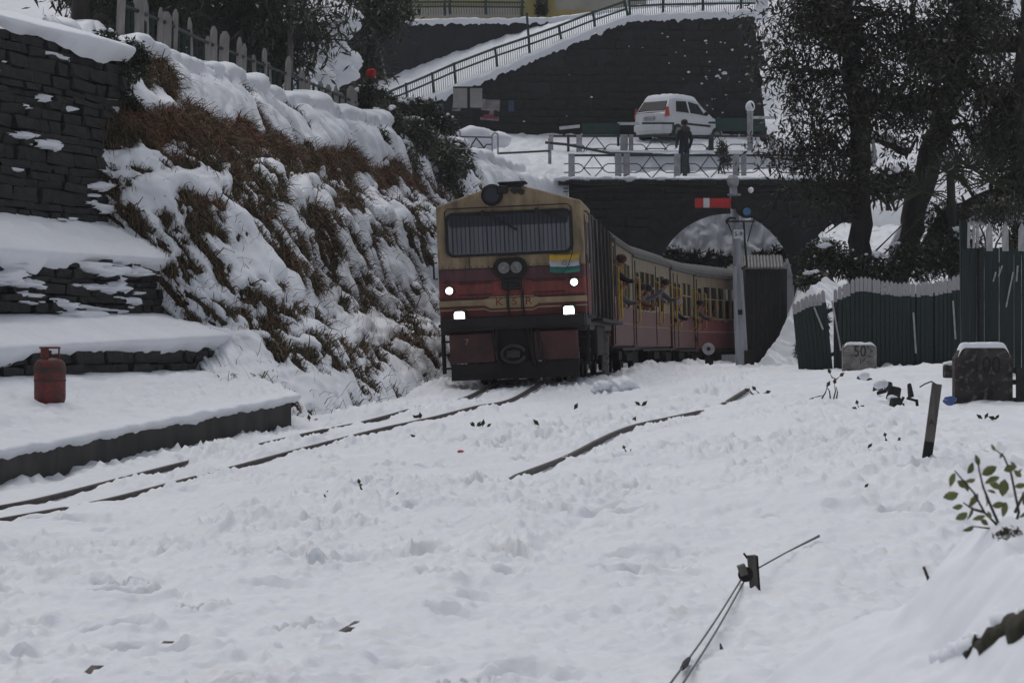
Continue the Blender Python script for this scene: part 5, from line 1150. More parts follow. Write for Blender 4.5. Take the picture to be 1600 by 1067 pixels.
# ------------------------------------------------------------------ parked car
def car():
    Yc = 89.6; base = Vector((XP(1063, Yc), Yc, ZP(224, Yc)))
    root = thing('car', base, 'white hatchback with snow on its roof parked against the great wall', 'car', rot=(0, 0, rad(-41))); A = dict(parent=root, local=True)
    # stations along y (rear 0 .. front): half width at belt, belt z, roof z, half width roof
    L = 3.5; o = -L / 2
    st = [(0.00, .62, .88, None), (.10, .71, .93, None), (.35, .74, .95, None), (1.7, .75, .93, None), (2.5, .75, .92, None), (3.0, .72, .84, None), (3.35, .64, .72, None), (3.5, .52, .60, None)]
    vs = []; fs = []; k = 10
    for y, w, z, _ in st:
        pr = [(-w * .92, .22), (-w, .40), (-w, .62), (-w * .985, z), (-w * .80, z + .03), (w * .80, z + .03), (w * .985, z), (w, .62), (w, .40), (w * .92, .22)]
        vs += [(x, o + y, zz) for x, zz in pr]
    for i in range(len(st) - 1):
        for j in range(k): fs.append((i * k + j, (i + 1) * k + j, (i + 1) * k + (j + 1) % k, i * k + (j + 1) % k))
    fs += [tuple(range(k)), tuple((len(st) - 1) * k + j for j in range(k - 1, -1, -1))]
    b = MB().add(vs, fs).build('body', M['car_white'], smooth=True, bevel=.03, **A)
    gh = [(.06, .66, .92, .66, .95), (.42, .69, .93, .56, 1.42), (.75, .70, .93, .565, 1.47), (1.7, .71, .93, .57, 1.46), (1.95, .71, .93, .56, 1.42), (2.72, .69, .90, .66, .93)]
    vs = []; fs = []
    for y, wb, zb_, wt, zt in gh: vs += [(-wb, o + y, zb_), (-wt, o + y, zt), (0, o + y, zt + .03), (wt, o + y, zt), (wb, o + y, zb_)]
    for i in range(len(gh) - 1):
        for j in range(4): fs.append((i * 5 + j, (i + 1) * 5 + j, (i + 1) * 5 + j + 1, i * 5 + j + 1))
    MB().add(vs, fs).build('cabin', M['car_white'], smooth=False, bevel=.03, **A)
    def panel(nm, q, m, off=.012):
        q = [Vector(p) for p in q]; n = (q[1] - q[0]).cross(q[2] - q[0]).normalized(); c = sum(q, Vector()) / len(q)
        if n.dot(c - Vector((0, 0, .9))) < 0: n = -n
        nq = len(q); return MB().add([p + n * off for p in q] + [p - n * .01 for p in q], [tuple(range(nq)), tuple(range(2 * nq - 1, nq - 1, -1))] + [(i, (i + 1) % nq, nq + (i + 1) % nq, nq + i) for i in range(nq)]).build(nm, m, **A)
    def side(y, f, sx):  # point on the cabin side at height fraction f
        g = np.array(gh); wb, zb_, wt, zt = [np.interp(y, g[:, 0], g[:, c]) for c in (1, 2, 3, 4)]; return (sx * (wb + (wt - wb) * f), o + y, zb_ + (zt - zb_) * f)
    for sx in (1, -1):
        panel('rear_side_window', [side(.62, .12, sx), side(1.32, .10, sx), side(1.28, .86, sx), side(.72, .80, sx)], M['car_glass']); panel('front_side_window', [side(1.42, .10, sx), side(2.25, .12, sx), side(1.95, .80, sx), side(1.40, .86, sx)], M['car_glass'])
        panel('door_trim', [(sx * .752, o + .9, .56), (sx * .752, o + 2.5, .56), (sx * .752, o + 2.5, .63), (sx * .752, o + .9, .63)], M['car_dark'])
        MB().blob((sx * .83, o + 2.15, 1.0), (.09, .06, .075), 2, .05, 10, 8).build('door_mirror', M['car_dark'], smooth=True, **A)
        for y in (.62, 2.85):
            wh = MB(); wh.cyl((sx * .77, o + y, .28), (sx * .58, o + y, .28), .28, 22); w_ = wh.build('wheel', M['car_dark'], **A)
            attach(MB().cyl((sx * .782, o + y, .28), (sx * .74, o + y, .28), .17, 16).build('rim', M['reflector']), w_, True)
        panel('tail_lamp', [(sx * .66, o + .02, .80), (sx * .74, o + .16, .80), (sx * .70, o + .16, 1.12), (sx * .63, o + .08, 1.12)], M['tail'], .03)
    panel('rear_window', [(-.58, o + .10, 1.0), (.58, o + .10, 1.0), (.50, o + .36, 1.34), (-.50, o + .36, 1.34)], M['car_glass'], .03)
    panel('windscreen', [(-.6, o + 2.6, .98), (.6, o + 2.6, .98), (.52, o + 2.02, 1.38), (-.52, o + 2.02, 1.38)], M['car_glass'], .03)
    MB().box((0, o + .0, .42), (1.3, .16, .24)).build('bumper', M['car_white'], bevel=.05, **A); MB().box((0, o - .02, .74), (.46, .05, .13)).build('number_plate', M['white_rail'], **A)
    # snow lying on roof and bonnet
    u, v = np.meshgrid(np.linspace(0, 1, 40), np.linspace(-1, 1, 26), indexing='ij'); yy = .30 + 1.95 * u; zt = np.interp(yy, [g[0] for g in gh], [g[4] for g in gh])
    edge_ = np.clip((1 - np.abs(v)) / .22, 0, 1) ** .5 * np.clip(u / .1, 0, 1) ** .5 * np.clip((1 - u) / .08, 0, 1) ** .5
    Gs = np.stack([v * .56, o + yy, zt - .01 + (.17 + .04 * fbm(u * 5, v * 3, 2)) * edge_], -1); link_mesh('snow', grid_mesh('snow', Gs), M['snow'], root, True)
    yy = 2.05 + .65 * u; zt = np.interp(yy, [g[0] for g in gh], [g[4] for g in gh]); Gs = np.stack([v * .60, o + yy, zt + .035 * edge_ + .03], -1); link_mesh('snow', grid_mesh('snow', Gs), M['snow'], root, True)
    yy = 2.68 + .6 * u; zt = np.interp(yy, [s_[0] for s_ in st], [s_[2] for s_ in st]); Gs = np.stack([v * .62, o + yy, zt + .02 + .07 * edge_], -1); link_mesh('snow', grid_mesh('snow', Gs), M['snow'], root, True)
    return root
car()

# ------------------------------------------------------------------ semaphore signal
Ys = 50.0; sb_ = P(1163, 578, Ys); st_ = P(1145, 282, Ys)
sig = thing('semaphore_signal', sb_, 'grey semaphore signal post with red and white arm and blue lens beside the train', 'signal')
MB().tube([sb_ + Vector((0, 0, -.3)), sb_.lerp(st_, .55), st_], [.105, .088, .072], 14).build('post', M['post_white'], sig, fixn=False, smooth=True)
m = MB(); m.tube([P(1145.5, 291, Ys), P(1145.2, 285, Ys), P(1145, 279, Ys), P(1144.8, 274, Ys)], [.09, .12, .12, .07], 14); m.build('finial', M['post_white'], sig, fixn=False); MB().tube([P(1147, 306, Ys), P(1147, 303, Ys)], .13, 14).build('collar', M['post_white'], sig, fixn=False)
Ya = Ys - .16
arm = thing; a_ = MB(); a_.prism([(XP(1086, Ya), ZP(310, Ya)), (XP(1086, Ya), ZP(324.5, Ya)), (XP(1150, Ya), ZP(325, Ya)), (XP(1150, Ya), ZP(310, Ya))], 'y', Ya - .01, Ya + .015); ao = a_.build('arm', M['sig_red'], sig)
attach(MB().prism([(XP(1099, Ya), ZP(309.7, Ya)), (XP(1099, Ya), ZP(324.6, Ya)), (XP(1108.5, Ya), ZP(324.6, Ya)), (XP(1108.5, Ya), ZP(309.7, Ya))], 'y', Ya - .014, Ya + .019).build('white_stripe', M['white'], None), ao)
c = P(1167, 324, Ya); m = MB(); m.cyl(c + Vector((0, -.02, 0)), c + Vector((0, .05, 0)), .215, 24); m.box(tuple(P(1151, 317, Ya)), (.22, .05, .24)); sp_ = m.build('spectacle', M['black'], sig)
attach(MB().cyl(P(1167, 331, Ya) + Vector((0, -.035, 0)), P(1167, 331, Ya) + Vector((0, .0, 0)), .088, 20).build('blue_lens', M['lens'], None), sp_)
attach(MB().tube([P(1167, 331, Ya) + Vector((.09 * math.cos(a), -.035, .09 * math.sin(a))) for a in np.linspace(0, 2 * math.pi, 17)], .012, 6).build('lens_ring', M['black'], None), sp_)
MB().blob(P(1173, 297, Ys), (.055, .055, .055), 3, .15, 10, 7).build('snow', M['snow'], sig, smooth=True)
m = MB(); m.bar(P(1136, 346, Ys - .1), P(1180, 346, Ys - .1), .03); m.tube([P(1136, 349, Ys), P(1135, 345, Ys - .1), P(1140, 341, Ys - .2), P(1150, 341, Ys - .2)], .025, 6); m.build('lamp_platform', M['black'], sig)
m = MB(); m.tube([P(1162, 345, Ys), P(1164, 380, Ys + .05), P(1167, 415, Ys)], .02, 6); m.tube([P(1182, 325, Ys), P(1168, 378, Ys)], .012, 6); m.tube([P(1138, 350, Ys), P(1150, 380, Ys)], .012, 6); m.tube([P(1167, 415, Ys), P(1160, 420, Ys - .1)], .025, 6); m.build('signal_rod', M['black'], sig)
pl = MB().box(tuple(P(1154, 366, Ys - .12)), (15.5 * Ys / F, .012, 14 * Ys / F)).build('number_plate', M['white'], sig)
o = text('plate_lettering', 'S-9', .125, M['letter'], None, P(1154, 366, Ys - .132), ext=.002); attach(o, pl)
t = thing('pipe_post', P(1153, 576, Ys - .3), 'thin white pipe standing against the semaphore post', 'pipe')
MB().tube([P(1153, 578, Ys - .3), P(1150, 500, Ys - .3), P(1148, 416, Ys - .3)], .042, 10).build('pipe', M['post_white'], t, fixn=False); MB().box(tuple(P(1155, 488, Ys - .25)), (.12, .1, .10)).build('clamp', M['black'], t)
MB().box(tuple(P(1170, 562, Ys)), (.20, .2, .35)).build('base_box', M['black'], sig)
t = thing('disc_marker', P(1107, 580, 52), 'white round disc marker with a dark centre on a short post beside the carriage', 'marker')
m = MB(); m.cyl(P(1107, 545, 52) + Vector((0, -.03, 0)), P(1107, 545, 52) + Vector((0, .0, 0)), .125, 26); d_ = m.build('disc', M['white_rail'], t)
attach(MB().cyl(P(1107, 545, 52) + Vector((0, -.037, 0)), P(1107, 545, 52) + Vector((0, -.028, 0)), .042, 18).build('dark_centre', M['black'], None), d_); MB().bar(P(1107, 555, 52), P(1107, 584, 52), .06).build('post', M['black'], t); MB().box(tuple(P(1108, 568, 52)), (.16, .12, .2)).build('lever_box', M['under'], t)
t = thing('concrete_post', P(946, 586, 44), 'short grey post standing beside the locomotive', 'post'); MB().box(tuple(P(946, 556, 44)), (11 * 44 / F, .12, 62 * 44 / F)).build('shaft', M['stone_post'], t, bevel=.015)
MB().box(tuple(P(946, 523, 44)), (.18, .16, .05)).build('cap', M['stone_post'], t)
# shed under the arch
Yh = 73.0
shed = thing('shed', P(1198, 575, Yh), 'dark shed with a grey corrugated roof below the arch, behind the signal post', 'shed')
MB().box(((XP(1166, Yh) + XP(1230, Yh)) / 2, Yh + .75, (ZP(420, Yh) + ZP(585, Yh)) / 2), (XP(1230, Yh) - XP(1166, Yh), 1.4, ZP(420, Yh) - ZP(585, Yh))).build('wall', M['black'], shed)
for k in range(9):
    x = XP(1167 + 7 * k + 3.5, Yh); MB().box((x, Yh + .03, (ZP(424, Yh) + ZP(580, Yh)) / 2), (6.6 * Yh / F, .05, ZP(424, Yh) - ZP(580, Yh))).build('board', M['black'], shed)
nx = 90; xa = np.linspace(XP(1158, Yh), XP(1224, Yh), nx); u, v = np.meshgrid(np.linspace(0, 1, nx), np.linspace(0, 1, 6), indexing='ij')
Gs = np.stack([xa[:, None] + .12 * v, Yh - .25 + 1.6 * v, ZP(421, Yh) + .42 * v + .022 * np.sin(u * nx * .9)], -1); o = link_mesh('roof', grid_mesh('roof', Gs), M['corrugated'], shed); so = o.modifiers.new('solid', 'SOLIDIFY'); so.thickness = .02

# ------------------------------------------------------------------ gas cylinder on the platform
gp = P(78, 655, 27.5); gz = plat_z(gp.x, gp.y) - .04
gas = thing('gas_cylinder', (gp.x, gp.y, gz), 'scuffed red gas cylinder standing in the snow on the platform', 'gas cylinder', rot=(0, 0, rad(20)))
MB().lathe([(.10, .015), (.155, .03), (.168, .08), (.168, .42), (.160, .45), (.135, .485), (.08, .505), (.05, .51)], (0, 0, 0), 32).build('tank', M['gas_red'], gas, local=True, smooth=True)
m = MB(); m.lathe([(.1685, .255), (.172, .26), (.172, .275), (.1685, .28)], (0, 0, 0), 32); m.build('weld_band', M['gas_dark'], gas, local=True)
m = MB(); m.lathe([(.162, .425), (.166, .43), (.171, .395), (.1705, .35), (.168, .345)], (0, 0, 0), 32); m.build('worn_band', M['gas_dark'], gas, local=True, smooth=True)
m = MB(); m.lathe([(.13, 0), (.14, 0), (.14, .05), (.13, .05)], (0, 0, 0), 24); m.build('foot_ring', M['gas_red'], gas, local=True)
for a0, a1 in ((-.5, .35), (1.5, 2.6), (3.4, 4.4)):
    m = MB(); n = 6
    for i in range(n):
        A0, A1 = a0 + (a1 - a0) * i / n, a0 + (a1 - a0) * (i + 1) / n; q = [(.1 * math.cos(A0), .1 * math.sin(A0)), (.1 * math.cos(A1), .1 * math.sin(A1)), (.106 * math.cos(A1), .106 * math.sin(A1)), (.106 * math.cos(A0), .106 * math.sin(A0))]; m.prism(q, 'z', .495, .61)
    m.build('collar_plate', M['gas_red'], gas, local=True)
m = MB(); m.tube([(.105 * math.cos(a), .105 * math.sin(a), .618) for a in np.linspace(0, 2 * math.pi, 25)], .012, 6); m.build('collar_ring', M['gas_red'], gas, local=True); MB().lathe([(.03, .5), (.03, .55), (.018, .56), (.018, .59)], (0, 0, 0), 10).build('valve', M['gas_dark'], gas, local=True)
# ------------------------------------------------------------------ weathered picket fence on the crest
fence = thing('picket_fence', tuple(P(380, 130, 49)), 'weathered grey picket fence along the top of the bank', 'fence')
pm = MB(); pm.prism([(-.05, 0), (.05, 0), (.05, .92), (.02, 1.0), (-.02, 1.0), (-.05, .92)], 'y', -.012, .012); pick = pm.mesh('picket'); pick.materials.append(M['wood_grey'])
rr = random.Random(21)
fpts = [(190, -18, 39.5), (250, 8, 42), (330, 48, 46.5), (420, 85, 51), (500, 118, 55), (560, 145, 58)]   # tops of pickets
def fint(px): return np.interp(px, [p[0] for p in fpts], [p[1] for p in fpts]), np.interp(px, [p[0] for p in fpts], [p[2] for p in fpts])
px = 186.0
while px < 560:
    ty, Y = fint(px); s = F / Y; hgt = rr.uniform(1.0, 1.35); wd = rr.choice([.8, 1, 1, 1.3, 1.8]); top = P(px, ty + rr.uniform(-8, 12), Y)
    o = bpy.data.objects.new('picket', pick); COL.objects.link(o); o.location = (top.x, top.y + rr.uniform(-.03, .03), top.z - hgt); o.scale = (wd, 1, hgt); o.rotation_euler = (rr.uniform(-.04, .04), rr.uniform(-.07, .07), rr.uniform(-.2, .2)); attach(o, fence)
    px += rr.choice([9, 11, 13, 17, 24]) * (1 if px > 300 else 1.25)
for d in (22, 62):
    m = MB(); m.tube([P(a, b + d * 46 / c, c + .05) for a, b, c in fpts], .03, 5); m.build('rail', M['green_paint'], fence, fixn=False)
gm = MB(); gm.box((0, 0, .5), (.05, .02, 1.0)); gmesh = gm.mesh('green_slat'); gmesh.materials.append(M['green_paint']); px = 200.0
while px < 560:
    ty, Y = fint(px); top = P(px, ty + 16, Y + .12); o = bpy.data.objects.new('green_slat', gmesh); COL.objects.link(o); o.location = (top.x, top.y, top.z - 1.1); o.scale = (1, 1, 1.1); attach(o, fence); px += rr.uniform(7, 12)

# ------------------------------------------------------------------ trees
def limb(mb, pts, r, n=8): mb.tube(pts, r, n)
def tree(name, label, base, trunk_paths, cl, nleaf, lsize, seed, leafm='leaf_tree', twigs=160, snowlines=(), aspect=.30, droop=.7, group='trees', sub=None, rdk=1.0):
    root = thing(name, base, label, 'tree', group); tr = MB(); nodes = []
    for pts, rs in trunk_paths:
        pts = [Vector(p) for p in pts]; fine = []; fr = []
        for i in range(len(pts) - 1):
            for k in range(4):
                f = k / 4; fine.append(pts[i].lerp(pts[i + 1], f)); fr.append(rs[i] + (rs[i + 1] - rs[i]) * f)
        fine.append(pts[-1]); fr.append(rs[-1]); rr = random.Random(seed)
        fine = [fine[0]] + [p + Vector((rr.uniform(-1, 1), rr.uniform(-1, 1), rr.uniform(-1, 1))) * fr[i + 1] * .22 for i, p in enumerate(fine[1:])]
        tr.tube(fine, fr, 10); nodes += list(zip(fine, fr))
    tr.build('trunk', M['bark'], root, fixn=False, smooth=True)
    rr = random.Random(seed + 1); tw = MB(); tips = []; NP = np.array([tuple(p) for p, r in nodes])
    for q in range(twigs):
        c, ra, w = rr.choices(cl, weights=[x[2] for x in cl])[0]; e = Vector(c) + Vector((rr.gauss(0, .5) * ra[0], rr.gauss(0, .5) * ra[1], rr.gauss(0, .5) * ra[2]))
        i = int(np.argmin(np.linalg.norm(NP - np.array(e), axis=1) + np.array([rr.uniform(0, .8) for _ in nodes]))); a, r0 = nodes[i]
        mid = a.lerp(e, .5) + Vector((rr.uniform(-.25, .25), rr.uniform(-.25, .25), rr.uniform(.0, .4))); r1 = min(.045, r0 * .5)
        tw.tube([a, a.lerp(mid, .6), mid, mid.lerp(e, .6) + Vector((0, 0, -.03)), e], [r1, r1 * .8, r1 * .6, r1 * .35, .006], 5)
        for k in range(4): tips.append(((mid.lerp(e, rr.uniform(.3, 1.05))), rr.uniform(.18, .55)))
    tw.build('branches', M['bark'], root, fixn=False)
    r = np.random.default_rng(seed + 2); k = r.integers(0, len(tips), nleaf); c = np.array([tuple(t[0]) for t in tips])[k]; ra = np.array([t[1] for t in tips])[k]
    d = r.normal(0, 1, (nleaf, 3)); pos = c + d * ra[:, None] * .7
    V, Fq = leaves(pos, lsize, seed + 3, droop, aspect); o = link_mesh('crown', raw_mesh('crown', V, Fq, False), M[leafm], root); o['kind'] = 'stuff'
    if snowlines:
        for i, (pts, w) in enumerate(snowlines):
            pts = [Vector(p) for p in pts]; k = len(pts); MB().tube(pts, [w * .3] + [w * (.8 + .4 * ((i * 7 + j * 3) % 5) / 4) for j in range(k - 2)] + [w * .3], 8).build('snow', M['snow'], root, fixn=False, smooth=True)
    return root
Yt = 55.0
tree('broadleaf_tree', 'straight dark tree behind the green picket fence, right of the bridge', P(1343, 470, Yt),
     [([P(1342, 478, Yt), P(1344, 400, Yt), P(1346, 300, Yt), P(1344, 200, Yt), P(1332, 110, Yt), P(1322, 40, Yt), P(1318, -60, Yt + .3)], [.30, .25, .235, .235, .22, .19, .15]),
      ([P(1318, 85, Yt), P(1304, 45, Yt - .2), P(1295, 0, Yt - .4), P(1285, -60, Yt - .5)], [.12, .1, .09, .07]), ([P(1336, 118, Yt), P(1262, 110, Yt - .5), P(1200, 105, Yt - .8)], [.07, .045, .015]), ([P(1342, 245, Yt), P(1300, 232, Yt - .6), P(1240, 250, Yt - .9), P(1195, 246, Yt - 1.1)], [.06, .04, .03, .012]),
      ([P(1340, 330, Yt), P(1310, 350, Yt - .5), P(1290, 365, Yt - .7)], [.04, .025, .01]), ([P(1350, 180, Yt), P(1400, 140, Yt - .5), P(1440, 120, Yt - .6)], [.06, .045, .02])],
     [E3(1240, 40, Yt, 62, 52, 1.6), E3(1300, 60, Yt, 56, 60, 1.5), E3(1222, 110, Yt - .5, 44, 32, .6), E3(1255, 175, Yt, 55, 34, .8), E3(1290, 215, Yt - .5, 52, 34, 1.2), E3(1240, 235, Yt - .4, 46, 22, .8), E3(1310, 285, Yt - .5, 50, 26, 1.0), E3(1375, 60, Yt, 52, 66, 1.4), E3(1330, 150, Yt - .6, 52, 46, 1.3), E3(1395, 175, Yt + .3, 42, 44, 1.0), E3(1265, 300, Yt - .5, 30, 16, .4), E3(1330, -30, Yt, 120, 40, .6)],
     12500, .16, 101, twigs=330)
tree('broadleaf_tree', 'leaning dark tree with forked trunk and snowy bough at the picture edge', P(1395, 460, Yt + .8),
     [([P(1392, 470, Yt + .8), P(1418, 380, Yt + .8), P(1438, 300, Yt + .7), P(1462, 215, Yt + .6), P(1482, 160, Yt + .5), P(1500, 100, Yt + .3), P(1512, 20, Yt), P(1520, -60, Yt)], [.30, .27, .27, .27, .24, .20, .17, .14]),
      ([P(1440, 420, Yt + .6), P(1480, 340, Yt + .4), P(1545, 310, Yt), P(1590, 300, Yt - .3)], [.24, .22, .17, .14]), ([P(1400, 70, Yt), P(1440, 70, Yt), P(1500, 74, Yt), P(1560, 72, Yt - .2), P(1640, 60, Yt - .4)], [.06, .10, .14, .17, .20]),
      ([P(1478, 170, Yt + .5), P(1440, 165, Yt), P(1400, 172, Yt - .3), P(1370, 168, Yt - .5)], [.10, .08, .05, .03]), ([P(1360, 215, Yt + .8), P(1390, 225, Yt + .8), P(1420, 240, Yt + .7)], [.05, .09, .11]), ([P(1500, 110, Yt + .3), P(1545, 160, Yt), P(1590, 178, Yt)], [.10, .07, .05]),
      ([P(1597, 330, Yt - .5), P(1592, 180, Yt - .5), P(1600, 60, Yt - .5), P(1610, -50, Yt - .5)], [.16, .15, .14, .12])],
     [E3(1450, 40, Yt, 70, 52, 1.5), E3(1540, 40, Yt, 70, 52, 1.6), E3(1440, 120, Yt - .5, 66, 42, 1.5), E3(1520, 130, Yt - .4, 66, 46, 1.5), E3(1580, 180, Yt - .3, 46, 56, 1.2), E3(1430, 190, Yt - .3, 52, 26, .8), E3(1540, 220, Yt, 52, 36, 1.1), E3(1575, 280, Yt - .4, 40, 46, 1.0), E3(1480, 250, Yt + 1, 42, 36, .6), E3(1560, 340, Yt + .4, 50, 26, .7), E3(1480, -40, Yt, 130, 40, .6), E3(1640, 120, Yt, 40, 120, .8)],
     13500, .16, 131, twigs=360,
     snowlines=[([P(1405, 67, Yt - .02), P(1440, 64, Yt - .02), P(1470, 66, Yt - .03), P(1500, 65, Yt - .04)], .07), ([P(1512, 68, Yt - .05), P(1535, 64, Yt - .08), P(1552, 62, Yt - .1)], .09), ([P(1428, 163, Yt), P(1445, 161, Yt), P(1460, 164, Yt + .2)], .04), ([P(1467, 165, Yt + .2), P(1478, 172, Yt + .2), P(1487, 168, Yt + .1)], .09), ([P(1490, 152, Yt + .2), P(1500, 160, Yt + .2), P(1506, 175, Yt + .2)], .10), ([P(1362, 212, Yt + .5), P(1390, 216, Yt + .6), P(1414, 230, Yt + .5)], .10), ([P(1516, 195, Yt), P(1530, 205, Yt), P(1545, 214, Yt)], .08),
                ([P(1408, 350, Yt + .5), P(1396, 385, Yt + .5), P(1386, 420, Yt + .5)], .08), ([P(1364, 215, Yt + .3), P(1366, 250, Yt + .3), P(1365, 262, Yt + .3)], .08)])
# fan palm
pal = thing('fan_palm', P(1470, 330, 53.5), 'dark fan palm with radiating fronds beneath the leaning tree', 'palm')
rr = random.Random(9); fm = MB()
for cx, cy, n in ((1475, 268, 46), (1510, 262, 34), (1440, 300, 26), (1545, 285, 26)):
    c = P(cx, cy, 53.4 + rr.uniform(-.3, .3))
    for k in range(n):
        a = rr.uniform(-.5, math.pi + .5); L = rr.uniform(.45, .95); d = Vector((math.cos(a), rr.uniform(-.6, .3), math.sin(a) * .75)).normalized(); e = c + d * L; e.z -= .28 * L * L * abs(d.x) + .12; mid = c.lerp(e, .55) + Vector((0, 0, .10 * L)); s = d.cross(Vector((0, 1, .3))).normalized() * .018
        fm.add([c - s * .4, c + s * .4, mid + s, mid - s, e], [(0, 1, 2, 3), (3, 2, 4)])
o = fm.build('fronds', M['leaf_dark'], pal, fixn=False); o['kind'] = 'stuff'
MB().tube([P(1490, 440, 53.8), P(1488, 360, 53.7), P(1485, 270, 53.5)], [.12, .10, .09], 10).build('trunk', M['bark'], pal, fixn=False)
# dark evergreens behind the crest fence
rr = random.Random(77)
conifs = [(258, 72, 2.6, 'dark evergreen filling the gap behind the fence, between two nearer trees'), (395, 76, 3.0, 'tall dark evergreen standing farthest back behind the fence'), (170, 66, 2.6, 'dark evergreen behind the left end of the weathered fence'), (215, 58, 2.2, 'dark evergreen above the wall end, behind the tallest pickets'), (300, 64, 2.4, 'dark evergreen behind the middle of the weathered fence'), (365, 60, 2.6, 'broad dark evergreen overhanging the weathered fence'), (425, 68, 2.2, 'dark evergreen beside the thin pole behind the fence'), (120, 56, 2.5, 'dark evergreen beyond the snow on top of the stepped wall')]
for i, (px, Y, r_, lab) in enumerate(conifs):
    b = Vector((XP(px, Y), Y, 7.0)); cl = []
    for k in range(16):
        h = rr.uniform(.2, 1); cl.append(((b.x + rr.gauss(0, r_ * .45), b.y + rr.gauss(0, r_ * .4), b.z + .7 + 7.0 * h), (r_ * .55, r_ * .5, .8), 1))
    tree('evergreen_tree', lab, b, [([b + Vector((0, 0, -.5)), b + Vector((.1, 0, 2.5)), b + Vector((-.1, .1, 5)), b + Vector((0, 0, 8))], [.22, .19, .14, .05])], cl, 9000, .30, 200 + i * 7, 'leaf_dark', twigs=130, aspect=.2, droop=.9, group='dark evergreens behind the fence')
# overhanging bough near the ramp
b = Vector((XP(560, 84), 84, 7.5))
tree('evergreen_tree', 'dark leafy tree in front of the upper retaining wall', b, [([b, b + Vector((.2, 0, 1.6)), P(580, 70, 84), P(575, 0, 84), P(570, -60, 84)], [.2, .18, .15, .12, .08])],
     [E3(580, 20, 84, 60, 26, 1.5), E3(600, 30, 83.5, 40, 18, 1), E3(545, 60, 84, 40, 40, .6), E3(560, 110, 84, 34, 36, .7), E3(640, 5, 84, 36, 10, .4), E3(545, -20, 84, 70, 26, .8)], 4200, .26, 311, 'leaf_dark', twigs=110, group='dark evergreens behind the fence')
# snow heaps on the terrace behind the fence
sb = MB()
for i, (a, b_, rx, rz, Y) in enumerate([(495, 95, 1.5, .75, 76), (505, 110, 1.15, .55, 75.6), (490, 60, 1.2, .6, 78), (500, 40, 1.3, .5, 80), (485, 25, 1.2, .45, 80.5), (525, 22, .9, .35, 80.5), (470, 130, 1.2, .6, 74), (440, 135, 1.3, .6, 72), (515, 72, .7, .35, 77)]):
    sb.blob(P(a, b_, Y), (rx * .85, .9, rz), i * 3 + 1, .28, 26, 18)
o = sb.build('snow_bank', M['snow'], None, smooth=True, fixn=False); tag(o, 'piled snow bank behind the lower end of the weathered fence', 'snow bank')
t = thing('pole', P(455, 125, 62), 'thin grey utility pole behind the weathered fence', 'pole'); MB().tube([P(453, 130, 62), P(454, 60, 62), P(456, -40, 62)], .07, 8).build('shaft', M['wood_dark'], t, fixn=False)
MB().tube([P(466 + 8 * math.cos(a), 60 + 14 * math.sin(a), 61.8) for a in np.linspace(0, 5.6, 16)], .02, 5).build('cable_loop', M['black'], t, fixn=False)
t = thing('pole', P(603, 122, 88), 'short pale stake leaning on the ramp beside the upper wall', 'pole'); MB().tube([P(603, 124, 90.5), P(594, 78, 90.5)], .035, 6).build('shaft', M['wood_grey'], t, fixn=False)
t = thing('lantern', P(580, 130, 72), 'red round lantern above the dark bush beside the ramp foot', 'lantern')
MB().lathe([(.03, -.14), (.11, -.11), (.135, -.05), (.14, .02), (.12, .09), (.07, .125), (.02, .13)], P(580, 115, 72), 16).build('globe', M['red_cloth'], t, smooth=True); MB().bar(P(578, 122, 72.02), P(577, 165, 72), .06).build('post', M['black'], t)
shrub('bush', [E3(578, 150, 72, 26, 22), E3(560, 165, 72, 18, 14, .6), E3(600, 160, 73, 20, 16, .6)], 2600, .2, 83, 'dark bush under the red lantern', snow=6)
shrub('bush', [E3(650, 172, 79, 44, 18), E3(690, 195, 79, 26, 16, .6), E3(615, 168, 78, 22, 16, .5)], 3600, .2, 87, 'snow dusted bush at the foot of the ramp railing', snow=14)

# ------------------------------------------------------------------ rising ground and undergrowth behind the right-hand fences
def rbank(u, v):
    px = 1185 + 520 * u; Y = 44.5 + 36 * v; X = (px - 800) * Y / F
    z = np.interp(Y, [44, 47, 52, 60, 70, 82], [.85, 1.0, 2.2, 3.2, 4.3, 5.2]) * sstep(0, .22, u) + (1 - sstep(0, .22, u)) * .75 + .22 * fbm(X * .9, Y * .8, 4) + .2 * np.abs(fbm(X * 2, Y * 1.5, 3)); return np.stack([X, Y, z], -1)
o = snow_sheet('right_bank', rbank, 150, 140); tag(o, 'snowy rising ground behind the green picket fence', kind='structure')
shrub('undergrowth', [E3(1290, 405, 53, 46, 34, 1.2), E3(1360, 420, 53, 50, 24, 1), E3(1440, 405, 53, 56, 36, 1.4), E3(1500, 400, 53, 40, 46, 1), E3(1270, 440, 50, 26, 18, .5), E3(1475, 350, 54, 40, 40, .8)], 12000, .13, 91, 'dark undergrowth with flecks of snow around the tree trunks', cat='undergrowth', snow=14)
shrub('bush', [E3(1560, 325, 50, 46, 22, 1), E3(1590, 370, 48, 22, 30, .6)], 1500, .13, 93, 'sparse dark bush above the tall green fence at the picture edge', m='leaf_tree', aspect=.3)
shrub('bush', [E3(1272, 505, 46, 24, 40, 1), E3(1258, 545, 46, 16, 18, .5)], 2000, .12, 95, 'dark bush at the descending end of the green picket fence', snow=8)
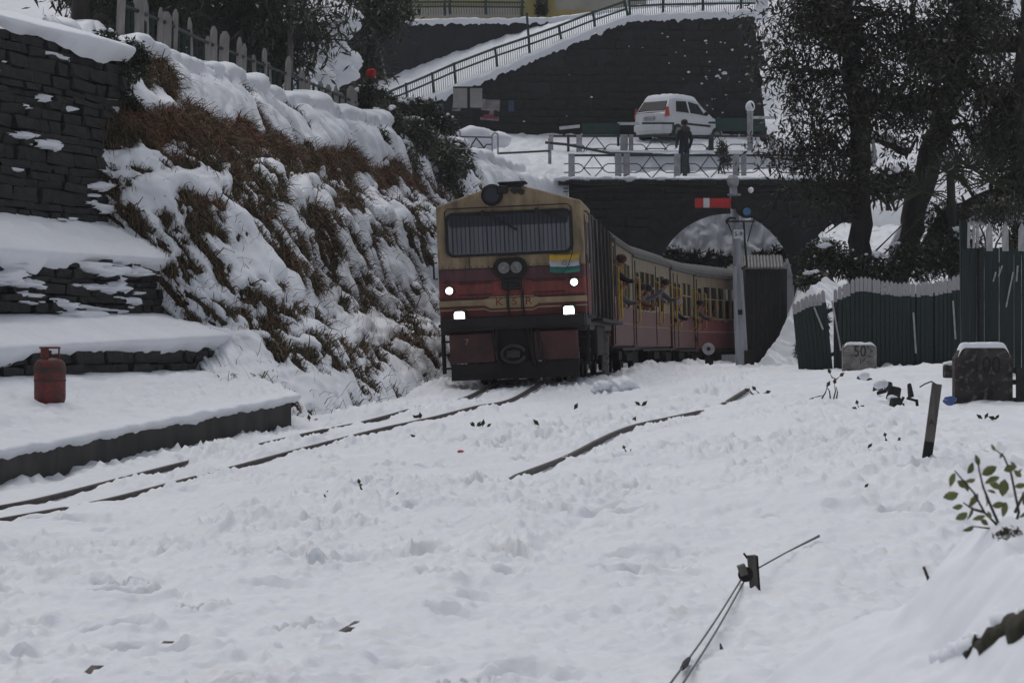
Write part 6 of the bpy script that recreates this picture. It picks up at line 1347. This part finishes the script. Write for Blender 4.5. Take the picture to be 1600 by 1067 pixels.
# snow slope right of the signal
def rs_(u, v):
    pa = np.array([(1178, 575), (1205, 545), (1230, 500), (1262, 455), (1290, 432)]); px = np.interp(u, np.linspace(0, 1, 5), pa[:, 0]); py = np.interp(u, np.linspace(0, 1, 5), pa[:, 1]); Y = 49.5 - 2.6 * v + 0 * u
    X = (px - 800) * 49.5 / F + .95 * v; z = CZ + (HY - py) * 49.5 / F - 1.25 * v * u ** .5 + .10 * fbm(u * 7, v * 3, 3) + .10 * np.abs(fbm(u * 13 + 3, v * 4, 3)); return np.stack([X, Y, z], -1)
o = snow_sheet('snow_slope', rs_, 90, 40); tag(o, 'snowy slope falling from the fence towards the signal post', kind='structure')

# ------------------------------------------------------------------ green picket fence with pale tops
gf = thing('picket_fence', P(1390, 570, 45.5), 'dark green wavy-topped picket fence with faded white tips behind the 50 stone', 'fence')
Yf = 45.6; tops = [(1250, 474), (1270, 462), (1295, 455), (1320, 444), (1340, 432), (1365, 434), (1400, 441), (1440, 441), (1470, 438), (1500, 429)]
m1 = MB(); m1.box((0, 0, .425), (1, 1, .85), mi=0); m1.prism([(-.5, .85), (.5, .85), (.5, .975), (0, 1.0), (-.5, .975)], 'y', -.5, .5, mi=1); pk = m1.mesh('picket'); pk.materials.append(M['green_paint']); pk.materials.append(M['white_top'])
px = 1252.0; rr = random.Random(33)
while px < 1504:
    ty = np.interp(px, [a for a, b in tops], [b for a, b in tops]) + rr.uniform(-1.5, 1.5); hh = (588 - ty) * Yf / F; o = bpy.data.objects.new('picket', pk); COL.objects.link(o); w = 6.7 * Yf / F
    top = P(px, ty, Yf); o.location = (top.x, top.y + rr.uniform(-.01, .01), top.z - hh); o.scale = (w * rr.uniform(.86, .95), .022, hh); o.rotation_euler = (0, -.10 if px < 1300 else rr.uniform(-.003, .003), 0); attach(o, gf); px += 6.7 + (rr.random() < .04) * 2
m2 = MB(); m2.box((0, 0, .5), (1, 1, 1)); bk_ = m2.mesh('back_board'); bk_.materials.append(M['green_paint']); px = 1255.5
while px < 1502:
    ty = np.interp(px, [a for a, b in tops], [b for a, b in tops]) + 18; hh = (588 - ty) * Yf / F; top = P(px, ty, Yf + .06); o = bpy.data.objects.new('back_board', bk_); COL.objects.link(o); o.location = (top.x, top.y, top.z - hh); o.scale = (13.2 * Yf / F, .02, hh); o.rotation_euler = (0, -.10 if px < 1300 else 0, 0); attach(o, gf); px += 13.4
for dz in (.35, 1.15): 
    m = MB(); m.tube([P(a, b, Yf + .05) + Vector((0, 0, -dz)) for a, b in tops], .035, 5); m.build('rail', M['green_paint'], gf, fixn=False)
for a, b, c, w in ((1427, 488, 552, 5), (1489, 470, 530, 2.5), (1300, 470, 548, 2), (1272, 480, 515, 2)):
    MB().bar(P(a, b, Yf - .06), P(a + 4 + (10 if a < 1310 else 0), c, Yf - .06), w * Yf / F, .03).build('pale_batten', M['white_top'], gf)
tf = thing('board_fence', P(1555, 610, 36), 'tall dark green board fence with pointed white pickets at the picture edge', 'fence')
Yb = 36.0; rr = random.Random(35)
for k in range(15):
    px = 1509 + k * 11.6; top = P(px, 387 + rr.uniform(-1, 1), Yb); bz = P(px, 625, Yb).z; MB().box((top.x, Yb + rr.uniform(-.01, .01), (top.z + bz) / 2), (10.9 * Yb / F, .03, top.z - bz)).build('board', M['green_paint'], tf)
pm = MB(); pm.prism([(-.045, -.05), (.045, -.05), (.045, .26), (0, .35), (-.045, .26)], 'y', -.012, .012); pk2 = pm.mesh('white_picket'); pk2.materials.append(M['white_top'])
for k in range(8):
    o = bpy.data.objects.new('white_picket', pk2); COL.objects.link(o); p = P(1546 + k * 25, 387, Yb - .035); o.location = p; o.rotation_euler = (0, rr.uniform(-.03, .03), 0); attach(o, tf)
for px in (1513, 1521, 1527): MB().bar(P(px, 388, Yb - .03), P(px + 1, 345 + rr.uniform(0, 6), Yb - .03), .06, .03).build('pale_batten', M['white_top'], tf)
for (a, b, c, d, w) in ((1556, 425, 1552, 440, 2), (1566, 415, 1560, 432, 2), (1590, 415, 1588, 440, 5), (1583, 425, 1572, 480, 1.6)): MB().bar(P(a, b, Yb - .04), P(c, d, Yb - .04), w * Yb / F, .02).build('pale_batten', M['white_top'], tf)
MB().bar(P(1505, 345, Yb + .1), P(1508, 630, Yb + .1), .10).build('post', M['green_paint'], tf); MB().bar(P(1532, 388, Yb - .03), P(1533, 620, Yb - .03), .12, .06).build('post', M['black'], tf)

# ------------------------------------------------------------------ marker stones
def stone(name, label, px0, px1, ptop, pbot, Y, d, m, txts, snow_h, rnd, lean=0.0):
    w = (px1 - px0) * Y / F; h = (pbot - ptop) * Y / F; c = P((px0 + px1) / 2, pbot, Y); root = thing(name, c, label, 'marker stone', 'marker stones')
    pr = [(-w / 2, -.3), (w / 2, -.3), (w / 2, h - rnd), (w / 2 - rnd * .35, h - rnd * .35), (w / 2 - rnd, h), (-w / 2 + rnd, h), (-w / 2 + rnd * .35, h - rnd * .35), (-w / 2, h - rnd)]
    o = MB().prism([(c.x + a, c.z + b) for a, b in pr], 'y', Y, Y + d).build('block', m, root, bevel=.02)
    for s, size, dx, dz, mm, sx in txts: text('lettering', s, size, mm, root, (c.x + dx, Y - .004, c.z + dz), local=False, sx=sx)
    u, v = np.meshgrid(np.linspace(-1, 1, 30), np.linspace(0, 1, 12), indexing='ij'); e = np.clip((1 - np.abs(u)) / .2, 0, 1) ** .5 * np.clip(v / .15, 0, 1) ** .5 * np.clip((1 - v) / .15, 0, 1) ** .5
    drop = rnd * .75 * np.clip((np.abs(u) - .72) / .28, 0, 1) ** 2
    G_ = np.stack([c.x + u * (w / 2 - rnd * .25), Y - .02 + v * (d + .04), c.z + h - drop - .02 + (snow_h + .02 * fbm(u * 3 + px0, v, 2)) * e], -1); link_mesh('snow', grid_mesh('snow', G_), M['snow'], root)
    return root
stone('marker_stone', 'small grey concrete marker stone painted 50 in front of the green fence', 1317, 1370, 537, 583, 42.5, .16, M['stone_post'], [('50', .26, .0, .355, M['letter'], .85), ('I', .13, .01, .19, M['letter'], .8)], .04, .06)
stone('marker_stone', 'large rounded dark concrete marker stone painted 100 with a snow cap', 1492, 1583, 541, 630, 31.5, .22, M['stone_dark'], [('100', .30, .03, .46, M['letter_dim'], .8)], .07, .15)
t = thing('concrete_block', P(1483, 590, 32.5), 'small snow topped block beside the large dark stone', 'block'); MB().box(tuple(P(1484, 580, 32.3)), (.16, .15, .17)).build('block', M['stone_dark'], t, bevel=.02); MB().blob(P(1484, 569, 32.3), (.09, .08, .04), 3, .2, 12, 8).build('snow', M['snow'], t, smooth=True)
t = thing('post', P(1592, 628, 31.2), 'dark wooden post and rails right of the large stone', 'post'); MB().bar(P(1594, 640, 31.2), P(1594, 575, 31.2), .09).build('upright', M['black'], t)
for b in (578, 597, 625): MB().bar(P(1582, b, 31.25), P(1640, b, 31.25), .07, .06).build('crossbar', M['black'], t)

# leaning plank
t = thing('plank', GP(1447, 724), 'weathered plank with a black lower half leaning out of the snow', 'plank'); Yk = t.location.y
MB().bar(P(1446, 732, Yk), P(1452, 690, Yk), 15 * Yk / F, .03, up=(0, 1, 0)).build('black_half', M['black'], t); MB().bar(P(1452, 690.5, Yk), P(1464, 600, Yk + .05), 15 * Yk / F, .03, up=(0, 1, 0)).build('grey_half', M['wood_dark'], t)
MB().tube([P(1462, 600, Yk), P(1455, 596, Yk - .02), P(1445, 600, Yk - .03), P(1437, 605, Yk - .03)], .006, 5).build('bent_wire', M['black'], t, fixn=False); text('worn_mark', 'A', .07, M['letter'], t, P(1455.5, 660, Yk - .03), local=False)

# ------------------------------------------------------------------ heap of scrap, broken posts and pipe
sp = thing('scrap_heap', GP(1410, 655), 'row of black broken stumps and angle irons sticking out of the snow', 'scrap'); rr = random.Random(12)
for i, (px, py, w, h, Yq) in enumerate([(1345, 590, 12, 8, 36), (1357, 596, 14, 9, 35.4), (1372, 606, 15, 12, 34), (1388, 604, 12, 14, 33.6), (1397, 615, 20, 22, 32), (1400, 632, 24, 22, 31), (1392, 646, 14, 12, 30.6), (1407, 650, 10, 14, 30.4), (1422, 610, 7, 22, 32), (1378, 612, 16, 6, 33)]):
    o = MB().box(tuple(P(px, py, Yq)), (w * Yq / F, .12, h * Yq / F), rot=(rr.uniform(-.2, .2), rr.uniform(-.3, .3), rr.uniform(-.5, .5)), taper=rr.uniform(.6, .95)).build('stump', M['black'], sp, bevel=.012)
for a, b, c, d, w in ((1417, 622, 1432, 626, 6), (1432, 624, 1436, 656, 6), (1410, 655, 1411, 630, 4), (1402, 640, 1412, 620, 4)): MB().bar(P(a, b, 31), P(c, d, 31), w * 31 / F, .03).build('angle_iron', M['under'], sp)
for i, (a, b, r_) in enumerate(((1403, 646, .06), (1395, 623, .05), (1376, 600, .06), (1350, 587, .05))): MB().blob(P(a, b, 30.3 + i), (r_ * 1.4, r_, r_), i, .25, 12, 8).build('snow', M['snow'], sp, smooth=True)
t = thing('pipe', P(1455, 652, 30.8), 'black pipe lying half buried beside the scrap stumps', 'pipe'); MB().tube([P(1415, 651, 30.8), P(1455, 651, 30.6), P(1494, 648, 30.4)], .055, 12).build('tube', M['black'], t, fixn=False); MB().tube([P(1415, 645, 30.8), P(1440, 644, 30.7), P(1466, 646, 30.6)], [.02, .045, .02], 8).build('snow', M['snow'], t, fixn=False)
t = thing('litter', P(1485, 632, 31.2), 'crumpled blue plastic packet between the plank and the large stone', 'litter'); MB().blob(P(1484, 626, 31.1), (.085, .05, .05), 17, .5, 14, 9).build('packet', M['blue_plastic'], t)
t = thing('litter', P(1373, 650, 30.5), 'tiny bright blue scrap left of the scrap stumps', 'litter'); MB().blob(P(1373, 649, 30.3), (.035, .03, .02), 19, .4, 10, 7).build('packet', M['cyan_plastic'], t)
t = thing('litter', GP(720, 710), 'tiny red scrap lying between the tracks', 'litter'); g = GP(720, 710); MB().blob(g + Vector((0, 0, .01)), (.03, .03, .012), 23, .4, 10, 7).build('packet', M['red_plastic'], t)

# ------------------------------------------------------------------ signal wire stake in the foreground
g = GP(1176, 924); Yk = g.y
t = thing('wire_stake', g, 'short rusty iron stake with a pulley carrying signal wires in the foreground', 'stake')
MB().bar(P(1180, 940, Yk), P(1174, 867, Yk), 13 * Yk / F, .05, up=(0, 1, 0)).build('stake', M['wood_dark'], t); MB().bar(P(1186, 938, Yk + .03), P(1181, 868, Yk + .03), .02, .07, up=(0, 1, 0)).build('flange', M['under'], t)
m = MB(); m.cyl(P(1165, 897, Yk - .03), P(1165, 897, Yk + .03), 12 * Yk / F, 18); m.build('pulley', M['under'], t); MB().box(tuple(P(1160, 890, Yk - .02)), (12 * Yk / F, .09, 16 * Yk / F), rot=(0, rad(-18), 0)).build('bracket', M['wood_dark'], t); MB().bar(P(1162, 864, Yk), P(1168, 872, Yk), .012).build('hook', M['under'], t)
e1 = P(1030, 1090, 10.2); e2 = P(1045, 1100, 10.1)
for (a, e, lab) in ((P(1158, 905, Yk - .03), e1, 'upper signal wire running from the pulley stake to the bottom edge'), (P(1162, 909, Yk), e2, 'lower signal wire running from the pulley stake to the bottom edge')):
    pts = [a.lerp(e, k / 14) + Vector((0, 0, -.02 * math.sin(k / 14 * math.pi))) for k in range(15)]; far = [P(1176, 892, Yk), P(1230, 862, Yk + 1.0), P(1280, 836 if 'upper' in lab else 838, Yk + 2.0)]
    o = MB().tube(list(reversed(far)) + pts, .0052, 6).build('signal_wire', M['wire'], None, fixn=False); tag(o, lab, 'wire', 'signal wires')
t = thing('wire_joint', P(1066, 1041, 10.9), 'black twisted joint on the upper signal wire', 'wire joint'); q = P(1158, 905, Yk - .03).lerp(e1, .72); q2 = P(1158, 905, Yk - .03).lerp(e1, .79); MB().tube([q + Vector((0, 0, -.016)), q.lerp(q2, .5) + Vector((0, 0, -.016)), q2 + Vector((0, 0, -.015))], [.010, .016, .010], 8).build('splice', M['black'], t, fixn=False)

# ------------------------------------------------------------------ snow bank and green sprig close to the camera
def nearbank(u, v):
    X = .2 + 2.9 * u; Y = 5.0 + 4.8 * v
    zp = np.interp(X + .05 * np.sin(Y * 2.3), [.2, .45, .7, .85, 1.1, 1.28, 1.6, 2.2, 3.2], [-.1, .2, .53, .62, .76, .97, 1.07, 1.14, 1.2])
    z = -.1 + (zp + .1) * (1 - sstep(7.15, 9.2, Y + .25 * (1.2 - X))) - .05 * np.clip(7 - Y, 0, 3) + .05 * fbm(X * 1.9, Y * 1.5, 3) + .05 * np.abs(fbm(X * 3.1 + 5, Y * 2.4, 2)) + .028 * fbm(X * 6.5, Y * 5, 3) + .010 * fbm(X * 21, Y * 17, 3)
    z = z - .06 * np.exp(-((X - 1.33) / .07) ** 2 - ((Y - 6.55) / .16) ** 2) - .05 * np.exp(-((X - 1.02) / .06) ** 2 - ((Y - 6.9) / .12) ** 2)
    return X, Y, z
u, v = np.meshgrid(np.linspace(0, 1, 200), np.linspace(0, 1, 220), indexing='ij'); X, Y, z = nearbank(u, v)
nbk = thing('snow_bank', (1.6, 7, 0), 'smooth snow bank with a dark hollow in the near corner', 'snow bank')
link_mesh('soil', grid_mesh('soil', np.stack([X, Y, z - .055 + .02 * fbm(X * 14, Y * 14, 3)], -1)), M['rock'], nbk)
hx, hy = 1.17, 6.2
hol = 9 + ((X - hx - .01) / .15) ** 2 + ((Y - hy - .2 * (X - hx)) / .11) ** 2 + .45 * fbm(X * 9, Y * 9, 3); th_ = .02 - .05 * np.exp(-np.clip(hol - .75, 0, 9) * 7)
link_mesh('snow', grid_mesh('snow', np.stack([X, Y, z + th_], -1), hol > .75), M['snow'], nbk)

NV = (X.ravel(), Y.ravel(), z.ravel())
def NZ(x, y): return float(NV[2][np.argmin((NV[0] - x) ** 2 + (NV[1] - y) ** 2)])
def NP(px, py):
    """where the sight line (px,py) meets the near bank"""
    for Y_ in np.arange(5.05, 9, .02):
        q = P(px, py, Y_)
        if NZ(q.x, Y_) >= q.z: return q
    return P(px, py, 6.2)
rr = random.Random(6); ring = []; rads = []
for k in range(40):
    f = k / 39; px = 1486 + 170 * f; py = 1038 - 62 * f + 5 * math.sin(k * .9) + rr.uniform(-3, 3); q = NP(px, py); ring.append(q + Vector((0, .045, 0))); rads.append((6 + 26 * min(1, f * 1.5) + rr.uniform(-5, 5)) * q.y / F)
MB().tube(ring, rads, 18).build('bare_soil', M['rock'], nbk, fixn=False, smooth=True)
cap = MB()
for k in range(22):                                          # crumbling snow edge over the bare soil
    f = k / 21; px = 1480 + 175 * f; r_ = rr.uniform(9, 20); q = NP(px, 1038 - 62 * f - (4 + 24 * min(1, f * 1.5)) - rr.uniform(-4, 5)); cap.blob(q + Vector((0, .02, 0)), (r_ * 1.5 * q.y / F, .05, r_ * q.y / F), 80 + k, .3, 16, 10)
o = cap.build('snow', M['snow'], nbk, fixn=False, smooth=True); o['kind'] = 'stuff'
pl_ = thing('plant', P(1572, 850, 6.9), 'leafy green sprig growing out of the near snow bank', 'plant'); rr = random.Random(4)
stems = [[(1580, 850), (1560, 822), (1538, 800), (1522, 770), (1500, 745), (1492, 735)], [(1580, 845), (1592, 800), (1580, 740), (1568, 712), (1556, 703)], [(1570, 840), (1548, 790), (1536, 760), (1530, 735), (1528, 720)], [(1538, 800), (1520, 795), (1505, 785)], [(1586, 800), (1600, 770), (1610, 758)], [(1575, 850), (1545, 825), (1520, 822)], [(1556, 858), (1550, 866), (1543, 868)]]
for s_ in stems:
    pts = [P(a, b, 6.9 - .03 * i) for i, (a, b) in enumerate(s_)]; MB().tube(pts, [.0045 - .0028 * i / (len(pts) - 1) for i in range(len(pts))], 6).build('stem', M['twig'], pl_, fixn=False)
lv = MB(); n = 6; 
prof = [(0, 0), (.22, .26), (.5, .34), (.78, .22), (1, 0)]
vs = [(0, 0, 0), (1, 0, -.06)]; 
lm = MB(); lv_ = []
for sx in (-1, 1):
    for t_, w_ in prof: lv_.append((t_, sx * w_, .10 * w_ - .06 * t_ * t_))
mid = [(t_, 0, -.06 * t_ * t_ - .02) for t_, w_ in prof]
allv = lv_[:5] + mid + lv_[5:]; fs = [(i, i + 1, i + 6, i + 5) for i in range(4)] + [(5 + i, 6 + i, 11 + i, 10 + i) for i in range(4)]
lm.add(allv, fs); leafme = lm.mesh('leaf', smooth=True); leafme.materials.append(M['leaf_near'])
for i, (a, b, L, ang) in enumerate([(1492, 738, 30, 250), (1503, 748, 22, 300), (1498, 770, 24, 200), (1512, 740, 20, 60), (1530, 728, 24, 110), (1534, 742, 26, 30), (1528, 770, 30, 240), (1520, 790, 28, 250), (1505, 790, 22, 190), (1545, 752, 24, 330), (1562, 745, 30, 200), (1570, 748, 28, 260), (1568, 735, 20, 20), (1556, 704, 14, 130), (1562, 716, 12, 60), (1585, 760, 26, 10), (1596, 770, 24, 340), (1574, 786, 28, 250), (1540, 805, 24, 200), (1522, 822, 26, 200), (1512, 800, 24, 215), (1590, 815, 26, 30), (1575, 835, 24, 120), (1600, 830, 30, 200), (1560, 838, 20, 300), (1540, 775, 20, 290), (1510, 762, 18, 140), (1524, 748, 16, 200), (1550, 790, 22, 10), (1532, 812, 20, 330), (1588, 745, 18, 60), (1578, 722, 14, 330), (1600, 790, 22, 80), (1556, 770, 18, 160), (1516, 778, 16, 330), (1548, 812, 18, 110), (1565, 800, 20, 60), (1596, 745, 16, 140)]):
    o = bpy.data.objects.new('leaf', leafme); COL.objects.link(o); o.location = P(a, b, 6.85 + rr.uniform(-.12, .12)); k = L * rr.uniform(.75, 1.1) * 6.9 / F; o.scale = (k, k * rr.uniform(.6, .95), k * rr.uniform(.5, 3.5)); o.rotation_euler = Euler((rad(90) + rr.uniform(-.7, .7), -rad(ang) , 0)); o.rotation_euler = (Matrix.Rotation(rr.uniform(-.5, .5), 3, 'Z') @ Matrix.Rotation(-rad(ang), 3, 'Y') @ Matrix.Rotation(rad(90) + rr.uniform(-.8, .8), 3, 'X')).to_euler(); attach(o, pl_)
shrub('moss_clump', [(tuple(NP(1585, 842)), (.055, .06, .03), 1)], 900, .016, 301, 'clump of small dark leaves at the foot of the green sprig', m='leaf_dead', cat='plant', stems=False, aspect=.5)
g = P(1463, 950, 7.4); t = thing('twig', g, 'bare brown stick poking out of the near snow bank', 'stick'); MB().tube([P(1468, 975, 7.0), P(1455, 915, 7.0), P(1443, 885, 7.0)], [.005, .005, .004], 6).build('stick', M['twig'], t, fixn=False)

# ------------------------------------------------------------------ twigs, leaves and lumps scattered on the snow
def debris(px, py, label, kind='twig', size=1.0, seed=0):
    g = GP(px, py); rr = random.Random(seed); s = g.y / F; t = thing('fallen_' + kind, g, label, 'leaf' if kind == 'leaf' else 'twig', 'leaves and twigs on the snow')
    if kind == 'leaf':
        for k in range(max(1, int(size * 2))):
            a = rr.uniform(0, 6.3); L = 12 * s * rr.uniform(.8, 1.3); d = Vector((math.cos(a), math.sin(a) * .4, rr.uniform(.3, 1))).normalized(); c = g + Vector((rr.uniform(-12, 12) * s * (size > 1), rr.uniform(-.1, .1), .005)); sd = d.cross(Vector((0, 1, .2))).normalized() * L * .24
            MB().add([c, c + d * L * .5 + sd, c + d * L, c + d * L * .5 - sd, c + d * L * .5 + Vector((0, .012, 0))], [(0, 1, 2, 4), (0, 4, 2, 3)]).build('leaf', M['leaf_dead'], t, fixn=False)
    else:
        for k in range(int(2 + size * 2)):
            a = rr.uniform(.1, 3.0); L = 18 * s * size * rr.uniform(.5, 1); c = g + Vector((rr.uniform(-14, 14) * s * size, rr.uniform(-.1, .1), -.02)); e = c + Vector((math.cos(a) * L, rr.uniform(-.1, .1), abs(math.sin(a)) * L * .9 + .02)); MB().tube([c, c.lerp(e, .5) + Vector((.1 * L, 0, .05 * L)), e], [.010 * size ** .3, .008, .004], 5).build('stick', M['twig'], t, fixn=False)
            if rr.random() < .6: d = (e - c).normalized(); sd = d.cross(Vector((0, 1, 0))).normalized() * 3.2 * s; MB().add([e, e + d * 5 * s + sd, e + d * 11 * s, e + d * 5 * s - sd], [(0, 1, 2, 3)]).build('leaf', M['leaf_dead'], t, fixn=False)
for i, a in enumerate([(655, 655, 'pair of dark leaves lying on the train track', 'leaf', 1.6), (752, 668, 'clump of dark green leaves between the two tracks', 'leaf', 3.2), (652, 682, 'single upright leaf beside the train track', 'leaf', .6), (843, 682, 'single upright leaf left of the bare siding rail', 'leaf', .6), (560, 768, 'forked twig standing in the trampled snow', 'twig', .6), (506, 774, 'short dark splinter left of the forked twig', 'twig', .3), (617, 776, 'dark triangular leaf standing in the trampled snow', 'leaf', .7),
        (978, 718, 'small sprig just below the bare siding rail', 'twig', .6), (1180, 615, 'sprig beside the far end of the siding rail', 'twig', 1.0), (1285, 622, 'spray of thin stalks left of the scrap stumps', 'twig', 1.6), (1345, 640, 'bare brush in front of the scrap stumps', 'twig', 1.3), (1255, 676, 'dark leaf lying right of the siding', 'leaf', .8), (1350, 762, 'small leaf in the open snow below the plank', 'leaf', .7), (1388, 696, 'stub of dark wood left of the plank', 'twig', .6), (1355, 708, 'dark chip beside the stub left of the plank', 'leaf', .6), (1545, 660, 'heap of dead leaves in front of the large stone', 'leaf', 2.2),
        (525, 628, 'forked twig on the snow at the foot of the bank', 'twig', 1.2), (482, 660, 'single stalk beside the platform end', 'twig', .5), (1000, 638, 'dead leaf above the bare siding rail', 'leaf', 1.2), (897, 640, 'dark leaf left of the ice blocks', 'leaf', .6), (1310, 595, 'sprig of dark leaves left of the 50 stone', 'twig', .7), (982, 660, 'upright stalk beside the bare rail', 'twig', .3), (1127, 1015, 'short stick in the snow right of the signal wires', 'twig', .4)]): debris(*a, seed=i * 5 + 2)
ib = thing('ice_block', GP(965, 615), 'two broken blocks of crusted snow beside the train', 'snow block')
g = GP(965, 613)
for i, (px, w, h) in enumerate(((940, 34, 24), (975, 42, 30))): MB().blob(P(px, 606, g.y), (w / 2 * g.y / F, .22, h / 2 * g.y / F), i + 40, .42, 22, 14).build('block', M['snow'], ib, smooth=False)
# ------------------------------------------------------------------ dim evergreen mass on the slope behind the right-hand trees
for i, (px, py, Y, rx, ry, lab) in enumerate([(1500, 60, 75, 80, 80, 'dark evergreen clump above the snowy bough'), (1580, 180, 70, 60, 110, 'dark evergreen clump at the picture edge behind the leaning tree'), (1390, 285, 66, 36, 26, 'low evergreen clump between the two trunks')]):
    shrub('evergreen_clump', [E3(px, py, Y, rx, ry, 1.0), E3(px - rx * .5, py + ry * .4, Y, rx * .5, ry * .5, .5), E3(px + rx * .5, py - ry * .3, Y, rx * .6, ry * .6, .6)], 3200 if rx > 40 else 1300, .26, 400 + i * 3, lab, cat='tree', group='dim evergreens on the slope', aspect=.3, snow=10)
shrub('bush', [E3(1128, 236, 82.3, 9, 20, 1, .2), E3(1136, 250, 82.2, 8, 14, .6, .2)], 700, .14, 521, 'dark leafy shrub pushing through the bridge railings right of the pedestrian', snow=4)
# ------------------------------------------------------------------ thin winter haze
hz = MB().box((0, 70, 14), (300, 260, 48)).build('haze', None); hz['kind'] = 'stuff'; tag(hz, 'thin winter haze')
hm = bpy.data.materials.new('haze'); hm.use_nodes = True; ht = hm.node_tree; ht.nodes.remove(ht.nodes['Principled BSDF'])
pv = ht.nodes.new('ShaderNodeVolumePrincipled'); pv.inputs['Color'].default_value = (0.9, 0.91, 0.94, 1); pv.inputs['Density'].default_value = 0.0005; pv.inputs['Anisotropy'].default_value = 0.0
ht.links.new(pv.outputs[0], ht.nodes['Material Output'].inputs['Volume']); hz.data.materials.append(hm)
